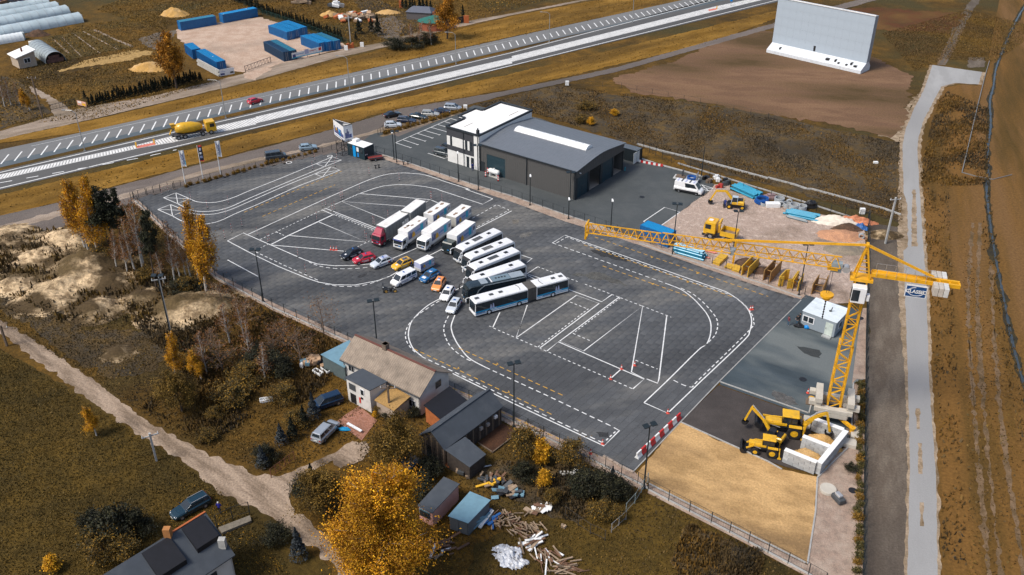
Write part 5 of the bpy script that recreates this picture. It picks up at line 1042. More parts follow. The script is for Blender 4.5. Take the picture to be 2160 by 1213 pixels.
c_=hN+Vv*(WID+2.2)+U*(-1.8+.9);cd=container('dark storage container with one white door standing open beside the hall',Vector((at((1338,338)).x-1.2,at((1338,338)).y+1.0,0)),math.atan2(Vv.y,Vv.x)+math.pi/2+math.pi,5.2,2.2,2.6,M_cblk,mat('container_grey_roof',(.12,.14,.16)),ribs=True,doors=False)
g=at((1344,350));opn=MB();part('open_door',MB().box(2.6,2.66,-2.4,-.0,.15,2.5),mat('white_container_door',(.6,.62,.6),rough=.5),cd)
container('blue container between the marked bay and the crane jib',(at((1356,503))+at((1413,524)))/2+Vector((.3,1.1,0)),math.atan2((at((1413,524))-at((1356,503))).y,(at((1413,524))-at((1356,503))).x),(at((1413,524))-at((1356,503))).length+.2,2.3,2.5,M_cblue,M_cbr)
# far container lot
def cont2(label,a,b,wd,H_,side,roof,away=1,**k):
 A_,B_=at(a),at(b);d=(B_-A_);L_=d.length;d.normalize();nrm=Vector((-d.y,d.x,0));nrm=nrm if nrm.y*away>0 else-nrm
 return container(label,(A_+B_)/2+nrm*wd/2,math.atan2(d.y,d.x),L_,wd,H_,side,roof,'blue containers on the gravel lot',**k)
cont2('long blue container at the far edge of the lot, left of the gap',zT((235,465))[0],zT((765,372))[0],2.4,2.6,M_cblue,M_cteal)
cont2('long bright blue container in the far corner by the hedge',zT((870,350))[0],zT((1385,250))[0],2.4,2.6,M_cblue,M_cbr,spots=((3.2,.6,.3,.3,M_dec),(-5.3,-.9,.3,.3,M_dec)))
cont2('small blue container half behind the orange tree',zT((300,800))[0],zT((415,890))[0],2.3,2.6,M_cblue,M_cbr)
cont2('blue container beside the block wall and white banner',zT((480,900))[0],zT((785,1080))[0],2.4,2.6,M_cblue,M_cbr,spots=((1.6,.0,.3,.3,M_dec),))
def multi(label,near,left,right,n,H_,side,roofs,faces):
 N,Lp,Rp=at(near),at(left),at(right);d=(Lp-N);L_=d.length;d.normalize();w=(Rp-N);Wt=w.length;w.normalize()
 for i in range(n):
  wd=Wt/n;c=N+w*(wd*(i+.5))+d*L_/2;container(label[i],c,math.atan2(-d.y,-d.x),L_,wd-.05,H_,side,roofs[i],'blue containers on the gravel lot')
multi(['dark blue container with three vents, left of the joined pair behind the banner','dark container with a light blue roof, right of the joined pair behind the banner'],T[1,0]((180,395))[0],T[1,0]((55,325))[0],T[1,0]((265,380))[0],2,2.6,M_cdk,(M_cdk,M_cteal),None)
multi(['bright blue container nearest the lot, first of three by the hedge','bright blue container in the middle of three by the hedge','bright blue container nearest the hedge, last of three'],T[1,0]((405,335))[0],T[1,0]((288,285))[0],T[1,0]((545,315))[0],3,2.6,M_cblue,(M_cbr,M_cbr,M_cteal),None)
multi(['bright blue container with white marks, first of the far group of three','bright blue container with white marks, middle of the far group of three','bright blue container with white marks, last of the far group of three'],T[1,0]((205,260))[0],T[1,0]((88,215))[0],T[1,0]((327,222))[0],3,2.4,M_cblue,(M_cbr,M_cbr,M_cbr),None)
def board(name,label,a,b,h,z0,m,cat,posts=True,t=.08,decs=()):
 A_,B_=at(a),at(b);d=B_-A_;L_=d.length;r=thing(name,label,cat,(A_.x,A_.y,0),math.atan2(d.y,d.x));part('panel',MB().box(0,L_,-t/2,t/2,z0,z0+h),m,r)
 if posts:
  for x in(L_*.1,L_*.5,L_*.9):part('post',MB().box(x-.05,x+.05,t/2,t/2+.1,0,z0+h),M_dgrey,r)
 for(x0,x1,za,zb,mm)in decs:part('print',MB().box(x0*L_,x1*L_,-t/2-.015,-t/2+.002,z0+za*h,z0+zb*h),mm,r)
 return r
def words(root,L_,x0,x1,z0,z1,m,t=-.07,n=14,seed=1):
 rd=random.Random(seed);mb=MB();x=x0
 while x<x1:w=rd.uniform(.1,.3);mb.box(x,min(x+w,x1),t,t+.02,z0,z1);x+=w+.1
 part('lettering',mb,m,root)
b_=board('banner','long white banner with red and blue prints in front of the dark containers',zW((640,395))[0],zW((1165,275))[0],1.5,.5,M_dec,'banner',decs=((.02,.12,.1,.7,M_blue2),(.42,.55,.3,1.15,M_lil),(.88,.97,.4,.95,M_pred),(.0,1,.0,.15,M_cyan)))
words(b_,8,1.3,3.8,1.3,1.5,M_blue1);words(b_,8,5.5,7.5,1.4,1.6,M_pred,seed=3)
board('banner','white banner showing two dark cars at the end of the block wall',zT((815,1160))[0],zT((1035,1120))[0],1.7,.2,M_dec,'banner',decs=((.06,.34,.12,.4,M_blue2),(.72,.95,.2,.45,M_black),(.1,.4,.6,.68,M_lil)))
A_,B_=at(zT((480,975))[0]),at(zT((820,1160))[0]);d=B_-A_;L_=d.length;bw=thing('block_wall','grey concrete block wall beside the blue container','wall',(A_.x,A_.y,0),math.atan2(d.y,d.x));nb_=int(L_/1.2)
bmesh_=MB().box(.02,1.18,-.2,.2,.01,.44).data('block');bmesh_.materials.append(M_conc)
for r_ in range(4):
 for k in range(nb_):o=part('block',bmesh_,None,bw);o.location=(k*1.2+(.6 if r_%2 else 0),0,r_*.45)
def gate(label,a,b,h=1.6,name='gate',bars=8,diag=True):
 A_,B_=at(a),at(b);d=B_-A_;L_=d.length;r=thing(name,label,'gate',(A_.x,A_.y,0),math.atan2(d.y,d.x));part('gate_frame',MB().box(0,L_,-.04,.04,.2,.3).box(0,L_,-.04,.04,h-.1,h).box(0,.1,-.05,.05,0,h+.1).box(L_-.1,L_,-.05,.05,0,h+.1),M_black,r)
 for k in range(1,bars):part('bar',MB().beam((L_*k/bars,0,.3),(L_*k/bars,0,h-.1),.05),M_black,r)
 if diag:
  for k in range(0,bars):part('brace',MB().beam((L_*k/bars,0,.3),(L_*(k+1)/bars,0,h-.1),.05),M_black,r)
 else:
  mb=MB()
  for k in range(int(L_/.25)):mb.box(k*.25,k*.25+.03,-.02,.02,.3,h-.1)
  part('infill_bars',mb,M_black,r)
gate('black sliding gate of the container lot',zT((1195,1085))[0],(572,132));gate('dark entrance gate of the market garden',T[0,0]((325,710))[0],T[0,0]((485,672))[0],1.5,diag=False)
board('sign_board','small colourful sign board beside the garden gate and hedge',T[0,0]((500,678))[0],T[0,0]((556,690))[0],1.1,.3,mat('peach_board',(.7,.4,.3)),'sign',decs=((.1,.5,.5,.9,M_dec),(.55,.95,.1,.6,M_yel)))
# greenhouses
M_film=mat('greenhouse_film',(.46,.54,.56),rough=.28,var=.16,scale=.5,spec=.6,stain=(.22,.28,.29),stain_amt=.6,stain_scale=.25)
M_filmw=mat('white_film',(.72,.76,.75),rough=.4,var=.06)
def tunnel(label,e0,e1,w,h,m,open_end=False,ngrp='polytunnels in the market garden',end_m=None,ribs_n=16,L_ext=0):
 A_,B_=at(e0),at(e1);d=A_-B_;L_=d.length+L_ext;r=thing('polytunnel',label,'greenhouse',(B_.x,B_.y,0),math.atan2(d.y,d.x),ngrp);d.normalize()
 ths=np.linspace(math.pi,0,13)
 def sec(x,k=1):return[(x,w/2*k*math.cos(t),h*k*math.sin(t)**.85)for t in ths]
 xs=np.linspace(0,L_,ribs_n*2+1);mb=MB();S=[sec(x,.985 if i%2 else 1)for i,x in enumerate(xs)];vs=[v for s_ in S for v in s_];n_=13
 fs=[(k*n_+i,k*n_+i+1,(k+1)*n_+i+1,(k+1)*n_+i)for k in range(len(S)-1)for i in range(n_-1)];mb.add(vs,fs);part('film_cover',mb,m,r,smooth=True)
 for k in range(ribs_n+1):
  rb=MB();x=L_*k/ribs_n;q=sec(x,1.01)
  for a,b in zip(q,q[1:]):rb.beam(a,b,.07)
  part('hoop',rb,M_alu if m is not M_filmw else M_dec,r)
 end=MB();q=sec(.02,.98)
 if not open_end:end.poly(q);part('end_wall',end,m,r);part('door_frame',MB().box(-.6,0,-.9,.9,0,1.9),mat('pale_shed',(.4,.46,.46)),r)
 else:
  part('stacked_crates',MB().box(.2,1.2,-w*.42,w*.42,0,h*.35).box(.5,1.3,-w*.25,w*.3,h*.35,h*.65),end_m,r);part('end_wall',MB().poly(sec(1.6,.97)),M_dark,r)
 return r
rdm=mat('rusty_crates',(.13,.06,.045),rough=.8,var=.5,scale=1.5)
def tun_px(a):return zS(a)[0]
tunnel('polytunnel nearest the little white roofed house',tun_px((-300,620)),tun_px((1285,330)),5.8,2.6,M_film,L_ext=12)
tunnel('second polytunnel from the little white roofed house',tun_px((-300,465)),tun_px((1075,205)),5.6,2.5,M_film,L_ext=12)
tunnel('third polytunnel from the little white roofed house',tun_px((-300,355)),tun_px((915,140)),5.4,2.4,M_film,L_ext=12)
tunnel('farthest polytunnel of the row, at the picture edge',tun_px((-300,250)),tun_px((765,75)),5.4,2.4,M_film,L_ext=12)
tunnel('short white-covered polytunnel beside the little house',tun_px((-160,715)),tun_px((365,625)),3.6,2.1,M_filmw,ribs_n=8)
tunnel('open grey tunnel shed full of crates beside the little house',tun_px((610,800)),tun_px((900,1000)),5.2,2.9,mat('grey_film',(.28,.32,.33),rough=.4,var=.2),open_end=True,ribs_n=8,end_m=rdm)
p=zS((545,760))[0];g=at(p);solo('water_tank',MB().hexa([(g.x-1.2,g.y-.2,0),(g.x,g.y-1,0),(g.x+1.2,g.y+.3,0),(g.x,g.y+1.1,0)],[(g.x-1.2,g.y-.2,1.9),(g.x,g.y-1,1.9),(g.x+1.2,g.y+.3,1.9),(g.x,g.y+1.1,1.9)]),mat('white_tank_box',(.62,.62,.58),rough=.5,var=.1),'square white water tank between the little house and the polytunnels','tank',bevel=.15)
A_=at(zS((320,1105))[0]);B_=at(zS((555,1055))[0]);C_=at(zS((185,1010))[0]);d=(B_-A_).normalized();wA=(B_-A_).length;nrm=Vector((-d.y,d.x,0));lg=5.2
lh=thing('small_house','little beige house with a bright white tilted roof','house',(A_.x,A_.y,0),math.atan2(d.y,d.x));M_beige=mat('beige_wall',(.42,.34,.26),rough=.85)
wA=4.6
part('wall',MB().hexa([(0,0,0),(wA,0,0),(wA,lg,0),(0,lg,0)],[(0,0,3.0),(wA,0,4.0),(wA,lg,4.0),(0,lg,3.0)]),M_beige,lh)
part('roof',MB().hexa([(-.5,-.4,2.9),(wA+.4,-.4,4.1),(wA+.4,lg+.4,4.1),(-.5,lg+.4,2.9)],[(-.5,-.4,3.1),(wA+.4,-.4,4.3),(wA+.4,lg+.4,4.3),(-.5,lg+.4,3.1)]),M_membrane,lh)
wf=part('window_frame',MB().box(1.5,3.2,-.08,-.003,1.2,2.5),M_dec,lh);part('pane',MB().box(1.6,2.3,-.1,-.081,1.3,2.4),M_glass,wf);part('pane',MB().box(2.4,3.1,-.1,-.081,1.3,2.4),M_glass,wf);part('chimney',MB().box(2.2,2.6,2.4,2.8,3.5,4.7),mat('dark_brick',(.12,.04,.03)),lh)
g=at(zR((1215,590))[0]);M_brick=mat('red_brick',(.30,.09,.045),rough=.85,var=.25,scale=3);gh=thing('brick_house','red brick round-fronted house with a green conical roof','house',(g.x,g.y+3.0,0),R(12))
n8=12;rr=4.6;ring_=[(rr*math.cos(i*2*math.pi/n8),rr*.8*math.sin(i*2*math.pi/n8))for i in range(n8)]
part('wall',MB().prism(ring_,0,2.6),M_brick,gh);mb=MB();mb.add([(x*1.12,y*1.12,2.55)for x,y in ring_]+[(0,0,4.1)],[(i,(i+1)%n8,n8)for i in range(n8)]+[tuple(range(n8-1,-1,-1))]);part('roof',mb,mat('green_roof',(.018,.13,.10),rough=.6,var=.1),gh);part('chimney',MB().box(-.3,.3,.2,.8,3.6,4.9),M_brick,gh)
g=at(zR((960,390))[0]);gs_=thing('grey_shed','grey metal shed with a hipped roof behind the green roofed house','shed',(g.x,g.y+3,0),R(-12));M_gsh=mat('grey_metal',(.10,.11,.14),rough=.6)
part('wall',MB().box(-4,4,-2.5,2.5,0,2.4),mat('grey_wall',(.11,.10,.10)),gs_);part('roof',MB().hexa([(-4.3,-2.8,2.35),(4.3,-2.8,2.35),(4.3,2.8,2.35),(-4.3,2.8,2.35)],[(-2.5,-.4,3.6),(3,-.4,3.6),(3,.4,3.6),(-2.5,.4,3.6)]),M_gsh,gs_)
g=at(zR((985,205))[0]);solo('barrel',MB().cyl((g.x,g.y,.9),(1,0,0),.8,2.0,12),mat('bright_blue_plastic',(.0,.2,.7),rough=.4),'bright blue tank on its side behind the grey shed','tank')
for q,lab in((((1785,440),(1865,425)),'orange brick gate pillar at the end of the dark fence'),(((558,150),(582,165)),'tall orange brick pillar at the corner of the conifer hedge')):
 a,b=at(zR(q[0])[0]),at(zR(q[1])[0]);w=max(.5,(b-a).length);solo('brick_pillar',MB().box(a.x,a.x+w,a.y,a.y+.6,0,2.2 if w>.8 else 3.0),mat('orange_brick',(.42,.11,.03),rough=.8),lab,'pillar')
def dfence(label,a,b,h,m,n=10,name='fence',cat='fence',grp=None):
 A_,B_=at(a),at(b);d=B_-A_;L_=d.length;r=thing(name,label,cat,(A_.x,A_.y,0),math.atan2(d.y,d.x),grp);n=max(1,int(n));me=MB().box(.02,L_/n-.02,-.04,.04,.1,h).data('panel');me.materials.append(m)
 for k in range(n):o=part('panel',me,None,r);o.location=(k*L_/n,0,0)
 pm=MB().box(-.05,.05,-.07,.07,0,h+.08).data('post');pm.materials.append(m)
 for k in range(n+1):o=part('post',pm,None,r);o.location=(k*L_/n,0,0)
 return r
M_dkfence=mat('dark_fence',(.025,.028,.032),rough=.7)
df=dfence('dark solid fence with a white sign between the trees',zR((1560,475))[0],zR((1785,435))[0],2.0,M_dkfence,6);part('sign',MB().box(.4,1.9,-.12,-.06,1.2,1.6),M_dec,df)
a,b=at(zW((1600,195))[0]),at(zW((1720,180))[0]);kq=thing('brick_planter','orange brick pillars and letter box at the drive entrance','pillar',(a.x,a.y,0),math.atan2((b-a).y,(b-a).x));part('pillar',MB().box(0,.7,0,.6,0,1.5),MATS['orange_brick'],kq);part('pillar',MB().box((b-a).length-.5,(b-a).length,0,.6,0,1.5),MATS['orange_brick'],kq);part('wall',MB().box(.7,(b-a).length-.5,.1,.5,0,1.1),MATS['orange_brick'],kq)
for q,lab in((zW((1580,215))[0],'white notice board left of the orange pillars'),(zW((1860,155))[0],'white cabinet standing right of the orange pillars')):
 a=at(q);solo('white_cabinet',MB().box(a.x-.5,a.x+.5,a.y-.15,a.y+.15,0,1.3),M_sw,lab,'cabinet')
# drive-in style screen
M_scr=mat('screen_panels',(.37,.43,.49),rough=.55,var=.05,scale=.3);M_scrb=mat('screen_base',(.62,.65,.68),rough=.6,stain=(.4,.42,.45),stain_amt=.3)
A_=at(T[3,0]((-12,335))[0]);B_=at(T[3,0]((590,475))[0]);d=(B_-A_).normalized();L_=(B_-A_).length;nrm=Vector((-d.y,d.x,0));nrm=nrm if nrm.y>0 else-nrm
scr=thing('open_air_screen','huge grey open air screen on a stepped white base in the brown field','screen',(A_.x,A_.y,0),math.atan2(d.y,d.x));Lr=L_
part('base',MB().extrude([(0,0),(5.2,0),(5.2,1.2),(4.0,2.6),(3.0,2.6),(.0,.9)],0,1).xf(Matrix(((0,Lr,0,0),(1,0,0,0),(0,0,1,0),(0,0,0,1)))),M_scrb,scr,bevel=.05)
HS=height((1626,115),6)*.98
nx=14;nz=5;hh=12.2;pm=MB().box(.004,Lr/nx-.004,2.55,2.85,.0,hh/nz-.008).data('screen_panel');pm.materials.append(M_scr)
for i in range(nx):
 for j in range(nz):o=part('screen_panel',pm,None,scr);o.location=(i*Lr/nx,0,2.4+j*hh/nz)
part('screen_back',MB().box(.0,Lr,2.86,4.4,2.4,2.4+hh-.1),mat('screen_back',(.3,.32,.34)),scr);part('top_edge',MB().box(-.1,Lr+.1,2.4,2.9,2.4+hh,2.4+hh+.25),M_dec,scr)
rd=random.Random(5)
for(u,z,w,h)in((.12,1.55,.25,.5),(.62,1.5,.7,.3),(.71,1.6,.3,.3),(.75,1.2,.35,.3),(.83,1.2,.35,.25),(.87,1.7,.3,.6),(.91,1.3,.6,.2)):
 part('hole',MB().box(u*Lr,u*Lr+w*1.4,.9*(z-.9)/1.0+.2,.9*(z-.9)+1.6,z-.3,z+.35),M_black,scr)
part('hole',MB().box(.45*Lr,.45*Lr+.6,2.5,2.54,2.5,3.9),M_black,scr)
# crane, plant, yard objects
def V3(p,z=None):return Vector((p.x,p.y,p.z if z is None else z))
# self-erecting crane
cb=at((1752,880));ZJ=17.6
def solve_z(px):
 return height((1752,880),px)
zj=height((1752,880),574);za=height((1752,880),522)
top=V3(cb,zj);tipL=at((1238,487),zj);tipR=at((2026,597),zj)
jd=(tipL-tipR);jd.z=0;jd.normalize()
crane=thing('tower_crane','yellow lattice tower crane standing over the fence and grey site cabin','crane',(cb.x,cb.y,0),0,world=True)
side=Vector((-jd.y,jd.x,0));side=side if side.y<0 else-side
cen=tipR+(top-tipR).dot(jd)*jd
def lattice(mb,a,b,w,n,r=.05,ax=None,ay=None,rd_=.03):
 """square lattice mast from a to b"""
 d=(b-a).normalized();ax=ax or d.orthogonal().normalized();ay=ay or d.cross(ax);c=[(ax*sx+ay*sy)*w/2 for sx,sy in((-1,-1),(1,-1),(1,1),(-1,1))]
 for o_ in c:mb.beam(a+o_,b+o_,r*2)
 for k in range(n):
  p=a+(b-a)*(k/n);q=a+(b-a)*((k+1)/n)
  for i in range(4):
   mb.beam(p+c[i],q+c[(i+1)%4],rd_*2)if(k+i)%2==0 else mb.beam(p+c[(i+1)%4],q+c[i],rd_*2)
   if k%3==0:mb.beam(p+c[i],p+c[(i+1)%4],rd_*2)
mb=MB();foot=Vector((cb.x,cb.y,2.0));lattice(mb,foot,V3(cen,zj*.52),1.55,9,.085,jd,side,.05);part('lower_mast',mb,M_plant_o,crane)
mb=MB();lattice(mb,foot+(V3(cen,zj)-foot)*.48,V3(cen,zj-1.2),1.3,9,.075,jd,side,.045);part('upper_mast',mb,M_plant_o,crane)
def jibtruss(a,b,w,h,n,r=.055):
 mb=MB();s_=side*w/2;up=Vector((0,0,h))
 mb.beam(a-s_,b-s_,r*2);mb.beam(a+s_,b+s_,r*2);mb.beam(a+up,b+up,r*2.2)
 for k in range(n):
  p=a+(b-a)*(k/n);m_=a+(b-a)*((k+.5)/n)+up;q=a+(b-a)*((k+1)/n)
  for s2 in(-s_,s_):mb.beam(p+s2,m_,r*1.2);mb.beam(m_,q+s2,r*1.2)
  mb.beam(p-s_,p+s_,r*1.2);mb.beam(p-s_,q+s_,r*.9)
 return mb
LJ=(tipL-cen).length
sec=[0,.36,.37,.68,.685,1.0];jr=V3(cen,zj)+jd*2.6;je=V3(tipL,zj)
s1_,s2_=jr+(je-jr)*.40,jr+(je-jr)*.415;s3_,s4_=jr+(je-jr)*.69,jr+(je-jr)*.695
part('jib_section',jibtruss(jr,s1_,1.25,1.25,9),M_plant_o,crane);part('jib_section',jibtruss(s2_,s3_,1.2,1.2,8),M_plant_o,crane);part('jib_section',jibtruss(s4_,je,1.05,1.1,10),M_plant_o,crane)
part('jib_tip',MB().beam(je+side*.8-Vector((0,0,.8)),je+side*.8+Vector((0,0,1.2)),.2).beam(je-side*.8-Vector((0,0,.8)),je-side*.8+Vector((0,0,1.2)),.2).beam(je-side*.8+Vector((0,0,1.1)),je+side*.8+Vector((0,0,1.1)),.2).beam(je-side*.8-Vector((0,0,.7)),je+side*.8-Vector((0,0,.7)),.25),M_plant_o,crane)
apex=V3(cen,za)+jd*.1
part('tie_bar',MB().beam(apex,s2_+(s3_-s2_)*.25+Vector((0,0,1.3)),.16).beam(apex+side*.3,s2_+(s3_-s2_)*.25+side*.3+Vector((0,0,1.3)),.1),M_plant_o,crane)
mb=MB()
for sx in(-1,1):
 for sy in(-1,1):mb.beam(V3(cen,zj-1.0)+jd*sx*.85+side*sy*.75,apex+side*sy*.18,.17)
for t in(.25,.5,.75):
 for sy in(-1,1):p=V3(cen,zj-1)*(1-t)+apex*t;w=.85*(1-t);mb.beam(p-jd*w+side*sy*.5*(1-t)+side*sy*.1,p+jd*w+side*sy*.5*(1-t)+side*sy*.1,.09)
mb.beam(apex-side*.4,apex+side*.4,.3);part('tower_head',mb,M_plant_o,crane)
part('slewing_platform',MB().beam(V3(cen,zj-1.1)-jd*1.3,V3(cen,zj-1.1)+jd*1.3,1.7,.35),M_plant_o,crane)
part('slewing_ring',MB().cyl(V3(cen,zj-1.5),(0,0,1),.85,.4,18),M_black,crane)
cj=tipR-Vector((0,0,.3));mb=MB();c0=V3(cen,zj-.6)-jd*1.0;c0b=Vector((c0.x,c0.y,zj-.3))
for s in(-1,1):mb.beam(c0b+side*s*.45,Vector((cj.x,cj.y,zj-.3))+side*s*.45,.28,.45)
for k in range(10):p=c0b+(Vector((cj.x,cj.y,zj-.3))-c0b)*k/9;mb.beam(p-side*.45,p+side*.45,.15)
mb.beam(c0b+Vector((0,0,.05)),c0b+(Vector((cj.x,cj.y,zj-.3))-c0b)*.62+Vector((0,0,.05)),.8,.12);part('counter_jib',mb,M_plant_o,crane)
part('tie_bar',MB().beam(apex,c0b+(Vector((cj.x,cj.y,zj))-c0b)*.70+Vector((0,0,.4)),.2).beam(apex+side*.35,c0b+(Vector((cj.x,cj.y,zj))-c0b)*.70+side*.35+Vector((0,0,.4)),.1),M_plant_o,crane)
mb=MB()
for s in(-1,1):
 hr=[c0b+side*s*.75+(Vector((cj.x,cj.y,zj-.3))-c0b)*t+Vector((0,0,.95))for t in np.linspace(.05,.72,7)]
 for a,b in zip(hr,hr[1:]):mb.beam(a,b,.035);mb.beam(a,a-Vector((0,0,.9)),.035)
part('handrail',mb,M_alu,crane)
M_cw=mat('counterweight_concrete',(.47,.42,.36),rough=.85,var=.12,stain=(.3,.26,.22),stain_amt=.5,world_co=True);q0=c0b+(Vector((cj.x,cj.y,zj-.3))-c0b)*.72;cl=(Vector((cj.x,cj.y,zj-.3))-c0b).length
for k in range(3):
 p=q0-jd*(cl*.055*k*1.05)
 for s in(-1,1):
  a=p+side*s*.62-Vector((0,0,.2));b=p+side*s*2.15-Vector((0,0,.2));part('counterweight',MB().beam(a,b,cl*.053,1.1),M_cw if k<2 else M_dec if False else mat('pale_counterweight',(.55,.54,.51),rough=.85,var=.1),crane,bevel=.03)
part('winch',MB().cyl(V3(cen,zj-.2)+jd*1.9,side,.42,.9,14),M_alu,crane);part('control_cabinet',MB().beam(V3(cen,zj-.1)+jd*2.4,V3(cen,zj-.1)+jd*3.6,.8,1.2),mat('cabinet_grey',(.25,.3,.32),rough=.5),crane)
ta=jr+(je-jr)*.41;part('trolley_winch',MB().beam(ta-jd*.4-side*.1,ta+jd*.4-side*.1,.7,.7).cyl(ta+side*.3,side,.35,.5,12),mat('motor_grey',(.25,.27,.28),rough=.5),crane)
cabc=V3(cen,zj-2.6)+side*1.35+jd*.15
cab_=part('operator_cab',MB().beam(cabc-jd*.9,cabc+jd*.75,1.1,2.1),M_wp,crane,bevel=.08)
part('cab_window',MB().beam(cabc+side*.56-jd*.15,cabc+side*.56+jd*.7,.04,1.5),M_glass,cab_);part('cab_window',MB().beam(cabc+jd*.78-side*.45,cabc+jd*.78+side*.45,.04,1.5),M_glass,cab_)
part('air_conditioner',MB().beam(cabc-jd*1.0-Vector((0,0,.3)),cabc-jd*1.35-Vector((0,0,.3)),.7,.8),M_dec,cab_,bevel=.05)
hz_=None
tr=jr+(je-jr)*.045
best=min(np.linspace(0,.3,301),key=lambda t:abs((lambda P:(P.x/(P.y*_cp-(P.z-CH)*_sp))*FPX+IW/2)(jr+(je-jr)*t)-1757));tr=jr+(je-jr)*best
g0=Vector((tr.x,tr.y,0));
def z_for(P,row):
 v=(row-IH/2)/FPX;d=Vector((0,_cp-v*_sp,-_sp-v*_cp));return CH+d.z*P.y/d.y
zh=z_for(g0,622);zc=z_for(g0,672)
part('trolley',MB().beam(tr-jd*.6-Vector((0,0,.3)),tr+jd*.6-Vector((0,0,.3)),1.2,.25),M_plant_o,crane)
part('hoist_rope',MB().tube((tr.x-.15,tr.y,tr.z-.3),(tr.x-.15,tr.y,zh+.3),.025,n=5).tube((tr.x+.15,tr.y,tr.z-.3),(tr.x+.15,tr.y,zh+.3),.025,n=5),M_black,crane)
part('hook_block',MB().cyl((tr.x,tr.y,zh),(0,0,1),.8,.3,18).cyl((tr.x,tr.y,zh-.35),(0,0,1),.45,.5,14),M_plant_o,crane);mb=MB();
for k in range(16):z=zh-.5-(zh-.5-zc)*k/16;mb.ring((tr.x,tr.y,z-.1),(1,0,0)if k%2 else(0,1,0),.12,.06,.05,8)
mb.tube((tr.x,tr.y,zh-.5),(tr.x,tr.y,zc),.05);part('chain',mb,M_black,crane)
p1=at((1903,590),zj-.7);p2=at((1954,599),zj-.7);f1=c0b+(Vector((cj.x,cj.y,zj))-c0b)*.41;f2=c0b+(Vector((cj.x,cj.y,zj))-c0b)*.655
BZ=zj-.75;bh=1.65;pn=MB();a_=V3(f1,BZ)+side*.62;b_=V3(f2,BZ)+side*.62
bn=part('banner',MB().beam(V3(a_,BZ-bh/2),V3(b_,BZ-bh/2),.06,bh),M_dec,crane)
M_bb=mat('banner_blue',(.005,.055,.18),rough=.5);e=(b_-a_).normalized();Lb=(b_-a_).length
part('banner_field',MB().beam(V3(a_,BZ-bh/2-.04)+e*.1+side*.035,V3(b_,BZ-bh/2-.04)-e*.1+side*.035,.03,bh-.28),M_bb,bn)
mb=MB();cc=(a_+b_)/2+side*.06;cc.z=BZ-bh/2-.04
def ell(t,rx,rz_):return cc+e*rx*math.cos(t)+Vector((0,0,rz_*math.sin(t)))
T_=list(np.linspace(math.radians(95),math.radians(320),26))
for t0,t1 in zip(T_,T_[1:]):mb.beam(ell(t0,Lb*.36,bh*.33),ell(t1,Lb*.36,bh*.33),.03,.07)
T_=list(np.linspace(math.radians(-40),math.radians(30),12))
for t0,t1 in zip(T_,T_[1:]):mb.beam(ell(t0,Lb*.36,bh*.33),ell(t1,Lb*.36,bh*.33),.03,.06)
part('logo_ellipse',mb,M_dec,bn)
def text_part(txt,size,m,parent,origin,xdir,updir,bold=.0,world_=True,nm='lettering',al='CENTER'):
 cu=bpy.data.curves.new('lettering','FONT');cu.body=txt;cu.size=size;cu.align_x=al;cu.align_y='CENTER';cu.extrude=.008;cu.offset=bold
 to=bpy.data.objects.new('lettering_source',cu);C.objects.link(to);bpy.context.view_layer.update()
 me=bpy.data.meshes.new_from_object(to.evaluated_get(bpy.context.evaluated_depsgraph_get()));bpy.data.objects.remove(to);bpy.data.curves.remove(cu)
 xd=Vector(xdir).normalized();ud=Vector(updir).normalized();nd=xd.cross(ud);Mx=Matrix(((xd.x,ud.x,nd.x,origin[0]),(xd.y,ud.y,nd.y,origin[1]),(xd.z,ud.z,nd.z,origin[2]),(0,0,0,1)))
 off=OFF.get(parent.name,Vector((0,0,0)))if world_ else Vector((0,0,0));me.transform(Matrix.Translation(-off)@Mx);me.name=nm;me.materials.clear();me.materials.append(m)
 o=bpy.data.objects.new(nm,me);C.objects.link(o);o.parent=parent
 if parent.name in OFF:OFF[o.name]=OFF[parent.name]
 return o
ex=e if e.x>0 else-e
text_part('CLASSIC',.6,M_dec,bn,cc+side*.02,ex,(0,0,1),.02)
M_bal=mat('ballast_concrete',(.50,.46,.39),rough=.85,var=.1,stain=(.33,.3,.25),stain_amt=.5,stain_scale=1.0,world_co=True)
bx=Vector((1,0,0));bxd=(at((1790,885))-at((1710,870)));bxd.z=0;bxd.normalize();byd=Vector((-bxd.y,bxd.x,0))
def bslab(c,a,b,z0,z1,nm='ballast_block',m=None):
 o0=cb+bxd*c[0]+byd*c[1];q=[o0+bxd*sx*a/2+byd*sy*b/2 for sx,sy in((-1,-1),(1,-1),(1,1),(-1,1))];part(nm,MB().hexa([V3(p,z0)for p in q],[V3(p,z1)for p in q]),m or M_bal,crane,bevel=.03)
for sx in(-1,1):
 bslab((sx*1.95,.2),.85,3.6,3.05,3.7)
 bslab((sx*2.35,1.3),1.5,.8,2.4,3.0);bslab((sx*2.35,-.9),1.5,.8,2.4,3.0)
 for k,yy in enumerate((1.7,-1.2)):bslab((sx*1.5,yy),1.7,.8,1.75,2.38)
for z in(1.1,1.75):bslab((0,-1.25-.01*z),3.6,.75,z,z+.6);bslab((0,1.75),3.6,.75,z,z+.6)
bslab((-1.6,.2),.7,3.0,1.1,1.7);bslab((1.6,.2),.7,3.0,1.1,1.7)
mb=MB()
for sx in(-1,1):
 for sy in(-1,1):mb.beam(V3(cb,.95),cb+bxd*sx*2.6+byd*sy*2.4+Vector((0,0,.7)),.35,.4)
part('base_cross',mb,M_plant_o,crane)
for sx in(-1,1):
 for sy in(-1,1):p=cb+bxd*sx*2.6+byd*sy*2.4;part('outrigger_foot',MB().cyl((p.x,p.y,.45),(0,0,1),.28,.7,10).cyl((p.x,p.y,.78),(0,0,1),.4,.12,10),M_plant_o,crane);bslab((sx*2.6,sy*2.4),1.3,1.3,.02,.16,'timber_pad',M_wood)
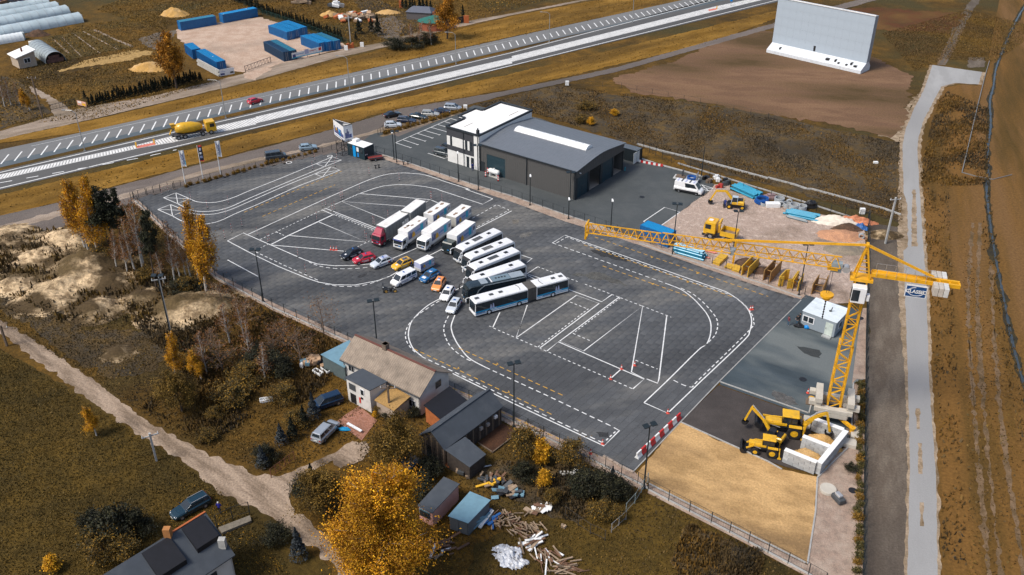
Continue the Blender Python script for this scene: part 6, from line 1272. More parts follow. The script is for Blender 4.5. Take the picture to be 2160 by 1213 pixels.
bslab((0,-3.2),2.6,.9,.02,.55);bslab((-2.9,-2.2),.9,2.4,.02,.35);bslab((3.0,-2.6),1.0,2.2,.02,.35)
post=at((1546,556));solo('steel_post',MB().beam(V3(post,0.02),V3(post,4.3),.28),M_plant_o,'tall yellow steel post standing behind the flat yellow plates','post')
# block bunkers with sand
M_blk=mat('bunker_block',(.42,.43,.43),rough=.85,var=.1,stain=(.27,.27,.27),stain_amt=.5,stain_scale=1.3,objvar=.16);M_cap=mat('white_capping',(.78,.78,.76),rough=.7,var=.05)
pA,pB,pC,pD=at(zJ((585,1010))[0]),at(zJ((965,1165))[0]),at(zJ((1262,800))[0]),at(zJ((880,640))[0])
bun=thing('block_bunker','open bunkers of large grey concrete blocks with white top edges, holding sand','bunker',(pB.x,pB.y,0),world=True)
BH=1.8;blk=None
def wall_run(a,b,label=None):
 d=b-a;L_=d.length;d.normalize();n=max(1,round(L_/1.2));u=L_/n;me=MB().box(.02,u-.02,-.29,.29,.01,BH/4-.02).data('block');me.materials.append(M_blk)
 for r_ in range(4):
  o_=.5*u if r_%2 else 0
  for k in range(n):
   if r_%2 and k==n-1:continue
   o=bpy.data.objects.new('block',me);C.objects.link(o);o.parent=bun;p=a+d*(k*u+o_)-Vector((pB.x,pB.y,0));o.location=(p.x+random.uniform(-.01,.01),p.y+random.uniform(-.01,.01),r_*BH/4+.02);o.rotation_euler=(0,0,math.atan2(d.y,d.x))
  if r_%2:
   for(xa,xb)in((0,o_),(L_-(u-o_),L_)):
    q=a+d*xa;q2=a+d*xb;part('block',MB().beam(V3(q+d*.02,r_*BH/4+BH/8+.01),V3(q2-d*.02,r_*BH/4+BH/8+.01),.58,BH/4-.04),M_blk,bun)
 part('capping',MB().beam(V3(a,BH+.03),V3(b,BH+.03),.66,.05),M_cap,bun)
pA2=pA;mid0=pB+(pC-pB)*.47;midA=mid0+(pA-pB)*.86;endD=pC+(pA-pB)*.98
shift=(pC-pB).normalized()*.3
wall_run(pA+shift*.0,pB+(pA-pB).normalized()*.3);wall_run(pB,pC);wall_run(midA,mid0+(pA-pB).normalized()*.32);wall_run(endD,pC+(pA-pB).normalized()*.32)
def heap(label,c,rx,ry,h,m,rz=0,seed=0,cat='sand heap',name='sand_heap',rough=.18,z0=.015,group=None):
 n=34;xs=np.linspace(-1.15,1.15,n);X,Y=np.meshgrid(xs,xs);r=np.sqrt(X**2+Y**2);Z=h*np.clip(1-r**1.5+rough*vnoise(X*2,Y*2,.5,seed)+rough*.35*vnoise(X*2,Y*2,1.6,seed+1),-.1,2)
 ca,sa=math.cos(rz),math.sin(rz);xw=X*rx;yw=Y*ry;V=np.stack([(xw*ca-yw*sa).ravel(),(xw*sa+yw*ca).ravel(),np.maximum(Z,-.02).ravel()],1);idx=np.arange(n*n).reshape(n,n);F=np.stack([idx[:-1,:-1].ravel(),idx[:-1,1:].ravel(),idx[1:,1:].ravel(),idx[1:,:-1].ravel()],1);F=F[(Z.ravel()[F].max(1)>-.02)]
 o=bpy.data.objects.new(name,npmesh(name,V,F,None,m,True));C.objects.link(o);o.location=(c.x,c.y,z0);return tag(o,label,cat,group)
M_heap=soil('heap_sand',(.52,.30,.09),(.44,.26,.09),(.55,.36,.17),s1=.2,s2=.9,fine=7)
heap('golden sand heap in the front bunker bay',pB+(pC-pB)*.235+(pA-pB)*.42,2.3,1.45,1.7,M_heap,math.atan2((pA-pB).y,(pA-pB).x),3);heap('golden sand heap in the rear bunker bay under the backhoe arm',pB+(pC-pB)*.73+(pA-pB)*.42,2.3,1.45,1.6,M_heap,math.atan2((pA-pB).y,(pA-pB).x),5)
g=at(zJ((1325,835))[0]);solo('pallet_board',MB().hexa([(g.x-.9,g.y-.3,.02),(g.x+.5,g.y-.9,.02),(g.x+1.0,g.y+.4,.02),(g.x-.4,g.y+.9,.02)],[(g.x-.9,g.y-.3,.5),(g.x+.5,g.y-.9,.5),(g.x+1.0,g.y+.4,.5),(g.x-.4,g.y+.9,.5)]),M_bal,'pale square concrete block lying beside the bunker corner','block')
g=at(tz:=T[3,2]((370,690))[0]);solo('drain_cover',MB().cyl((g.x,g.y,.2),(0,0,1),.95,.4,24),M_bal,'round pale concrete cover on the gravel bed','cover',bevel=.04)
g=at(T[3,2]((432,755))[0]);t=thing('stone_ornament','dark grey stone machine block on the gravel near the round cover','ornament',(g.x,g.y,0.02),R(20));part('body',MB().box(-.45,.45,-.8,.8,.1,.75),M_dgrey,t,bevel=.12);part('top',MB().box(-.3,.3,-.4,.5,.75,1.1),M_alu,t,bevel=.1)
for q,lab in((T[3,2]((525,690))[0],'dark manhole cover beside the thorny shrub'),(T[3,2]((530,330))[0],'dark manhole cover at the bunker corner'),(zJ((810,108))[0],'round dark manhole cover in the blue asphalt'),(zQ((1245,580))[0],'black round cover beside the cabin, on the gravel'),(zF((78,528))[0],'small dark drain cover in the paved hall yard')):
 g=at(q);solo('manhole_cover',MB().cyl((g.x,g.y,.03),(0,0,1),.5,.05,20),M_black,lab,'manhole cover')
# yellow backhoe loaders and excavator
def link(mb,pts,w,t0,t1):
 """tapered boom through points in the x-z plane"""
 for i,(a,b)in enumerate(zip(pts,pts[1:])):
  mb.beam(Vector(a),Vector(b),w,t0+(t1-t0)*i/max(1,len(pts)-2))
 return mb
def bucket(mb,c,w,r_,a0=0,s=1):
 pr=[(c[0]+s*r_*math.cos(t+a0),c[2]+r_*math.sin(t+a0))for t in np.linspace(0,-math.pi*1.1,8)]
 for(x0,z0),(x1,z1)in zip(pr,pr[1:]):mb.beam((x0,c[1]-w/2,z0),(x0,c[1]+w/2,z0),.08);mb.hexa([(x0,c[1]-w/2,z0),(x1,c[1]-w/2,z1),(x1,c[1]+w/2,z1),(x0,c[1]+w/2,z0)],[(x0,c[1]-w/2,z0+.05),(x1,c[1]-w/2,z1+.05),(x1,c[1]+w/2,z1+.05),(x0,c[1]+w/2,z0+.05)])
 for sy in(-1,1):y=c[1]+sy*w/2;mb.add([(x,y,z)for x,z in pr]+[(x,y+sy*.04,z)for x,z in pr],[tuple(range(8)),tuple(range(15,7,-1))]+[(i,i+1,i+9,i+8)for i in range(7)])
 return mb
def backhoe(label,p,rz,sc=1.0,arm=True,loader_up=False,arm_pose=((-2.0,0,1.2),(-3.2,0,3.3),(-4.6,0,3.6),(-5.3,0,1.3))):
 g=at(p);t=thing('backhoe_loader',label,'digger',(g.x,g.y,.03),rz,'yellow diggers by the bunkers');t.scale=(sc,)*3
 for s in(1,-1):wheel(t,-1.0,s*1.0,.78,.45,rimm=M_plant);wheel(t,1.35,s*.95,.55,.35,rimm=M_plant)
 part('chassis',MB().box(-2.0,2.2,-.42,.42,.55,1.0),M_black,t,bevel=.04);part('bonnet',MB().box(.45,2.3,-.45,.45,1.0,1.65),M_plant,t,bevel=.09)
 cb_=part('cab',MB().hexa([(-1.25,-.62,1.0),(.5,-.62,1.0),(.5,.62,1.0),(-1.25,.62,1.0)],[(-1.15,-.58,2.6),(.3,-.58,2.6),(.3,.58,2.6),(-1.15,.58,2.6)]),M_glass,t,bevel=.04)
 for sx,sy in((-1.2,-.6),(-1.2,.6),(.4,-.6),(.4,.6),(-.5,-.62),(-.5,.62)):part('cab_pillar',MB().beam((sx,sy,1.0),(sx*.95,sy*.97,2.6),.08),M_black,cb_)
 part('cab_roof',MB().box(-1.35,.55,-.75,.75,2.6,2.78),M_plant,t,bevel=.08)
 for s in(1,-1):
  part('mudguard',MB().box(-1.75,-.3,s*.98-.25,s*.98+.25,1.58,1.68),M_plant,t,bevel=.04)
  part('loader_arm',link(MB(),[(-.1,s*.62,1.5),(1.5,s*.62,1.45),(2.6,s*.62,.75 if not loader_up else 1.5)],.14,.3,.22),M_plant,t)
  part('hydraulic_ram',MB().tube((.6,s*.62,1.0),(1.7,s*.62,1.3),.06),M_alu,t)
  part('stabiliser',MB().beam((-1.95,s*.75,1.6),(-2.05,s*1.05,.25),.16).box(-2.3,-1.8,s*1.05-.2,s*1.05+.2,.05,.14),M_plant,t)
 part('front_bucket',bucket(MB(),(2.95,0,.55 if not loader_up else 1.3),2.2,.5,.9),M_black,t)
 if arm:
  part('boom',link(MB(),[arm_pose[0],((arm_pose[0][0]*.6+arm_pose[1][0]*.4)-.2,0,arm_pose[0][2]*.45+arm_pose[1][2]*.65),arm_pose[1]],.3,.5,.38),M_plant,t);part('dipper',link(MB(),[arm_pose[1],arm_pose[2],arm_pose[3]],.24,.36,.26),M_plant,t)
  part('hydraulic_ram',MB().tube((arm_pose[0][0]+.1,0,arm_pose[0][2]+.7),(arm_pose[1][0]+.2,0,arm_pose[1][2]+.3),.08).tube(Vector(arm_pose[1])+Vector((.3,0,.35)),Vector(arm_pose[2])+Vector((0,0,.3)),.07),M_alu,t)
  part('rear_bucket',bucket(MB(),(arm_pose[3][0]+.1,0,arm_pose[3][2]-.1),.7,.42,.3,-1),M_black if True else M_plant,t)
  part('swing_frame',MB().box(-2.25,-1.95,-.4,.4,.6,1.7),M_plant,t)
 return t
backhoe('large yellow backhoe loader whose arm reaches into the rear sand bay',zJ((600,690))[0],R(166),1.1,loader_up=True,arm_pose=((-2.1,0,1.4),(-3.3,0,3.0),(-4.2,0,3.6),(-4.9,0,1.0)))
bk2=backhoe('small yellow articulated loader with its black bucket down, nearest the sand lot',zJ((380,915))[0],R(165),.86,arm=False)
def excavator(label,p,rz,body_rz,sc=1.0,wheeled=False,pose=None,cabm=M_black,grp=None):
 g=at(p);t=thing('excavator',label,'digger',(g.x,g.y,.03),rz,grp);t.scale=(sc,)*3;rot=Matrix.Rotation(body_rz,4,'Z')
 if wheeled:
  part('undercarriage',MB().box(-1.9,1.9,-.6,.6,.55,.95),M_black,t,bevel=.05)
  for x in(-1.4,1.4):
   for s in(1,-1):wheel(t,x,s*.98,.55,.5,rimm=M_plant)
  part('dozer_blade',MB().hexa([(-2.6,-1.15,.2),(-2.4,-1.15,.2),(-2.4,1.15,.2),(-2.6,1.15,.2)],[(-2.7,-1.15,.85),(-2.5,-1.15,.85),(-2.5,1.15,.85),(-2.7,1.15,.85)]),M_black,t)
 else:
  for s in(1,-1):
   pr=[(1.6*math.cos(a)*(1 if abs(math.cos(a))<.99 else 1),.36+.34*math.sin(a))for a in np.linspace(0,2*math.pi,17)[:-1]];pr=[(max(-1.25,min(1.25,x*1.0))+.3*math.cos(a2),z)for(x,z),a2 in zip(pr,np.linspace(0,2*math.pi,17)[:-1])]
   part('track',MB().extrude(pr,s*.95-.22,s*.95+.22),M_black,t);part('track_frame',MB().box(-1.1,1.1,s*.95-.24,s*.95+.24,.26,.48),M_dgrey,t)
  part('undercarriage',MB().box(-.8,.8,-.8,.8,.4,.8),M_black,t)
 part('slew_ring',MB().cyl((0,0,1.0),(0,0,1),.6,.18,16),M_black,t)
 bd=part('body',MB().loft([[(x,y,z)for y,z in((-1.1,1.1),(1.1,1.1),(1.15,1.7),(.9,h),(-.9,h),(-1.15,1.7))]for x,h in((-1.75,1.75),(-1.5,1.95),(-.4,1.9),(.9,1.6))]).xf(rot),M_plant,t,bevel=.08)
 part('engine_cover',MB().box(-1.4,-.3,-.75,.75,1.92,2.06).xf(rot),M_black,bd,bevel=.04)
 part('cab',MB().hexa([(-.3,.15,1.25),(1.05,.15,1.25),(1.05,1.1,1.25),(-.3,1.1,1.25)],[(-.3,.2,2.8),(.8,.2,2.8),(.8,1.05,2.8),(-.3,1.05,2.8)]).xf(rot),M_glass,t,bevel=.05)
 part('cab_frame',MB().box(-.35,.85,.15,1.1,2.78,2.88).beam((-.3,.15,1.25),(-.3,.15,2.8),.09).beam((-.3,1.1,1.25),(-.3,1.08,2.8),.09).beam((1.05,.15,1.25),(.82,.2,2.8),.09).beam((1.05,1.1,1.25),(.82,1.05,2.8),.09).xf(rot),cabm,t)
 P=pose or((.9,-.25,1.6),(2.3,-.25,3.6),(4.2,-.25,3.7),(5.3,-.25,1.2))
 part('boom',link(MB(),P[:3],.34,.55,.42).xf(rot),M_plant,t);part('dipper',MB().beam(Vector(P[2])+Vector((-.2,0,.2)),P[3],.26,.34).xf(rot),M_plant,t)
 part('hydraulic_ram',MB().tube((1.3,-.5,1.6),Vector(P[1])+Vector((.2,-.25,0)),.07).tube(Vector(P[1])+Vector((.1,0,.4)),Vector(P[2])+Vector((-.2,0,.5)),.08).xf(rot),M_alu,t)
 part('bucket',bucket(MB(),(P[3][0]-.1,-.25,P[3][2]-.25),.9,.5,.3,1).xf(rot),M_black,t);return t
excavator('yellow tracked excavator with black cab and raised arm, between two loaders',zJ((480,800))[0],R(-60),R(-157),.72,pose=((.9,-.25,1.6),(2.2,-.25,3.4),(4.9,-.25,5.2),(5.7,-.25,1.9)),grp='yellow diggers by the bunkers')
excavator('yellow wheeled excavator with a pale blue cab on the rubble lot',zF((1165,650))[0],R(-14),R(177),.86,wheeled=True,pose=((.8,-.25,1.7),(2.4,-.25,3.5),(4.6,-.25,3.3),(5.6,-.25,.9)),cabm=mat('pale_blue_cab',(.42,.5,.58),rough=.4))
# yellow tipper lorry
def tipper():
 c,rz,L=place(zF((800,1000))[0],zF((1130,1075))[0],'L',2.2,None);L=L*1.0;t=thing('tipper_lorry','yellow tipper lorry with a loader crane and an empty open bed','lorry',(c.x,c.y,.02),rz);t.scale=(1.14,1.08,1.08);x1=L/2;x0=-L/2;k=.86
 part('cab',MB().extrude([(x1-1.9,.8),(x1-.05,.8),(x1,1.6),(x1-.12,2.7),(x1-.4,2.95),(x1-1.9,2.95)],-1.05,1.05),M_plant,t,bevel=.08);part('windscreen',pane([(x1,-1.05,1.6),(x1,1.05,1.6),(x1-.12,1.05,2.7),(x1-.12,-1.05,2.7)],.06,.94,.05,.95),M_glass,t)
 for s in(1,-1):part('side_window',MB().box(x1-1.2,x1-.3,s*1.05-.02,s*1.05+.02,1.75,2.55),M_glass,t);part('mudguard',MB().box(x1-1.9,x1-.6,s*.95-.18,s*.95+.18,.95,1.05),M_black,t);part('headlight',MB().box(x1-.05,x1+.05,s*.8-.15,s*.8+.15,.85,1.05),M_lamp,t)
 part('bumper',MB().box(x1-.3,x1+.1,-1.08,1.08,.45,.8),M_black,t,bevel=.04);part('roof_beacon',MB().cyl((x1-1.3,.0,3.02),(0,0,1),.1,.15,10),mat('amber_lamp',(.8,.3,.02)),t);part('roof_hatch',MB().box(x1-1.2,x1-.6,-.35,.35,2.95,3.0),M_dec,t)
 part('chassis',MB().box(x0+.1,x1-1.0,-.45,.45,.7,1.05),M_chassis,t);b1=x1-2.75
 part('loader_crane',MB().box(x1-2.45,x1-2.1,-.3,.3,1.05,2.4).beam((x1-2.3,0,2.3),(x1-2.35,-.9,3.1),.28).beam((x1-2.35,-.9,3.1),(x1-2.3,.8,2.9),.22),M_plant,t)
 bed=part('bed_floor',MB().box(x0,b1,-1.1,1.1,1.1,1.2),mat('sandy_bed',(.22,.16,.11),rough=.9,var=.3),t)
 for s in(1,-1):part('bed_side',MB().box(x0,b1,s*1.12-.06,s*1.12+.06,1.05,1.85),M_plant,t);part('side_guard',MB().box(x0+1.6,b1-.3,s*1.05-.03,s*1.05+.03,.55,.65).box(x0+1.6,b1-.3,s*1.05-.03,s*1.05+.03,.8,.88),M_alu,t)
 part('tailgate',MB().box(x0-.06,x0+.06,-1.06,1.06,1.05,1.85),M_plant,t);part('bed_front',MB().box(b1-.06,b1+.06,-1.06,1.06,1.05,2.05),M_plant,t)
 for xx in(x1-1.2,x0+1.3):
  for s in(1,-1):wheel(t,xx,s*.92,.5,.35)
tipper()
# trench shields
def plate(t,a,b,z0,z1,m,th=.12,nm='side_plate'):
 part(nm,MB().beam(V3(a,(z0+z1)/2),V3(b,(z0+z1)/2),th,z1-z0),m,t)
M_shy=mat('shield_yellow',(.62,.36,.03),rough=.6,var=.15,stain=(.3,.17,.05),stain_amt=.5,stain_scale=1.2);M_shb=mat('shield_rusty',(.30,.16,.045),rough=.8,var=.3,stain=(.12,.06,.03),stain_amt=.7,stain_scale=1.5)
def shield(label,a0,a1,b0,b1,h,m,extra=True):
 A0,A1,B0,B1=at(a0),at(a1),at(b0),at(b1);t=thing('trench_shield',label,'trench shield',(A0.x,A0.y,0),world=True,group='yellow trench shields by the yard edge')
 for p,q in((A0,A1),(B0,B1)):
  plate(t,p,q,.03,h,m);d=(q-p).normalized()
  for k in range(4):e_=p+(q-p)*((k+.5)/4);n_=Vector((-d.y,d.x,0))*.09;part('stiffener',MB().beam(V3(e_+n_,.1),V3(e_+n_,h-.1),.08),m,t)
 for k in(.2,.8):
  for z in(.5,h-.4):part('spreader_bar',MB().tube(V3(A0+(A1-A0)*k,z),V3(B0+(B1-B0)*k,z),.07),M_dgrey if m is M_shy else m,t)
 return t
shield('yellow trench shield of two tall plates, left of the brown one',zH((1165,708))[0],zH((1310,560))[0],zH((1245,735))[0],zH((1390,590))[0],1.9,M_shy)
shield('rusty brown trench shield standing beside the tall yellow plates',zH((1455,775))[0],zH((1612,610))[0],zH((1540,805))[0],zH((1690,640))[0],2.0,M_shb)
def ushield(label,pts,h,m):
 P_2=[at(p)for p in pts];t=thing('trench_shield',label,'trench shield',(P_2[0].x,P_2[0].y,0),world=True,group='yellow trench shields by the yard edge')
 for a,b in zip(P_2,P_2[1:]):plate(t,a,b,.03,h,m,.14)
 return t
ushield('open yellow corner-shaped shield with folded ends, right of the brown one',zH((1720,850),(1660,855),(1745,765),(1795,760)),1.9,M_shy)
ushield('narrow yellow shield folded at its front end, by the lamp post',zH((1775,885),(1830,880),(1905,770)),1.8,M_shy)
shield('yellow shield with a dark spreader frame, nearest the lamp post',zH((1845,890))[0],zH((1925,760))[0],zH((1915,920))[0],zH((1985,800))[0],1.7,M_shy)
shield('rusty shield behind the grey cabin',zQ((505,225))[0],zQ((600,80))[0],zQ((660,270))[0],zQ((740,90))[0],2.0,M_shb)
def flatplate(label,q,z,m,th=.5):
 P_2=[at(p)for p in q];solo('shield_panel',MB().hexa([V3(p,z)for p in P_2],[V3(p,z+th)for p in P_2]),m,label,'steel panel','yellow steel panels lying flat',bevel=.03)
flatplate('large yellow panel lying flat beside the grey tarp',zH((780,550),(870,585),(985,475),(885,445)),.05,M_shy,.55);flatplate('yellow panel lying flat, middle of three',zH((935,605),(1030,632),(1085,585),(985,555)),.05,M_shy,.25);flatplate('yellow panel lying flat, nearest the tall plates',zH((1035,645),(1130,675),(1172,610),(1085,580)),.05,M_shy,.35)
heap('dark earth heap behind the yellow panels',at(zH((1250,540))[0]),2.2,1.6,.9,soil('dark_earth',(.12,.07,.045),(.07,.045,.03),s2=1.0),0,3,'earth heap','earth_heap');heap('brown earth heap by the tall yellow plates',at(zH((1440,640))[0]),2.0,1.2,.5,MATS['dark_earth'],.5,8,'earth heap','earth_heap')
heap('reddish sand heap at the right end of the rubble lot',at(zG((1290,760))[0]),4.2,2.4,1.0,soil('red_sand',(.52,.27,.15),(.42,.22,.13),s2=1.0),-.1,4);heap('dark soil heap beside the white tarpaulin',at(zG((1360,680))[0]),2.6,1.4,1.2,MATS['dark_earth'],-.15,6,'earth heap','earth_heap')
heap('pale sand heap outside the fence beneath the power pole',at(T[3,1]((740,290))[0]),3.4,1.8,.8,M_sandy,0,9);heap('grey sand spread near the crane head',at(zG((1330,920))[0]),3.6,2.2,.6,soil('grey_sand',(.27,.22,.16),(.2,.17,.13),s2=1.0),0,12)
heap('white tarpaulin over a low heap at the lot corner',at(zG((1235,600))[0]),4.2,1.7,1.3,mat('cream_tarpaulin',(.66,.58,.48),rough=.6,var=.08,bump=.5,bscale=2),-.2,14,'tarpaulin','tarpaulin',.35)
heap('orange tarpaulin crumpled by the corner fence',at(zG((1440,600))[0]),3.8,1.0,1.2,mat('orange_tarpaulin',(.52,.19,.09),rough=.6,var=.3,scale=1.5,bump=.8,bscale=2),-.15,21,'tarpaulin','tarpaulin',.6)
heap('blue plastic sheet at the lot corner',at(zG((1520,660))[0]),1.0,1.3,.7,mat('blue_sheet',(.02,.1,.3),rough=.5),.5,22,'sheet','plastic_sheet',.5)
M_pipe=mat('blue_pipe',(.03,.27,.41),rough=.3,var=.1);M_pipe2=mat('grey_pipe',(.16,.2,.22),rough=.4)
def pipes(label,a,b,rows,cols,r,m,grp=None,spread=1.0,jit=.3):
 A_,B_=at(a),at(b);d=B_-A_;L_=d.length;t=thing('pipe_stack',label,'pipes',(A_.x,A_.y,.02),math.atan2(d.y,d.x),grp);me=MB().ring((L_/2,0,0),(1,0,0),r,r*.82,L_,10).data('pipe');me.materials.append(m);rd=random.Random(int(L_*10))
 for j in range(rows):
  for i in range(cols-(j%2)):
   o=part('pipe',me,None,t);o.location=(rd.uniform(-jit,jit),(i+.5*(j%2))*r*2.02*spread,r+j*r*1.75)
 for x in(.2,.8):part('timber',MB().box(L_*x-.05,L_*x+.05,-.3,cols*r*2+.1,-.01,.0),M_wood,t)
 return t
pipes('stack of light blue pipes behind the wheeled excavator',zF((1120,440))[0],zF((1385,560))[0],3,6,.2,M_pipe);pipes('loose stack of light blue pipes in the middle of the rubble lot',zG((640,520))[0],zG((985,590))[0],2,6,.2,M_pipe,spread=1.05,jit=.7)
pipes('long blue pipe bundle behind the yard fence next to the blue container',zH((255,400))[0],zH((640,510))[0],4,5,.19,M_pipe);pipes('two grey pipes lying at the foot of the loose blue pipes',zG((655,545))[0],zG((890,605))[0],1,2,.2,M_pipe2)
pipes('orange pipes beside the long blue bundle',zH((470,350))[0],zH((650,410))[0],1,2,.13,mat('orange_pipe',(.5,.16,.05),rough=.4));pipes('red pipes lying behind the long blue bundle',zH((690,385))[0],zH((830,420))[0],1,3,.1,mat('red_pipe',(.45,.09,.05),rough=.4));pipes('thin red pipe sticking out past the blue bundle',zH((560,425))[0],zH((735,480))[0],1,1,.13,MATS['red_pipe'])
M_cr=mat('concrete_ring',(.34,.36,.37),rough=.85,var=.1)
def cring(label,q,r,h,upright=False,grp='concrete well rings'):
 g=at(q);mb=MB()
 if upright:mb.ring((g.x,g.y,r+.02),(.3,1,0),r,r*.68,h,20)
 else:mb.ring((g.x,g.y,h/2+.02),(0,0,1),r,r*.8,h,22)
 solo('well_ring',mb,M_cr,label,'well ring',grp)
for q,r,h,u,lab in((zG((567,375))[0],.95,1.1,0,'large open well ring beside the blue hose coil'),(zG((745,445))[0],1.0,1.0,0,'large well ring between the small rings and the grey stack'),(zG((660,420))[0],.75,.8,0,'well ring under the upright ring'),(zG((683,400))[0],.6,.5,1,'ring standing upright on another ring'),(zG((592,412))[0],.5,.4,1,'small ring standing upright in front of the large one'),(zG((830,455))[0],.9,.9,0,'grey well ring at the right of the row'),(zG((1522,790))[0],.5,.5,1,'small pipe ring by the corner fence'),(zG((390,405))[0],.6,.6,0,'low broken ring beside the white box')):cring(lab,q,r,h,u)
g=at(zG((500,430))[0]);solo('white_box',MB().box(g.x-1.3,g.x+1.3,g.y-.2,g.y+1.0,.02,.85),M_sw,'white rectangular box in front of the well rings','box',bevel=.04)
g=at(zG((365,370))[0]);mb=MB();
for k in range(6):mb.ring((g.x+rng.uniform(-.1,.1),g.y+rng.uniform(-.1,.1),.15+k*.14),(rng.uniform(-.15,.15),rng.uniform(-.15,.15),1),1.35-.03*k,1.15-.03*k,.14,22)
solo('hose_coil',mb,mat('blue_hose',(.01,.08,.30),rough=.4),'coil of dark blue hose between the pipes and the well rings','hose coil')
g=at(zG((465,320))[0]);solo('scrap_pallet',MB().box(g.x-1.2,g.x+1.2,g.y-.7,g.y+.7,.02,.5).box(g.x-.6,g.x+.8,g.y-.4,g.y+.4,.5,.9),mat('pink_grey_pile',(.3,.2,.2),var=.4,scale=2),'low pile with pink and white wrapping beside the hose coil','pile')
g=at(zG((925,425))[0]);solo('black_heap',MB().blob((g.x,g.y,.5),(1.2,.8,.9),3,10,6,.25,.02),M_black,'black plastic sacks heaped by the rear fence','sacks')
for k,q in enumerate((zF((860,360))[0],zF((830,320))[0],zF((955,350))[0],zF((925,310))[0],zF((960,410))[0],zF((1040,390))[0],zF((1050,350))[0])):
 g=at(q);m=(M_wood,M_black,M_sw,M_sw,mat('red_machine',(.4,.04,.03)),M_dgrey,M_black)[k]
 mb=MB();rd=random.Random(k)
 for i in range(4):x,y=rd.uniform(-.7,.7),rd.uniform(-.4,.4);mb.box(g.x+x-.35,g.x+x+.35,g.y+y-.25,g.y+y+.25,.02,rd.uniform(.3,.9),Matrix.Translation(g)@Matrix.Rotation(rd.uniform(0,3),4,'Z')@Matrix.Translation(-g))
 solo('site_clutter',mb,m,['brown boards heaped by the lot corner','black wheel parts near the fence','small white boxes near the brown boards','white drum parts at the fence','red compactor beside the cross-marked bay','grey machine part beside the red compactor','black machine part by the blue pipes'][k],'clutter')
g0_,g1_=at(zF((90,130))[0]),at(zF((265,165))[0])
for k in range(7):
 p=g0_+(g1_-g0_)*k/6;t=thing('road_barrier','red and white striped barrier board in the stack by the open container','barrier',(p.x,p.y,.02),R(-25),'striped barrier boards stacked by the container')
 for s_ in range(4):part('stripe',MB().hexa([(-1+s_*.5,-.12,.02),(-.5+s_*.5,-.12,.02),(-.5+s_*.5,.12,.02),(-1+s_*.5,.12,.02)],[(-1+s_*.5,-.1,.5),(-.5+s_*.5,-.1,.5),(-.5+s_*.5,.1,.5),(-1+s_*.5,.1,.5)]),M_red if(s_+k)%2 else M_sw,t)
p,q=at(zF((450,320))[0]),at(zF((730,370))[0]);d=(q-p);t=thing('plant_trailer','grey plant trailer with raised ramps carrying a blue hose coil','trailer',((p+q).x/2,(p+q).y/2,.02),math.atan2(d.y,d.x));Lt=d.length
part('deck',MB().box(-Lt/2,Lt/2,-1,1,.55,.72),MATS['galvanised']if 'galvanised' in MATS else M_alu,t)
for s in(1,-1):
 part('ramp',MB().beam((-Lt/2+1.6,s*.5+.4,.7),(-Lt/2+1.6,s*.5+.4,2.2),.4,.12),M_dgrey,t);part('ramp',MB().beam((Lt/2-.4,s*.5+.4,.7),(Lt/2-.4,s*.5+.4,2.0),.5,.1),M_alu,t)
 for x in(-.5,.5):wheel(t,x,s*1.05,.33,.22)
part('wood_stack',MB().box(-Lt/2+.4,-.2,-.6,.6,.72,1.0),M_wood,t);mb=MB()
for k in range(4):mb.ring((1.1,0,.8+k*.12),(0,0,1),.95,.75,.12,18)
solo('hose_coil',mb.xf(Matrix.Translation(t.location)@Matrix.Rotation(t.rotation_euler.z,4,'Z')),MATS['blue_hose'],'blue hose coil lying on the plant trailer','hose coil')
# grey site cabin
pL,pR_=at(zQ((340,700))[0]),at(zQ((840,885))[0]);d=pR_-pL;Lc=d.length;cabn=thing('site_cabin','grey site cabin with a bright panelled roof beside the crane mast','cabin',(pL.x,pL.y,0.02),math.atan2(d.y,d.x));dep=4.8;HC=2.7
M_cab=mat('grey_cabin',(.26,.30,.33),rough=.5,var=.04);part('wall',MB().box(0,Lc,0,dep,.15,HC),M_cab,cabn,bevel=.02);part('floor_frame',MB().box(.1,Lc-.1,.1,dep-.1,0,.149),M_dgrey,cabn)
M_croof=mat('pale_roof_panel',(.68,.74,.76),rough=.5,var=.06,objvar=.05,stain=(.42,.46,.48),stain_amt=.5,stain_scale=.6)
for k in range(5):part('roof_panel',MB().box(-.08,Lc+.08,-.08+(dep+.16)*k/5+.02,-.08+(dep+.16)*(k+1)/5-.02,HC+.001,HC+.06),M_croof,cabn)
wf=part('window_frame',MB().box(.15,1.95,-.05,-.003,1.05,2.15),M_dec,cabn);part('pane',MB().box(.28,.98,-.07,-.051,1.18,2.02),M_glass,wf);part('pane',MB().box(1.12,1.82,-.07,-.051,1.18,2.02),M_glass,wf)
dr=part('door',MB().box(Lc-1.5,Lc-.35,-.04,-.003,.2,2.3),mat('pale_green_door',(.52,.58,.52),rough=.5),cabn);part('handle',MB().box(Lc-1.4,Lc-1.3,-.08,-.041,1.2,1.35),M_black,dr)
wf=part('window_frame',MB().box(Lc+.003,Lc+.05,1.2,2.4,1.0,2.1),M_dec,cabn);part('pane',MB().box(Lc+.051,Lc+.07,1.32,2.28,1.12,1.98),M_glass,wf)
part('step',MB().box(Lc-1.6,Lc-.3,-.7,-.06,0,.18),M_alu,cabn);part('vent',MB().cyl((Lc*.62,dep*.5,HC+.1),(0,0,1),.2,.15,12).beam((Lc*.62+.1,dep*.5,HC+.1),(Lc*.62+.2,dep*.5,HC+.8),.12),M_dgrey,cabn)
g=at(zQ((440,735))[0]);solo('blue_bag',MB().blob((g.x,g.y,.25),(.45,.35,.35),4,10,6,.15,.02),mat('bright_blue_sack',(.0,.22,.6),rough=.5),'bright blue bag on the ground beneath the cabin window','bag')
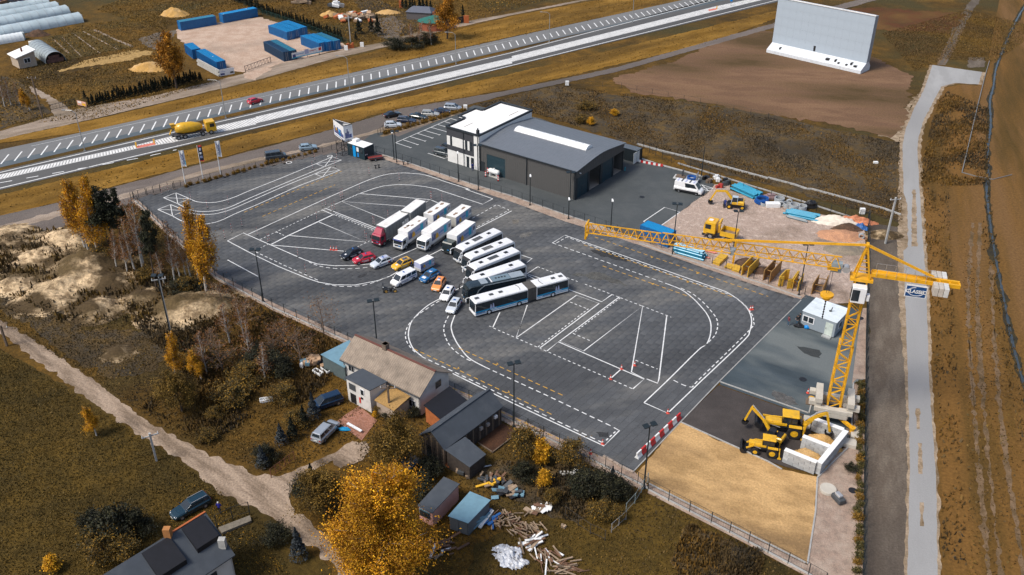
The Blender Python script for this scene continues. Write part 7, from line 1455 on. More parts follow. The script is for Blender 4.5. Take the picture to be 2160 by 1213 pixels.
g=at(zQ((350,710))[0]);solo('motorcycle_gear',MB().blob((g.x-.3,g.y,.25),(.8,.35,.35),6,10,6,.3,.02).blob((g.x+.5,g.y-.1,.2),(.6,.3,.3),8,10,6,.3,.02),M_black,'black bags piled beside the cabin wall','bags')
# lamp posts
M_post=mat('dark_green_post',(.016,.024,.028),rough=.4)
def lamp(label,base,topy,kind='flood',group='tall dark lamp posts',rz=0.0,m=None,z0=.02):
 g=at(base);h=height(base,topy);m=m or M_post;t=thing('street_lamp',label,'lamp post',(g.x,g.y,z0),rz,group)
 part('pole',MB().tube((0,0,0),(0,0,h),.11,.07,8).box(-.2,.2,-.2,.2,0,.06),m,t)
 if kind=='flood':
  part('crossbar',MB().beam((-.75,0,h),(.75,0,h),.09),m,t)
  for x in(-.5,.5):part('floodlight',MB().hexa([(x-.35,-.32,h+.06),(x+.35,-.32,h+.06),(x+.35,.3,h+.16),(x-.35,.3,h+.16)],[(x-.35,-.32,h+.16),(x+.35,-.32,h+.16),(x+.35,.3,h+.28),(x-.35,.3,h+.28)]),m,t)
 elif kind=='white':part('lamp_head',MB().hexa([(-.18,-.5,h-.05),(.18,-.5,h-.05),(.12,.3,h+.1),(-.12,.3,h+.1)],[(-.18,-.5,h+.08),(.18,-.5,h+.08),(.12,.3,h+.2),(-.12,.3,h+.2)]),M_sw,t)
 elif kind=='arm':part('arm',MB().tube((0,0,h),(-.7,.15,h+.5),.05).tube((-.7,.15,h+.5),(-2.2,.3,h+.55),.05),m,t);part('lamp_head',MB().box(-2.8,-2.1,.15,.45,h+.5,h+.62),m,t)
 return t
lamp('floodlight post by the left fence beside the yellow birch',(360,706),583);lamp('floodlight post rising from the lower left fence',(556,637),528);lamp('floodlight post behind the old house roof',(797,745),636,rz=R(20))
lamp('floodlight post behind the dark barn',(1084,900),768,rz=R(20));lamp('floodlight post at the corner of the sand lot',(1358,1030),899,rz=R(25));lamp('black post at the right end of the yellow shields',(1685,622),517)
lamp('black post beside the blue container',(1418,538),432,rz=R(-10));lamp('lone slender post in the rubble lot',zF((1145,1100))[0],zF((1180,700))[0][1]);lamp('tall post in the rear fence behind the wheeled excavator',zF((768,290))[0],zF((775,-60))[0][1],'none')
lamp('white-headed lamp nearest the blue container, inside the hall fence',(1288,486),423,'white','white-headed lamps along the hall fence');lamp('white-headed lamp in front of the hall corner',(1199,462),420,'white','white-headed lamps along the hall fence')
lamp('white-headed lamp in front of the long hall wall',(1118,433),371,'white','white-headed lamps along the hall fence');lamp('lamp standing before the office wall',zD((1868,1100))[0],zD((1855,690))[0][1],'white','white-headed lamps along the hall fence')
lamp('white-headed lamp of the pair near the dark kiosk',zD((952,785))[0],zD((930,400))[0][1],'white','white-headed lamps along the hall fence');lamp('floodlight post of the pair near the dark kiosk',zD((990,825))[0],zD((948,395))[0][1],'flood');lamp('tall black post between office and gas tank',(1009,401),308,'flood')
lamp('black post at the hall corner',(1202,424),365,'flood')
M_galv=mat('galvanised_pole',(.33,.34,.34),rough=.4,metal=.4)
for b_,ty,lab in(((544,200-0)[:2],0,'')[:0]or((T[0,0]((543,965))[0]),T[0,0]((475,715))[0][1]+3,'curved roadside lamp at the left of the lay-by'),(T[0,0]((1445,755))[0],T[0,0]((1400,520))[0][1]+3,'curved roadside lamp near the red car'),(T[1,0]((600,570))[0],T[1,0]((580,365))[0][1]+3,'curved roadside lamp below the white banner'),(T[1,0]((1280,410))[0],T[1,0]((1272,215))[0][1]+2,'curved roadside lamp right of the bare trees'),(T[2,0]((238,270))[0],T[2,0]((240,85))[0][1]+2,'curved roadside lamp above the hall'),(T[2,0]((770,145))[0],-8,'curved roadside lamp at the top edge')):
 lamp(lab,b_,ty,'arm','curved lamps along the highway',m=M_galv)
# concrete power poles
def power_pole(label,base,topy,rz=0,wood=False):
 g=at(base);h=height(base,topy);t=thing('power_pole',label,'pole',(g.x,g.y,0),rz);m=M_wood if wood else mat('pole_concrete',(.38,.38,.37),rough=.8,var=.1);part('pole',MB().beam((0,0,0),(0,0,h),.3,.24),m,t);part('crossarm',MB().beam((-1,0,h-.4),(1,0,h-.4),.12),m,t)
 for x in(-.9,0,.9):part('insulator',MB().tube((x,0,h-.34),(x,0,h-.05),.06,.04),M_dec,t)
power_pole('pale concrete power pole in front of the sand heaps',T[0,1]((1092,912))[0],T[0,1]((1000,560))[0][1],R(20));power_pole('grey concrete power pole beside the grey road',T[3,1]((750,345))[0],T[3,1]((805,50))[0][1],R(10));power_pole('short grey pole standing in the grass by the dirt road',T[0,2]((970,505))[0],T[0,2]((932,335))[0][1],R(30));power_pole('dark wooden pole by the garden gate',T[0,0]((272,752))[0],T[0,0]((215,490))[0][1],0,True)
power_pole('wooden pole in front of the thatched annex',T[1,2]((832,235))[0],T[1,2]((812,40))[0][1],0,True);power_pole('white post behind the conifers near the lot entrance',T[1,0]((605,270))[0],T[1,0]((592,105))[0][1]);power_pole('slim pole at the left edge beside the dirt road',T[0,1]((45,1000))[0],T[0,1]((0,870))[0][1],0,True)
# fences
M_fence=mat('fence_green_black',(.018,.024,.026),rough=.5);M_plinth=mat('fence_plinth',(.40,.40,.39),rough=.85,var=.12,objvar=.08)
def wire_fence(label,pts,h=1.7,step=2.5,plinth=True,dens=.28,m=None,group=None,solid=False,plm=None,rails=(.15,.98),wires=True):
 ln=ground(pts);a0=ln[0];t=thing('fence',label,'fence',(a0.x,a0.y,0),world=True,group=group);m=m or M_fence
 pm=MB().box(-.04,.04,-.04,.04,0,h+.05).data('post');pm.materials.append(m)
 wires_mb=MB();
 for a,b in zip(ln,ln[1:]):
  d=b-a;L_=d.length;n=max(1,round(L_/step));d.normalize()
  for k in range(n):
   o=bpy.data.objects.new('post',pm);C.objects.link(o);o.parent=t;p=a+(b-a)*k/n-Vector((a0.x,a0.y,0));o.location=p
  if plinth:
   for k in range(n):p=a+(b-a)*(k+.02)/n;q=a+(b-a)*(k+.98)/n;part('plinth_panel',MB().beam(V3(p,.14),V3(q,.14),.08,.28),plm or M_plinth,t)
  for z in rails:wires_mb.beam(V3(a,h*z+.1),V3(b,h*z+.1),.03)
  if wires:
   nw=int(L_/dens)
   for k in range(nw):p=a+(b-a)*(k/max(1,nw));wires_mb.add([V3(p,.25)-d*.007,V3(p,.25)+d*.007,V3(p,h)+d*.007,V3(p,h)-d*.007],[(0,1,2,3)])
 part('wire_mesh',wires_mb,m,t,stuff=True)
 o=bpy.data.objects.new('post',pm);C.objects.link(o);o.parent=t;o.location=ln[-1]-Vector((a0.x,a0.y,0));return t
wire_fence('dark mesh fence on a concrete plinth along the lower left yard edge',[(283,423),(455,586),(575,650),(735,722),(960,831),(1180,938),(1345,1020),(1367,1032)]);wire_fence('dark mesh fence below the sand lot',[(1367,1034),(1500,1103),(1620,1166),(1705,1212),(1740,1232)],1.6)
wire_fence('thin fence posts between the hall yard and the training yard',zD((700,690),(1200,850),(1600,990),(2022,1130))+T[2,1]((0,45),(330,160),(530,225),(815,325),(1025,400),(1280,475),(1638,605))+[(1697,622)],1.5,2.4,plinth=False,dens=.5)
wire_fence('low fence behind the planting along the track',[(283,418),(420,386),(540,354),(620,338),(700,316)],1.3,2.5,plinth=False)
wire_fence('rear mesh fence behind the pipes and well rings',T[2,0]((800,930),(960,1020),(1200,1100))+zG((0,190),(300,290),(640,365),(1000,470),(1500,570),(1600,600)),1.8,2.5,plinth=False,dens=.35)
wire_fence('dark green mesh fence along the right side beside the crane',[(1831,458),(1830,600),(1827,700),(1826,800),(1823,1000),(1820,1213),(1818,1500)],2.2,2.5,dens=.12,plinth=True,rails=(.1,.3,.5,.7,.98),plm=M_fence)
wire_fence('old fence line at the edge of the brown field',T[2,0]((340,545),(700,560),(1100,640),(1638,755))+T[3,0]((0,760),(400,870),(640,890)),1.2,4.5,plinth=False,wires=False,m=mat('old_post',(.06,.05,.04)))
wire_fence('black railing beside the yard corner at the track',zU((715,245),(1030,155),(1140,140)),1.4,1.6,plinth=False)
wire_fence('black railing gate beside the hall yard entrance',zD((725,440),(830,350)),1.3,1.5,plinth=False);wire_fence('pale mesh fence piece at the garden corner',T[2,2]((840,640),(760,770),(705,830)),1.5,1.6,plinth=False,m=mat('pale_fence',(.25,.3,.3)),dens=.12);wire_fence('silver tubular fence piece ending the pale mesh',T[2,2]((705,870),(615,950)),1.3,1.5,plinth=False,m=M_alu,dens=.15)
wire_fence('old garden fence of dark posts',T[2,2]((575,1000),(485,960),(410,910),(330,850)),1.5,1.8,plinth=False,m=mat('old_post',(.06,.05,.04)),dens=.4);wire_fence('rusty picket fence by the conifer shrubs',T[1,2]((95,610),(240,500)),1.3,.8,plinth=False,m=mat('rusty_fence',(.16,.06,.03)),dens=.14)
wire_fence('green mesh fence with hedge behind the container lot',[(545,28),(640,60),(742,98)],1.6,2.5,plinth=False,m=mat('green_mesh',(.01,.07,.06)),dens=.15);wire_fence('wire fence running along the far field',T[2,0]((300,-10),(0,40))+T[1,0]((1638,60),(1380,140)),1.3,3.5,plinth=False,dens=1.0,m=MATS['old_post'])
# planting strips: kerb white stones and bushes are with the vegetation
# flags
def flag(label,base,topy,cols,txt,rz):
 g=at(base);h=height(base,topy);t=thing('flag',label,'flag',(g.x,g.y,0.02),0,'tall flags at the yard entrance');part('pole',MB().tube((0,0,0),(0,0,h),.09,.06,8).box(-.25,.25,-.25,.25,0,.08),M_sw,t)
 fh=h*.42;w=.85;n=12;xd=Vector((math.cos(rz),math.sin(rz),0));nd=Vector((-xd.y,xd.x,0))
 def P(u,v):return xd*(u*w)+nd*(.09*math.sin(u*6+v*4)*u)+Vector((0,0,h-.1-v*fh+.18*u*(1-v)-.08*u*v))
 for(v0,v1,u0,u1,m,th)in cols:
  mb=MB();nu=5;nv=8
  for i in range(nu):
   for j in range(nv):
    ua,ub=u0+(u1-u0)*i/nu,u0+(u1-u0)*(i+1)/nu;va,vb=v0+(v1-v0)*j/nv,v0+(v1-v0)*(j+1)/nv;q=[P(ua,vb),P(ub,vb),P(ub,va),P(ua,va)];mb.hexa([p-nd*th for p in q],[p+nd*th for p in q])
  part('cloth' if th<.015 else 'print',mb,m,t)
 if txt:mid=P(.5,.5)-nd*.04;text_part(txt,.62,M_blue2,t,mid,(0,0,1),-xd,.01,False,'lettering')
 return t
flag('white flag with blue lettering, leftmost of the three flags',zL((315,372))[0],318,[(0,1,.06,1,M_dec,.01),(.62,.9,.8,.99,M_cyan,.02)],'CLASSIC',R(8));flag('black flag with red ends and grey emblems, middle flag',zL((503,320))[0],307,[(0,1,.06,1,mat('flag_black',(.015,.017,.03)),.01),(0,.1,.06,1,M_pred,.02),(.94,1,.06,1,M_pred,.02),(.17,.32,.3,.75,M_lil,.02),(.42,.55,.3,.75,M_dec,.02),(.65,.8,.3,.8,M_lil,.02)],None,R(12));flag('white flag with dark blue lettering, rightmost of the three flags',zL((690,270))[0],298,[(0,1,.06,1,M_dec,.01),(.0,.3,.07,.2,M_lil,.02)],'CLASSIC',R(15))
# billboard
g=at(zV((385,935))[0]);hB=height(zV((385,935))[0],zV((385,290))[0][1]);hb0=height(zV((385,935))[0],zV((400,655))[0][1])
cr_=Vector((g.x,g.y,0));lz=at(zV((140,118))[0],hB);rz_=at(zV((575,245))[0],hB);nz_=at(zV((375,290))[0],hB)
bb=thing('billboard','three sided billboard on a lattice stand showing a city skyline and a digger','billboard',(nz_.x,nz_.y,0),world=True)
ld=(lz-nz_);ld.z=0;Ll=ld.length;ld.normalize();rd_=(rz_-nz_);rd_.z=0;Lr_=rd_.length;rd_.normalize()
for dd,LL,nm in((ld,Ll,'left_panel'),(rd_,Lr_,'right_panel')):
 nrm=Vector((-dd.y,dd.x,0));nrm=nrm if nrm.y<0 else-nrm
 part(nm,MB().beam(V3(nz_,(hB+hb0)/2),V3(nz_+dd*LL,(hB+hb0)/2),.12,hB-hb0),M_dec,bb);BHt=hB-hb0
 mb=MB();rdm_=random.Random(4 if dd is ld else 9);x=.25
 while x<LL-.4:
  w=rdm_.uniform(.2,.45);hgt=rdm_.uniform(.2,.62)*BHt*(.8 if dd is ld else 1);a=V3(nz_+dd*x+nrm*.07,hb0+BHt*.2+hgt/2);b=V3(nz_+dd*(x+w)+nrm*.07,hb0+BHt*.2+hgt/2);mb.beam(a,b,.03,hgt);x+=w+.06
 part('skyline_print',mb,M_blue2,bb)
 part('sky_print',MB().beam(V3(nz_+dd*.2+nrm*.065,hb0+BHt*.32),V3(nz_+dd*(LL-.2)+nrm*.065,hb0+BHt*.32),.015,BHt*.24),mat('print_haze',(.25,.3,.5)),bb)
 mb=MB();x=.4
 while x<LL-.5:w=rdm_.uniform(.15,.4);mb.beam(V3(nz_+dd*x+nrm*.07,hb0+BHt*.09),V3(nz_+dd*(x+w)+nrm*.07,hb0+BHt*.09),.02,.14);x+=w+.12
 part('lettering',mb,M_blue2,bb)
 part('top_frame',MB().beam(V3(nz_,hB+.04),V3(nz_+dd*LL,hB+.04),.2,.1),M_black,bb)
 if dd is ld:
  part('digger_print',MB().beam(V3(nz_+dd*LL*.62+nrm*.075,hb0+BHt*.42),V3(nz_+dd*LL*.82+nrm*.075,hb0+BHt*.42),.02,BHt*.25),M_yel,bb);part('door_print',MB().beam(V3(nz_+dd*LL*.34+nrm*.075,hb0+BHt*.4),V3(nz_+dd*LL*.5+nrm*.075,hb0+BHt*.4),.02,BHt*.45),mat('print_bright_blue',(.0,.25,.6)),bb)
bk=(nz_+ld*Ll);bk2_=(nz_+rd_*Lr_)
part('back_panel',MB().beam(V3(bk,(hB+hb0)/2),V3(bk2_,(hB+hb0)/2),.1,hB-hb0),M_dec,bb);mb=MB()
for k in range(6):t_=(k+.5)/6;p=nz_+ld*Ll*t_;q=nz_+rd_*Lr_*min(1,t_*1.4);mb.beam(V3(p,hB-.1),V3(bk+(bk2_-bk)*t_,hB-.1),.1)
part('roof_truss',mb,M_black,bb)
mb=MB();lattice(mb,Vector((g.x,g.y,0)),Vector((g.x,g.y,hb0+.4)),1.9,4,.06);mb.beam((g.x,g.y,hb0+.2),V3(nz_,hb0+.2),.2);mb.beam((g.x,g.y,hb0+.2),V3((bk+bk2_)/2,hb0+.2),.2);part('lattice_stand',mb,M_black,bb)
# dark kiosk with blue door
pL,pR_=at(zV((490,960))[0]),at(zV((880,1085))[0]);d=pR_-pL;Lk=d.length;ks=thing('kiosk','dark teal container kiosk with a bright blue door and white roof under the billboard','kiosk',(pL.x,pL.y,.03),math.atan2(d.y,d.x));M_kio=mat('kiosk_teal',(.012,.03,.04),rough=.5)
dk=2.9;hk=2.7;part('wall',MB().box(0,Lk,0,dk,0,hk),M_kio,ks,bevel=.02);part('roof',MB().box(.08,Lk-.08,.08,dk-.08,hk+.001,hk+.05),M_membrane,ks)
part('door',MB().box(Lk*.33,Lk*.49,-.05,-.003,.1,hk-.15),mat('bright_blue_door',(.0,.26,.62),rough=.4),ks)
for x0,x1,z0,z1,m in((.14,.28,1.3,2.2,M_glass),(.55,.68,1.5,2.4,M_dec),(.57,.67,.3,1.2,M_blue1),(.76,.9,1.3,2.2,M_glass)):part('window',MB().box(Lk*x0,Lk*x1,-.05,-.003,z0,z1),m,ks)
part('roof_unit',MB().box(.4,1.4,1.2,2.4,hk+.05,hk+.55),M_sw,ks);part('wall_light',MB().box(Lk+.003,Lk+.06,.2,.4,1.0,1.2).box(Lk+.003,Lk+.06,.6,.8,1.0,1.2),M_dec,ks)
g=at(zD((690,790))[0]);t=thing('flat_trailer','small red flatbed trailer parked at the kiosk corner','trailer',(g.x,g.y,.03),R(20));part('deck',MB().box(-1.5,1.5,-.8,.8,.45,.6),mat('rust_red',(.2,.03,.025),rough=.6),t);part('side_rail',MB().box(-1.5,1.5,-.82,-.76,.6,.8).box(-1.5,1.5,.76,.82,.6,.8),M_dgrey,t)
for s in(1,-1):wheel(t,-.2,s*.85,.3,.18)
part('drawbar',MB().beam((1.5,0,.5),(2.5,0,.45),.08),M_black,t)
for q,lab in((zD((690,915))[0],'small black rubber bollard base, left of a pair on the slabs'),(zD((738,905))[0],'small black rubber bollard base, right of a pair on the slabs'),(zD((1088,860))[0],'black stand beside the fence near the kiosk'),(zD((1150,855))[0],'black stand at the fence, right of its twin')):
 g=at(q);solo('black_stand',MB().tube((g.x,g.y,.04),(g.x,g.y,.6),.18,.05,10).box(g.x-.25,g.x+.25,g.y-.1,g.y+.1,.6,.75),M_black,lab,'stand')
# traffic cones and striped training poles
M_cone=mat('cone_red',(.65,.09,.06),rough=.5)
def mkcone(label,q,grp='traffic cones on the slabs'):
 g=at(q);t=thing('traffic_cone',label,'cone',(g.x,g.y,.045),0,grp);part('base',MB().box(-.2,.2,-.2,.2,0,.05),M_cone,t);part('body',MB().tube((0,0,.05),(0,0,.75),.16,.03,12),M_cone,t);part('band',MB().tube((0,0,.32),(0,0,.5),.118,.08,12,False),M_sw,t);return t
for q,lab in((zN((1655,603))[0],'red cone at the corner of the small marked box'),(zN((1577,675))[0],'red cone at the lower end of the short line'),(zN((1748,578))[0],'red cone just right of the long diagonal line'),(zN((1520,1135))[0],'red cone at the tip of the long dashed lane'),(T[2,2]((965,212))[0],'red cone at the pointed end of the curved lane'),(T[2,2]((487,462))[0],'red cone beside the lower fence'),(zM((1018,780))[0],'leftmost of four cones beside the black hatchback'),(zM((1045,783))[0],'second of four cones beside the black hatchback'),(zM((1073,783))[0],'rightmost of four cones beside the black hatchback'),(zJ((865,262))[0],'cone on the kerb beside the crane ballast'),(T[2,1]((1525,770))[0],'dark red cone on the outer curve'),(T[2,1]((1538,768))[0],'second dark red cone on the outer curve'),(zL((826,235))[0],'small cone at the planting edge below the flags')):mkcone(lab,q)
def mkpole(q,first=[None]):
 g=at(q)
 if first[0]is None:
  t=thing('training_pole','thin red and white striped pole standing on the training slabs','pole',(g.x,g.y,.045),0,'striped poles around the marked bays');part('foot',MB().cyl((0,0,.04),(0,0,1),.15,.08,10),M_black,t)
  for k in range(6):part('stripe',MB().tube((0,0,.08+k*.27),(0,0,.08+(k+1)*.27),.022,n=6),M_red if k%2 else M_sw,t)
  first[0]=t
 else:dup(first[0],(g.x,g.y,.045),0)
for q in zM((935,360),(965,345),(1030,400),(1055,390),(880,490),(1115,265),(1135,255),(1300,190),(400,710),(415,705),(295,640),(695,850),(770,1015),(1445,540),(1432,530),(1355,670),(1372,700),(1580,470),(1690,100),(1395,45))+zA((1415,150),(1432,155),(1588,190),(60,165),(90,150))+zL((370,520),(545,610),(770,560),(745,690),(915,800),(730,930),(805,860),(1690,100),(1905,160),(1665,190),(1925,90),(60,460),(130,430)):mkpole(q)
a,b=at(T[2,2]((770,495))[0]),at(T[2,2]((1040,240))[0]);nb=10
for k in range(nb):
 p=a+(b-a)*(k/nb);q=a+(b-a)*((k+1)/nb);d=(q-p);L_=d.length;me=None
 mb=MB().loft([[(x,y,z)for y,z in((-.3,.0),(.3,.0),(.26,.18),(.1,.42),(.1,.9),(-.1,.9),(-.1,.42),(-.26,.18))]for x in(.03,L_-.03)])
 t=solo('water_barrier',mb.xf(Matrix.Translation((p.x,p.y,.045))@Matrix.Rotation(math.atan2(d.y,d.x),4,'Z')),M_red if k%2 else M_sw,('red' if k%2 else 'white')+' water barrier, number '+['one','two','three','four','five','six','seven','eight','nine','ten'][k]+' from the lower end of the row by the sand lot','barrier','red and white barriers along the sand lot',base=Vector((p.x,p.y,.045)),bevel=.03)
for k,(q0,q1)in enumerate((((565,480),(625,512)),((628,515),(660,535)),((662,538),(750,582)))):
 a,b=at(T[2,2](q0)[0]),at(T[2,2](q1)[0]);solo('timber_beam',MB().beam(V3(a,.14),V3(b,.14),.3,.2),mat('weathered_beam',(.38,.3,.24),rough=.9,var=.3,scale=3),['left','middle','right'][k]+' of three weathered beams lying along the lower yard corner','beam','weathered beams at the yard corner')
for q,lab in((T[0,0]((873,940))[0],'yellow marker post at the left end of the red road patch'),(T[0,0]((988,918))[0],'yellow marker post at the right end of the red road patch'),(T[2,0]((1310,58))[0],'yellow marker post beside the far red patch')):
 g=at(q);solo('marker_post',MB().box(g.x-.15,g.x+.15,g.y-.1,g.y+.1,.02,1.0),M_yel,lab,'marker post')
g=at(T[2,0]((1400,40))[0]);t=thing('traffic_sign','blue traffic sign standing in the hatched band far along the highway','sign',(g.x,g.y,.02));part('post',MB().tube((0,0,0),(0,0,2.2),.05),M_galv,t);part('sign_face',MB().cyl((0,-.05,1.9),(0,1,0),.42,.05,18),mat('sign_blue',(.0,.2,.6)),t)
for q,lab in((T[2,0]((352,545))[0],'white electricity cabinet beside the weed field'),(T[3,0]((688,1045))[0],'small white marker in the dark weeds'),(zG((1532,500))[0],'small white box on the verge behind the fence'),(T[1,0]((1340,700))[0],'white cabinet at the end of the parked row')):
 g=at(q);solo('cabinet',MB().box(g.x-.45,g.x+.45,g.y-.3,g.y+.3,0,1.1 if 'marker' not in lab else.4),M_sw,lab,'cabinet',bevel=.02)
# people
M_skin=mat('skin',(.42,.24,.16),rough=.6)
def person(label,p,rz,top_m,leg_m,hair_m,pose='stand',h=1.75,shoe=None):
 g=at(p);root=thing('person',label,'person',(g.x,g.y,.02),rz);k=h/1.75
 J={'pel':(0,0,.95),'sp':(.0,0,1.15),'ch':(0,0,1.36),'nk':(0,0,1.5),'hd':(.01,0,1.63)}
 fw=.16 if pose=='walk' else.04
 J.update(hl=(0,.1,.92),kl=(fw,.12,.5),al=(fw*.4,.12,.09),tl=(fw*.4+.17,.13,.04),hr=(0,-.1,.92),kr=(-fw*.3,-.12,.5),ar=(-fw*1.1,-.12,.09),tr=(-fw*1.1+.17,-.13,.04))
 bend=.22 if pose!='lean' else.35
 J.update(sl=(0,.2,1.42),el=(.02,.27,1.14),wl=(bend,.2,.98),fl=(bend+.08,.18,.95),sr=(0,-.2,1.42),er=(.02,-.27,1.14),wr=(bend*.6,-.24,.92),fr=(bend*.6+.07,-.23,.86))
 E_=[('pel','sp'),('sp','ch'),('ch','nk'),('nk','hd'),('pel','hl'),('hl','kl'),('kl','al'),('al','tl'),('pel','hr'),('hr','kr'),('kr','ar'),('ar','tr'),('ch','sl'),('sl','el'),('el','wl'),('wl','fl'),('ch','sr'),('sr','er'),('er','wr'),('wr','fr')]
 rad=dict(pel=.15,sp=.14,ch=.17,nk=.06,hd=.1,hl=.1,kl=.065,al=.045,tl=.04,hr=.1,kr=.065,ar=.045,tr=.04,sl=.075,el=.05,wl=.035,fl=.035,sr=.075,er=.05,wr=.035,fr=.035)
 names=list(J);bm=bmesh.new();vs={n_:bm.verts.new(Vector(J[n_])*k)for n_ in names}
 for a,b in E_:bm.edges.new((vs[a],vs[b]))
 me=bpy.data.meshes.new('body');bm.to_mesh(me);bm.free();o=bpy.data.objects.new('body_source',me);C.objects.link(o);o.modifiers.new('skin','SKIN');sub=o.modifiers.new('sub','SUBSURF');sub.levels=1;sub.render_levels=1
 for i,n_ in enumerate(names):r_=rad[n_]*k;me.skin_vertices[0].data[i].radius=(r_,r_*.8 if n_ in('ch','sp','pel')else r_)
 me.skin_vertices[0].data[0].use_root=True;bpy.context.view_layer.update()
 m2=bpy.data.meshes.new_from_object(o.evaluated_get(bpy.context.evaluated_depsgraph_get()));bpy.data.objects.remove(o);m2.name='body';m2.materials.clear()
 for m in(top_m,leg_m,M_skin,shoe or M_black):m2.materials.append(m)
 for p_ in m2.polygons:
  z=p_.center.z/k;y=abs(p_.center.y)/k;p_.material_index=2 if z>1.52 or(z<1.03 and y>.15 and z>.8)else 0 if z>.93 else 3 if z<.1 else 1
 b=bpy.data.objects.new('body',m2);C.objects.link(b);b.parent=root
 part('hair',MB().blob((-.02*k,0,1.69*k),(.105*k,.1*k,.09*k),3,10,6,.05),hair_m,root,smooth=True)
 part('nose',MB().blob((.11*k,0,1.63*k),(.02,.015,.02),1,6,4,0),M_skin,root)
 return root
M_jean=mat('blue_jeans',(.05,.1,.16),rough=.9);M_bk=mat('black_clothes',(.012,.012,.014),rough=.9);M_wk=mat('blue_overalls',(.01,.035,.2),rough=.8);M_hair=mat('dark_hair',(.02,.015,.01),rough=.9);M_grey=mat('white_hair',(.6,.6,.6),rough=.9)
person('person in a maroon top and jeans with white shoes, standing away from the cabin',zQ((155,690))[0],R(20),mat('maroon_top',(.18,.04,.05)),M_jean,M_hair,h=1.7,shoe=M_sw);person('person in black jacket and jeans beside the cabin corner',zQ((285,680))[0],R(200),M_bk,M_jean,M_hair);person('person in black with arm raised behind the other, at the cabin corner',zQ((320,660))[0],R(170),M_bk,M_bk,M_hair,h=1.85)
person('worker in blue overalls standing at the wheeled excavator',zF((1040,650))[0],R(60),M_wk,M_wk,M_hair,h=1.8);person('worker in blue overalls by the office door',zE((378,735))[0],R(-60),M_wk,M_wk,M_hair,h=1.7);person('person with white hair in a blue jacket on the grass near the teal car',zP((1160,395))[0],R(90),mat('royal_blue_jacket',(.015,.02,.25)),M_bk,M_grey,'walk')
# old house, barns, yard clutter
M_oldwall=mat('old_plaster',(.62,.60,.56),rough=.9,var=.06,stain=(.30,.27,.23),stain_amt=.6,stain_scale=.5);M_corr=mat('asbestos_roof',(.27,.215,.165),rough=.9,var=.2,scale=.8,stain=(.13,.105,.08),stain_amt=.7,stain_scale=.5);M_felt=mat('bitumen_felt',(.055,.065,.078),rough=.8,var=.12,scale=.8,stain=(.10,.105,.11),stain_amt=.4,stain_scale=.4)
M_thatch=mat('golden_boards',(.34,.20,.065),rough=.9,var=.3,scale=5);M_tarpb=mat('black_tarp',(.007,.007,.01),rough=.6,var=.3);M_bsheet=mat('blue_sheet_roof',(.16,.29,.36),rough=.5,var=.08,stain=(.1,.16,.19),stain_amt=.5,stain_scale=.4);M_pink=mat('pink_plaster',(.52,.27,.22),rough=.9,var=.1);M_boards=mat('dark_boards',(.05,.038,.03),rough=.95,var=.4,scale=3)
A_,B_=at(zK((400,490))[0]),at(zK((1115,840))[0]);d=B_-A_;LH=d.length;hs=thing('old_house','old white house with a long corrugated brown roof and a small chimney','house',(A_.x,A_.y,0),math.atan2(d.y,d.x));DP,he,hr=5.8,3.55,5.5
def gabled(t,L_,D,he,hr,wm,rm,ov=.35,th=.12,corr=None,cap=None):
 part('wall',MB().extrude([(0,0),(D,0),(D,he),(D/2,hr-.08),(0,he)],0,1).xf(Matrix(((0,L_,0,0),(1,0,0,0),(0,0,1,0),(0,0,0,1)))),wm,t)
 sl=(hr-he)/(D/2)
 for s,nm in((0,'roof'),(1,'roof')):
  y0,y1=(-ov,D/2)if s==0 else(D+ov,D/2);z0,z1=he-ov*sl,hr;mb=MB();mb.hexa([(-ov,y0,z0),(L_+ov,y0,z0),(L_+ov,y1,z1),(-ov,y1,z1)],[(-ov,y0,z0+th),(L_+ov,y0,z0+th),(L_+ov,y1,z1+th),(-ov,y1,z1+th)]);rf=part(nm,mb,rm,t)
  if corr:
   cb2=MB();n=int((L_+2*ov)/corr)
   for k in range(n):
    x=-ov+k*corr;cb2.add([(x,y0,z0+th+.004),(x+corr*.5,y0,z0+th+.07),(x+corr,y0,z0+th+.004),(x,y1,z1+th+.004),(x+corr*.5,y1,z1+th+.07),(x+corr,y1,z1+th+.004)],[(0,1,4,3),(1,2,5,4)])
   part('corrugation',cb2,rm,rf,stuff=True)
 part('ridge_cap',MB().beam((-ov,D/2,hr+th),(L_+ov,D/2,hr+th),.3,.12),cap or mat('ridge_brown',(.14,.05,.035),rough=.8),t)
gabled(hs,LH,DP,he,hr,M_oldwall,M_corr,corr=.34)
def window(t,x0,x1,z0,z1,y=-.03,fr=None,n=2,axis='y',s=-1):
 def bx(a,b,c,d_,e):return MB().box(a,b,min(y,y+s*e),max(y,y+s*e),c,d_)if axis=='y' else MB().box(min(y,y+s*e),max(y,y+s*e),a,b,c,d_)
 w=part('window',bx(x0,x1,z0,z1,.04),fr or M_dec,t)
 for k in range(n):part('pane',bx(x0+.07+(x1-x0-.07)*k/n,x0+(x1-x0-.07)*(k+1)/n,z0+.07,z1-.07,.06),M_glass,w)
window(hs,.9,2.0,1.9,3.0);window(hs,LH-1.9,LH-.8,.9,2.0);window(hs,LH-4.5,LH-3.8,2.5,3.2,fr=mat('brown_frame',(.12,.03,.02)),n=1);window(hs,3.1,4.2,2.4,3.5,y=LH+.02,axis='x',s=1,fr=mat('old_frame',(.2,.18,.14)))
part('chimney',MB().box(LH*.36,LH*.36+.7,DP/2-.3,DP/2+.4,hr-.3,hr+.9).box(LH*.36-.06,LH*.36+.76,DP/2-.36,DP/2+.46,hr+.8,hr+.9),mat('chimney_brick',(.16,.12,.09),rough=.9,var=.3),hs)
for x in(.1,LH-.1):part('downpipe',MB().tube((x,-.12,0),(x,-.12,he-.1),.06),M_alu,hs)
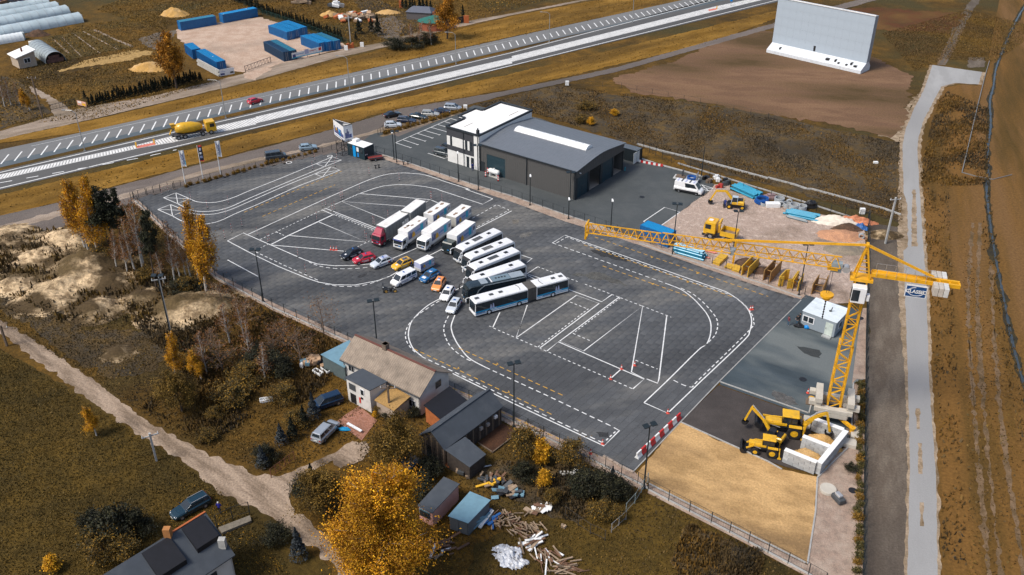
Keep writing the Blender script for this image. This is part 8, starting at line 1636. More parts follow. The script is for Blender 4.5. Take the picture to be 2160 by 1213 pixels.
part('gutter',MB().beam((-.3,-.42,he-.28),(LH+.3,-.42,he-.28),.12),M_dgrey,hs)
def polybox(name,label,cat,pts,z0,z1,wm,rm,over=.15,rise=0,rooft=.1):
 c=Vector((sum(p[0]for p in pts)/len(pts),sum(p[1]for p in pts)/len(pts),0));t=thing(name,label,cat,c,world=True);part('wall',MB().prism(pts,z0,z1),wm,t)
 o=[(p[0]+(p[0]-c.x)*over,p[1]+(p[1]-c.y)*over)for p in pts];zz=[z1+.003+(rise if i in(2,3)else 0)for i in range(len(o))];part('roof',MB().hexa([(x,y,z)for(x,y),z in zip(o,zz)],[(x,y,z+rooft)for(x,y),z in zip(o,zz)]),rm,t);return t
pc=polybox('porch','white two storey porch annex with a flat grey felt roof on the old house','annex',[(-21.8,97.7),(-18.4,95.1),(-16.5,96.9),(-19.9,99.6)],0,3.7,M_oldwall,M_felt,.09)
def wallpart(t,a,b,u0,u1,z0,z1,m,nm,out=.05):
 a=Vector((*a,0));b=Vector((*b,0));d=b-a;n=Vector((d.y,-d.x,0)).normalized()*out;n=n if n.y<0 else-n;return part(nm,MB().beam(V3(a+d*u0+n*.5,(z0+z1)/2),V3(a+d*u1+n*.5,(z0+z1)/2),out,z1-z0),m,t)
fa,fb=(-21.8,97.7),(-18.4,95.1)
wallpart(pc,fa,fb,.12,.36,.1,1.6,M_black,'entrance');wallpart(pc,fa,fb,.1,.38,2.2,3.2,M_dgrey,'arched_opening');w_=wallpart(pc,fa,fb,.58,.76,2.2,3.2,M_dec,'window');wallpart(pc,fa,fb,.61,.73,2.3,3.1,M_glass,'pane',.08);wallpart(pc,fa,fb,.5,.57,.7,1.6,M_pred,'red_poster');wallpart(pc,fa,fb,.58,.68,1.5,1.8,M_black,'lamp')
polybox('porch','low beige annex with a golden plank roof against the old house','annex',[(-17.6,94.9),(-15.1,92.9),(-13.4,95.0),(-15.9,97.2)],0,2.2,mat('beige_plaster',(.38,.3,.23),rough=.9,var=.15),M_thatch,.12,.5)
th_=C.objects.get('porch.001')
bt=thing('barn','long dark barn with a black felt gable roof beside the yard fence','barn',(-8.1,84.7,0),math.atan2(8.1,6.7));gabled(bt,10.5,4.0,2.9,4.55,M_boards,M_felt,ov=.2,cap=M_felt)
for k in range(34):part('board',MB().box(.05+k*.31,.30+k*.31,-.05,-.003,.05,2.6+.15*(k%3)),M_boards if k%4 else M_wood,bt)
for k in range(12):part('board',MB().box(-.05,-.003,.04+k*.33,.31+k*.33,.05,2.6+min(k,11-k)*.22),M_wood if k%3==0 else M_boards,bt)
part('open_door',MB().box(-.09,-.052,2.2,3.0,.1,2.0),M_glass,bt)
for x,z in((6.2,1.8),(7.5,1.6),(9.0,1.9),(3.8,1.2)):part('hanging_item',MB().box(x,x+.45,-.35,-.06,z,z+.4),M_alu if x<8 else M_dec,bt)
def slopebox(name,label,cat,hi,lo,zh_,zl_,wm,rm,th=.1,wall=True):
 p=hi+lo;c=Vector((sum(q[0]for q in p)/4,sum(q[1]for q in p)/4,0));t=thing(name,label,cat,c,world=True);Zs=[zh_,zh_,zl_,zl_];k=.93
 if wall:q=[(c.x+(x-c.x)*k,c.y+(y-c.y)*k)for x,y in p];part('wall',MB().hexa([(x,y,0)for x,y in q],[(x,y,z-.01)for(x,y),z in zip(q,Zs)]),wm,t)
 part('roof',MB().hexa([(x,y,z)for(x,y),z in zip(p,Zs)],[(x,y,z+th)for(x,y),z in zip(p,Zs)]),rm,t);return t
slopebox('lean_to','dark felt lean-to roof on the front of the barn','lean-to',[(-5.7,86.8),(-8.0,84.4)],[(-5.0,82.3),(-3.1,84.6)],2.85,2.0,M_boards,M_felt);slopebox('tarp_shelter','black tarp roof over an orange walled store between house and barn','shelter',[(-11.3,93.2),(-8.2,97.2)],[(-5.8,94.6),(-9.0,90.7)],2.7,2.4,mat('orange_boards',(.36,.11,.03),rough=.8,var=.2),M_tarpb)
slopebox('side_shed','shed with a pale blue sheet roof on the left end of the old house','shed',[tuple(at(zK((440,125))[0],2.6))[:2],tuple(at(zK((165,275))[0],2.4))[:2]],[tuple(at(zK((390,390))[0],2.3))[:2],tuple(at(zK((480,250))[0],2.5))[:2]],2.6,2.3,mat('grey_green_wall',(.09,.12,.12),rough=.8),M_bsheet)
ph=slopebox('pink_hut','narrow pink hut with a dark felt roof and blue windows','hut',[(-7.9,80.3),(-6.0,79.1)],[(-8.85,74.6),(-10.6,75.8)],2.35,2.2,M_pink,M_felt)
wallpart(ph,(-10.45,76.0),(-8.9,75.05),.1,.9,.9,1.9,M_blue2 if False else mat('blue_frame',(.1,.2,.25)),'window',.2);wallpart(ph,(-10.45,76.0),(-8.9,75.05),.16,.48,1.0,1.8,M_glass,'pane',.28);wallpart(ph,(-10.45,76.0),(-8.9,75.05),.54,.86,1.0,1.8,M_glass,'pane',.28)
bs=slopebox('metal_garage','metal garage with a bright blue-grey roof beside the pink hut','garage',[(-4.8,78.2),(-2.4,76.8)],[(-4.8,73.3),(-7.1,74.4)],2.1,2.0,mat('dark_sheet_wall',(.11,.12,.13),rough=.5,var=.08),M_bsheet,.06)
for k in range(2):wallpart(bs,(-6.95,74.5),(-4.85,73.5),.03+k*.48,.48+k*.48,.1,1.9,MATS['dark_sheet_wall'],'door',.08)
q=[at(p)for p in T[1,2]((890,570),(955,510),(1030,565),(950,625))];solo('sheet_roof',MB().hexa([V3(p,1.5)for p in q],[V3(p,1.6)for p in q]),mat('grey_corrugated',(.2,.23,.26),rough=.6,var=.2),'grey corrugated sheets lying behind the golden birch','sheets')
rdv=Vector((-3.2,-3.6,0)).normalized();nv=Vector((.747,-.665,0));p0=Vector((-31.8,69.9,0));t=thing('felt_roof_house','house with a dark grey felt roof, black dormers and a white wall, lower left','house',(p0.x,p0.y,0),world=True);LB=13.0;hw=4.6;R0,E0=7.0,4.0
def rp_(u,v):return p0+rdv*u+nv*v
def rz(v):return R0-(R0-E0)*abs(v)/hw
part('wall',MB().hexa([V3(rp_(u,v),0)for u,v in((.3,-.6),(LB,-.6),(LB,hw-.3),(.3,hw-.3))],[V3(rp_(u,v),E0-.05)for u,v in((.3,-.6),(LB,-.6),(LB,hw-.3),(.3,hw-.3))]),M_oldwall,t);part('gable_wall',MB().add([V3(rp_(.3,-.6),E0-.05),V3(rp_(.3,hw-.3),E0-.05),V3(rp_(.3,0),R0-.15),V3(rp_(.5,-.6),E0-.05),V3(rp_(.5,hw-.3),E0-.05),V3(rp_(.5,0),R0-.15)],[(0,1,2),(5,4,3),(0,3,4,1),(1,4,5,2),(2,5,3,0)]),M_oldwall,t)
for s in(-.2,1):part('roof',MB().hexa([V3(rp_(0,0),R0),V3(rp_(LB,0),R0),V3(rp_(LB,s*hw),E0),V3(rp_(0,s*hw),E0)],[V3(rp_(0,0),R0+.12),V3(rp_(LB,0),R0+.12),V3(rp_(LB,s*hw),E0+.12),V3(rp_(0,s*hw),E0+.12)]),M_felt,t)
for u0,u1,v1 in((.35,2.9,2.75),(4.3,7.3,3.0)):part('dormer',MB().hexa([V3(rp_(u,v),rz(v)+.1)for u,v in((u0,.25),(u1,.25),(u1,v1),(u0,v1))],[V3(rp_(u,v),z)for u,v,z in((u0,.25,R0+.12),(u1,.25,R0+.12),(u1,v1,rz(v1)+.75),(u0,v1,rz(v1)+.75))]),M_tarpb,t)
for u,v,m in((4.3,.1,mat('orange_chimney',(.4,.17,.05),rough=.9)),(.5,3.4,M_conc)):part('chimney',MB().box(rp_(u,v).x-.35,rp_(u,v).x+.35,rp_(u,v).y-.3,rp_(u,v).y+.3,rz(v),rz(v)+1.2),m,t)
part('ridge_cap',MB().beam(V3(rp_(0,0),R0+.15),V3(rp_(4,0),R0+.15),.2,.1),MATS['orange_brick'],t);part('window',MB().beam(V3(rp_(2.2,hw-.25),2.9),V3(rp_(3.1,hw-.25),2.9),.1,1.0),M_glass,t);part('downpipe',MB().tube(V3(rp_(.4,hw-.2),0),V3(rp_(.4,hw-.2),E0),.07),M_alu,t)
q=[at(p)for p in zP((1140,610),(1560,450),(1580,520),(1190,680))];solo('stone_wall',MB().prism([(p.x,p.y)for p in q],0,.35),mat('old_stone',(.17,.145,.11),rough=.95,var=.3,scale=3),'low grey stone wall beside the lower left house','wall');wire_fence('dark fence on the stone wall beside the lower left house',zP((1120,590),(1330,480),(1555,410)),1.9,3.5,plinth=False,rails=(.2,.95),wires=False)
mb=MB();ln=ground(zO((470,205),(580,275),(765,135)))
for a,b in zip(ln,ln[1:]):mb.beam(V3(a,.12),V3(b,.12),.12,.2)
solo('timber_edging',mb,M_wood,'weathered timber edging round the brown hen run','edging')
a,b=[at(p)for p in T[1,2]((568,285),(655,335))];solo('bench_board',MB().beam(V3(a,.35),V3(b,.35),.35,.12),M_dec,'long white plank bench on the brick patio','bench');g=at(T[1,2]((552,312))[0]);solo('blue_sheet',MB().blob((g.x,g.y,.15),(.8,.35,.2),2,10,5,.25,.01),mat('blue_plastic_sheet',(.0,.25,.5)),'bright blue plastic sheet at the silver car bonnet','sheet')
def tub(label,q,rz_):g=at(q);t=thing('bathtub',label,'bathtub',(g.x,g.y,0),rz_,'discarded bathtubs');part('tub',MB().box(-.8,.8,-.35,.35,0,.1).box(-.8,.8,-.37,-.27,.1,.45).box(-.8,.8,.27,.37,.1,.45).box(-.85,-.75,-.3,.3,.1,.45).box(.75,.85,-.3,.3,.1,.45),M_sw,t,bevel=.03)
tub('white bathtub lying upright on the grass below the cardboard pile',zK((140,440))[0],R(-40));tub('white bathtub beside the black sacks at the blue roofed shed',zK((215,415))[0],R(-45));tub('white bathtub lying alone in the weeds left of the old house',T[1,2]((65,135))[0],R(15))
def pile(label,q,n,L_,w,th,mats,spread,h=.6,cat='debris',name='debris_pile',rz0=None,flat=.1):
 g=at(q);t=thing(name,label,cat,(g.x,g.y,0),0);rd=random.Random(int(q[0]*3+q[1]))
 for k in range(n):
  a=rz0+rd.gauss(0,.35)if rz0 is not None else rd.uniform(0,math.pi);l=L_*rd.uniform(.35,.85);x,y=rd.gauss(0,spread*.45),rd.gauss(0,spread*.3);z=th/2+h*rd.random()*max(.15,1-math.hypot(x,y)/spread*.7);dz=rd.gauss(0,flat)*l;v=Vector((math.cos(a)*l/2,math.sin(a)*l/2,dz));c=Vector((x,y,max(z,abs(dz)+th/2+.02)));part('piece',MB().beam(c-v,c+v,w*rd.uniform(.6,1.4),th*rd.uniform(.6,1.4)),rd.choice(mats),t)
M_plank=mat('pale_plank',(.27,.195,.13),rough=.9,var=.25,objvar=.35);M_plankd=mat('brown_plank',(.16,.085,.05),rough=.9,var=.3,objvar=.3);M_card=mat('cardboard',(.42,.27,.16),rough=.9,var=.2,objvar=.2)
pile('heap of cardboard boxes and junk beside the blue roofed shed',zK((100,340))[0],22,1.1,.6,.5,[M_card,M_card,M_sw,M_bsheet],2.0,.7,flat=.05);pile('black sacks beside the cardboard heap',zK((165,355))[0],8,.9,.6,.5,[M_black],.9,.5)
pile('heap of junk and old planks behind the metal garage',zO((580,500))[0],26,1.8,.25,.2,[M_plank,M_plankd,M_alu,M_yel,M_dgrey],2.1,.8);pile('dark junk heap with blue sheets in the garden',zO((710,590))[0],22,1.6,.5,.12,[M_bsheet,M_black,M_dgrey,M_plank],2.0,.7)
pile('blue tarpaulins and long white pipes stored beside the metal garage',zO((520,800))[0],16,3.6,.3,.15,[MATS['blue_sheet'],M_sw,M_dgrey,M_bsheet],1.6,.6,rz0=R(50));pile('stack of split firewood and pallets beside the metal garage',zO((680,800))[0],60,1.4,.12,.1,[M_plank,M_plank,M_plankd],2.0,.9);pile('planks leaning in a loose heap in the middle of the garden',zO((840,880))[0],40,2.0,.12,.08,[M_plank,M_plankd,M_plank],1.8,.7,rz0=R(-50))
pile('old cart loaded with rusty planks',zO((890,970))[0],20,3.2,.25,.1,[M_plankd,M_plank,M_sw],1.2,.8,rz0=R(38));pile('loose planks with white boards at the lower garden edge',zO((1010,1080))[0],30,2.4,.14,.1,[M_plank,M_plankd,M_plank,M_plankd,M_sw],1.9,.4,rz0=R(-60));pile('row of long split logs at the lower edge of the garden',zO((1140,1170))[0],18,2.8,.14,.1,[M_plank,M_plankd],2.0,.3,rz0=R(8))
pile('rusty planks and white fence panels under the golden birch',zO((200,1010))[0],30,2.2,.2,.1,[M_plankd,M_plankd,M_sw,M_plank],2.1,.6,rz0=R(35));pile('pile of pots, buckets and stones under the golden birch',zO((90,990))[0],14,.6,.4,.4,[M_conc,M_alu,M_black],1.2,.4);pile('rusty table frame with white scraps at the garden corner',zO((950,700))[0],14,1.8,.5,.1,[M_plankd,M_plank,M_sw],1.4,.6,rz0=R(-25))
pile('orange and grey junk in front of the lean-to',zO((320,430))[0],16,1.0,.3,.3,[MATS['orange_boards'],M_plank,M_dgrey,M_plank],1.6,.9);pile('white furniture and boards by the lean-to corner',zO((470,380))[0],14,1.4,.2,.1,[M_plank,M_alu,M_wood],1.1,.9);pile('white cut branches by the hedge',zO((1190,440))[0],16,.5,.3,.2,[M_sw,M_conc],1.2,.5);pile('two pale blocks lying on the garden grass',zO((1100,850))[0],2,.5,.4,.3,[M_plank],.9,.1)
pile('bricks and timber pallets heaped by the far conifers',T[1,0]((640,120))[0],40,3.0,1.2,.7,[MATS['orange_brick'],M_plank,M_sw,M_card],9.0,1.0);pile('timber stack at the top edge',T[1,0]((300,12))[0],14,6.0,1.0,.8,[M_plank,M_card],3.5,1.2,rz0=R(-15));pile('grey machinery parked beyond the hedge',T[1,0]((500,45))[0],6,3.0,1.4,1.0,[M_dgrey,M_alu,M_sw],2.5,1.2,rz0=0);pile('pipes and sheets in front of the farthest polytunnel',zS((180,70))[0],14,8.0,1.2,.9,[M_blue1,M_black,M_sw,M_plankd],6.0,1.2,rz0=R(15))
g=at(zO((715,1080))[0]);n=40;xs=np.linspace(-1,1,n);X,Y=np.meshgrid(xs,xs);r=np.sqrt(X**2+Y**2)+.3*vnoise(X,Y,.9,3);Z=np.clip(1-r,0,1)**.5*(.6+.5*vnoise(X,Y,1.6,5)+.45*vnoise(X,Y,3.2,7));idx=np.arange(n*n).reshape(n,n);F=np.stack([idx[:-1,:-1].ravel(),idx[:-1,1:].ravel(),idx[1:,1:].ravel(),idx[1:,:-1].ravel()],1);Z=np.nan_to_num(Z,nan=-.05);F=F[(Z.ravel()[F].min(1)>.02)]
o=bpy.data.objects.new('plastic_sheet',npmesh('plastic_sheet',np.stack([(X*3.1).ravel(),(Y*2.6-X*1.0).ravel(),(Z*1.1).ravel()],1),F,None,mat('white_plastic',(.6,.62,.66),rough=.35,var=.2,scale=2,stain=(.12,.10,.08),stain_amt=.9,stain_scale=1.1)));C.objects.link(o);o.location=g;o.scale=(.66,.66,.8);tag(o,'crumpled white plastic sheet over a heap at the bottom of the garden','sheet')
for q,rx,ry,h,lab in((T[0,0]((960,440))[0],5,3,2.0,'yellow sand heap left of the orange tree'),(T[0,0]((1120,95))[0],4.5,3,2.2,'yellow sand heap beyond the container lot'),(T[1,0]((470,98))[0],3,2,1.5,'small sand heap beyond the conifer hedge'),(T[1,0]((845,82))[0],4,2.2,1.0,'low sand heap near the brick pillar'),(zS((600,560))[0],3.5,2,1.6,'brown earth heap in front of the polytunnel')):heap(lab,at(q),rx,ry,h,M_heap if 'sand' in lab else MATS['dark_earth'],0,int(q[0]))
# vegetation
M_leaf=mat('leaves',(.1,.1,.1),rough=.7,var=.15,attr=True,spec=.25,scale=3);M_bark_w=mat('birch_bark',(.5,.47,.42),rough=.85,var=.3,scale=5,stain=(.05,.04,.035),stain_amt=.9,stain_scale=3);M_bark=mat('dark_bark',(.07,.05,.038),rough=.95,var=.3,scale=5);M_twig=mat('twig',(.16,.115,.085),rough=.9,var=.2)
GOLD=((.50,.23,.008),(.36,.155,.006),(.6,.31,.014),(.24,.10,.008));OLIVE=((.14,.085,.015),(.085,.055,.012),(.19,.11,.02));DARK=((.02,.024,.014),(.032,.034,.018),(.014,.016,.011));RUST=((.17,.065,.02),(.12,.05,.02),(.22,.1,.02));YEL=((.55,.27,.01),(.42,.19,.01),(.6,.33,.02));SPR=((.045,.055,.06),(.03,.036,.04),(.065,.075,.08));MIX=((.20,.11,.015),(.1,.065,.014),(.05,.04,.015))
def leafmesh(P,size,pal,seed=0,tone=None,droop=0.0):
 r=np.random.default_rng(seed);n=len(P);a=r.normal(size=(n,3));a/=np.linalg.norm(a,axis=1)[:,None];b=r.normal(size=(n,3));b-=(b*a).sum(1)[:,None]*a;b/=np.linalg.norm(b,axis=1)[:,None];s=size*r.uniform(.6,1.4,n)[:,None];a[:,2]-=droop;V=np.stack([P-a*s*.7,P+b*s*.4,P+a*s*.7,P-b*s*.4],1).reshape(-1,3)
 pl=np.array(pal);c=pl[r.integers(0,len(pal),n)]*r.uniform(.75,1.25,n)[:,None]
 if tone is not None:c=c*tone[:,None]
 return npmesh('crown',V,np.arange(n*4).reshape(n,4),np.repeat(c,4,0),M_leaf)
def branches(h,r0,seed,nl=14,z0=.25,spread=.28,up=.9,kinks=5,lean=.05,fork=False):
 rd=random.Random(seed);mb=MB();tips=[];p=Vector((0,0,0));dr=Vector((rd.uniform(-lean,lean),rd.uniform(-lean,lean),1));pts=[p]
 for k in range(kinks):dr=(dr+Vector((rd.gauss(0,.05),rd.gauss(0,.05),0))).normalized();p=p+dr*h*.94/kinks;pts.append(p)
 for i in range(kinks):mb.tube(pts[i],pts[i+1],r0*(1-i/kinks)+.02,r0*(1-(i+1)/kinks)+.02,7,False)
 def on(t):i=min(kinks-1,int(t*kinks));f=t*kinks-i;return pts[i]*(1-f)+pts[i+1]*f
 for k in range(nl):
  t=z0+(1-z0)*(k+.5)/nl;b=on(t);a=rd.uniform(0,6.28);l=h*spread*(1.15-t)**.6*rd.uniform(.6,1.2);d=Vector((math.cos(a),math.sin(a),up*rd.uniform(.6,1.3))).normalized();m=b+d*l*.55;e=m+(d+Vector((rd.gauss(0,.3),rd.gauss(0,.3),.1))).normalized()*l*.5;rr=max(.02,r0*(1-t)*.45);mb.tube(b,m,rr,rr*.6,5,False);mb.tube(m,e,rr*.6,.012,4,False);tips+=[(m,l),(e,l)]
  for j in range(3):
   f=(d+Vector((rd.gauss(0,.7),rd.gauss(0,.7),rd.gauss(0,.3)))).normalized();s=b+(m-b)*rd.uniform(.4,1);q=s+f*l*.45;mb.tube(s,q,rr*.35+.008,.01,4,False);tips.append((q,l*.7))
 tips.append((pts[-1],h*spread*.5));return mb,tips
def crown(tips,n,size,pal,seed,cl=.3,droop=0,dens=None):
 r=np.random.default_rng(seed);w=np.array([t[1]for t in tips]);idx=r.choice(len(tips),n,p=w/w.sum());base=np.array([tuple(t[0])for t in tips])[idx];sc=w[idx][:,None]*cl;g=r.normal(size=(n,3));g[:,2]*=1.0;P=base+g*sc*.75
 if droop:P[:,2]-=np.abs(r.normal(size=n))*droop
 tn=np.clip(1+.35*r.normal(size=len(tips)),.5,1.6)[idx];return leafmesh(P,size,pal,seed,tn,droop*.3)
TREES={}
def template(kind,seed,spec):
 key=(kind,seed)
 if key not in TREES:
  mb,tips=branches(1.0 if spec.get('unit')else spec['h'],spec['r'],seed,spec['nl'],spec['z0'],spec['sp'],spec['up'],lean=spec.get('lean',.06));tm=mb.data('trunk');tm.materials.append(spec['bark'])
  if spec.get('top'):tips=[t for t in tips if t[0].z>spec['h']*spec['top']]
  cw=crown(tips,spec['n'],spec['ls'],spec['pal'],seed,spec.get('cl',.3),spec.get('dr',0));co=np.zeros(len(cw.vertices)*3,np.float32);cw.vertices.foreach_get('co',co);TREES[key]=(tm,cw,float(np.percentile(co[2::3],99.5)))
 return TREES[key]
KT=dict(birch=dict(h=12,r=.17,nl=26,z0=.22,sp=.22,up=1.6,bark=M_bark_w,n=13000,ls=.125,pal=GOLD,cl=.2,dr=.8),bigbirch=dict(h=13,r=.22,nl=40,z0=.1,sp=.38,up=1.0,bark=M_bark_w,n=85000,ls=.115,pal=GOLD,cl=.2,dr=.8),bare=dict(h=11,r=.15,nl=34,z0=.2,sp=.2,up=1.8,bark=M_bark_w,n=1500,ls=.13,pal=RUST,cl=.3),pine=dict(h=12,r=.17,nl=18,z0=.45,sp=.2,up=.4,bark=M_bark,n=7000,ls=.19,pal=((.03,.034,.018),(.05,.05,.024),(.018,.02,.013)),cl=.26,top=.4),olive=dict(h=7,r=.16,nl=26,z0=.15,sp=.5,up=.8,bark=M_bark,n=18000,ls=.13,pal=OLIVE,cl=.23),oak=dict(h=12,r=.3,nl=30,z0=.2,sp=.4,up=.8,bark=M_bark,n=8000,ls=.3,pal=((.40,.17,.012),(.26,.11,.01)),cl=.22),twiggy=dict(h=6,r=.08,nl=26,z0=.08,sp=.5,up=1.0,bark=M_twig,n=500,ls=.12,pal=RUST,cl=.4),shrub=dict(h=3,r=.05,nl=20,z0=.03,sp=.6,up=.8,bark=M_bark,n=5000,ls=.11,pal=MIX,cl=.27),dark=dict(h=3,r=.05,nl=20,z0=.03,sp=.6,up=.8,bark=M_bark,n=6000,ls=.11,pal=((.026,.028,.014),(.04,.036,.015),(.016,.017,.011)),cl=.27),yellow=dict(h=3,r=.04,nl=26,z0=.05,sp=.4,up=1.8,bark=M_bark,n=5000,ls=.12,pal=YEL,cl=.26))
def tree(kind,label,base,topy=None,h=None,seed=1,ws=1.0,grp=None,cat='tree',lean=None,z=-.05):
 g=at(base);H_=h or height(base,topy);tm,cm,h0=template(kind,seed%2,KT[kind]);nm={'birch':'birch_tree','bigbirch':'birch_tree','bare':'bare_birch','pine':'pine_tree','olive':'leafy_tree','oak':'orange_tree','twiggy':'bare_tree','shrub':'shrub','dark':'dark_shrub','yellow':'yellow_shrub'}[kind];t=thing(nm,label,cat,(g.x,g.y,z),seed*1.7,grp);k=H_/h0;t.scale=(k*ws,k*ws,k);
 if lean:t.rotation_euler=(lean[1],lean[0],seed*1.7)
 for n_,m_ in(('trunk',tm),('crown',cm)):o=bpy.data.objects.new(n_,m_);C.objects.link(o);o.parent=t
 return t
G='trees of the birch row'
for kd,lab,b,tp,sd,ws in(('birch','golden birch with a dark trunk at the left end of the birch row',(320,650),(150,60),1,1.1),('birch','tall golden birch with twin white trunks, second in the birch row',(440,728),(360,50),2,.9),('bare','thin bare birch among the golden ones at the left',(350,690),(300,200),3,1),('pine','tall dark pine in the middle of the birch row',(590,720),(590,135),4,1.15),('pine','dark pine just left of the tallest pine',(540,700),(500,200),5,.9),('bare','leaning bare birch with white trunk right of the tall pine',(815,835),(650,250),6,1.1),('bare','bare birch behind the leaning one',(820,800),(740,270),7,1),('pine','dark pine behind the bare birches',(800,760),(770,400),8,.9),('pine','slim dark pine by the concrete power pole',(930,1000),(880,340),9,.65),('bare','slender birch between pine and yellow birch',(1090,965),(990,440),10,.9),('bare','slender birch nearest the yellow birch',(1180,890),(1090,480),11,.9),('bare','short birch behind the slender pair',(995,960),(960,600),12,1),('birch','bright yellow birch with white trunk at the right end of the row',(1355,1035),(1290,400),13,1.05),('birch','tall narrow yellow birch behind the bright one',(1290,940),(1150,290),14,.85),('shrub','orange brown undergrowth bush under the birch row',(700,700),(700,560),15,1.2),('bare','white trunked birch with rusty twigs left of the leaning one',(745,850),(620,380),16,1.1),('bare','rusty birch in front of the dark middle pines',(590,830),(560,520),17,1.2),('bare','rusty thin birch left of the power pole',(680,860),(650,560),18,1.2),('bare','bare rusty birch beside the floodlight post',(1130,900),(1030,560),19,1.2),('bare','rusty birch between the two yellow birches',(1220,900),(1190,600),20,1.2),('shrub','brown thicket under the pines',(500,760),(500,640),21,1.6),('shrub','brown thicket left of the power pole',(860,930),(860,820),22,1.6),('shrub','ochre thicket at the foot of the yellow birch',(1210,1010),(1210,900),23,1.6),('pine','dark pine top behind the rusty birches',(660,690),(640,150),24,.8)):tree(kd,lab,zU(b)[0],zU(tp)[0][1],seed=sd,ws=ws,grp=G)
for kd,lab,b,tp,ws in(('bare','thin bare birch in the weeds below the sand heaps',(437,789),(417,690),1),('bare','thin birch with rusty leaves beside the sand heaps',(485,723),(468,631),1.2),('bare','slender birch near the fence with orange leaves',(514,711),(504,621),1),('birch','small golden birch at the lower edge of the sand heaps',(372,795),(356,703),1),('olive','dark bushy tree in the weeds below the sand heaps',(385,868),(372,780),1),('twiggy','bare grey tree at the yard fence left of the old house',(683,703),(668,625),1.2),('twiggy','big bare brown bush beside the blue roofed shed',(635,765),(635,695),1.6),('twiggy','bare brown bush left of the big one',(575,745),(575,690),1.5),('birch','small orange tree in the meadow beside the dirt road',(204,919),(170,856),1.3),('olive','big olive green tree in front of the old house',(833,995),(835,876),.9),('bigbirch','huge golden birch in the foreground',(807,1208),(816,982),1.1),('olive','olive tree between dirt road and golden birch',(688,1085),(688,990),1.0),('oak','large orange tree beside the far container lot',(373,186),(363,70),.75),('birch','yellow bush tree at the upper left corner',(63,232),(63,186),1.6),('oak','large bare brown tree above the green roofed house',(944,82),(944,-10),.8),('bare','bare tree in front of the brick house',(910,95),(910,40),1.3),('bare','bare tree left of the brick house',(868,100),(868,50),1.5),('bare','bare tree among the roadside bushes',(885,98),(880,45),1.3),('twiggy','bare tree right of the brick house',(945,75),(945,30),1.2),('twiggy','bare brown tangle at the upper fence bend',(470,640),(470,590),1.8),('twiggy','bare bush beside the third concrete post of the fence',(520,680),(520,630),1.8),('twiggy','rusty bare bush in the thicket above the dirt road',(470,780),(470,715),1.8),('twiggy','bare bush between the thin birches',(445,740),(445,690),1.8),('twiggy','bare bush left of the blue roofed shed',(600,730),(600,665),1.7),('bare','thin rusty birch in the middle of the thicket',(530,760),(525,670),1.3),('bare','thin rusty birch above the bathtub',(560,800),(556,720),1.3),('birch','small golden birch in the thicket above the dirt road',(425,800),(420,740),1.6),('shrub','orange bush above the dark bushy tree',(420,770),(420,735),1.8),('shrub','brown bush below the thin birches',(495,850),(495,815),2.0),('bare','pale bare trunks at the left edge',(10,225),(0,160),1),('bare','second pale bare trunk at the left edge',(24,222),(15,165),1),('bare','third pale bare trunk near the yellow bush tree',(42,220),(32,170),1)):tree(kd,lab,b,tp[1],seed=int(b[0]),ws=ws)
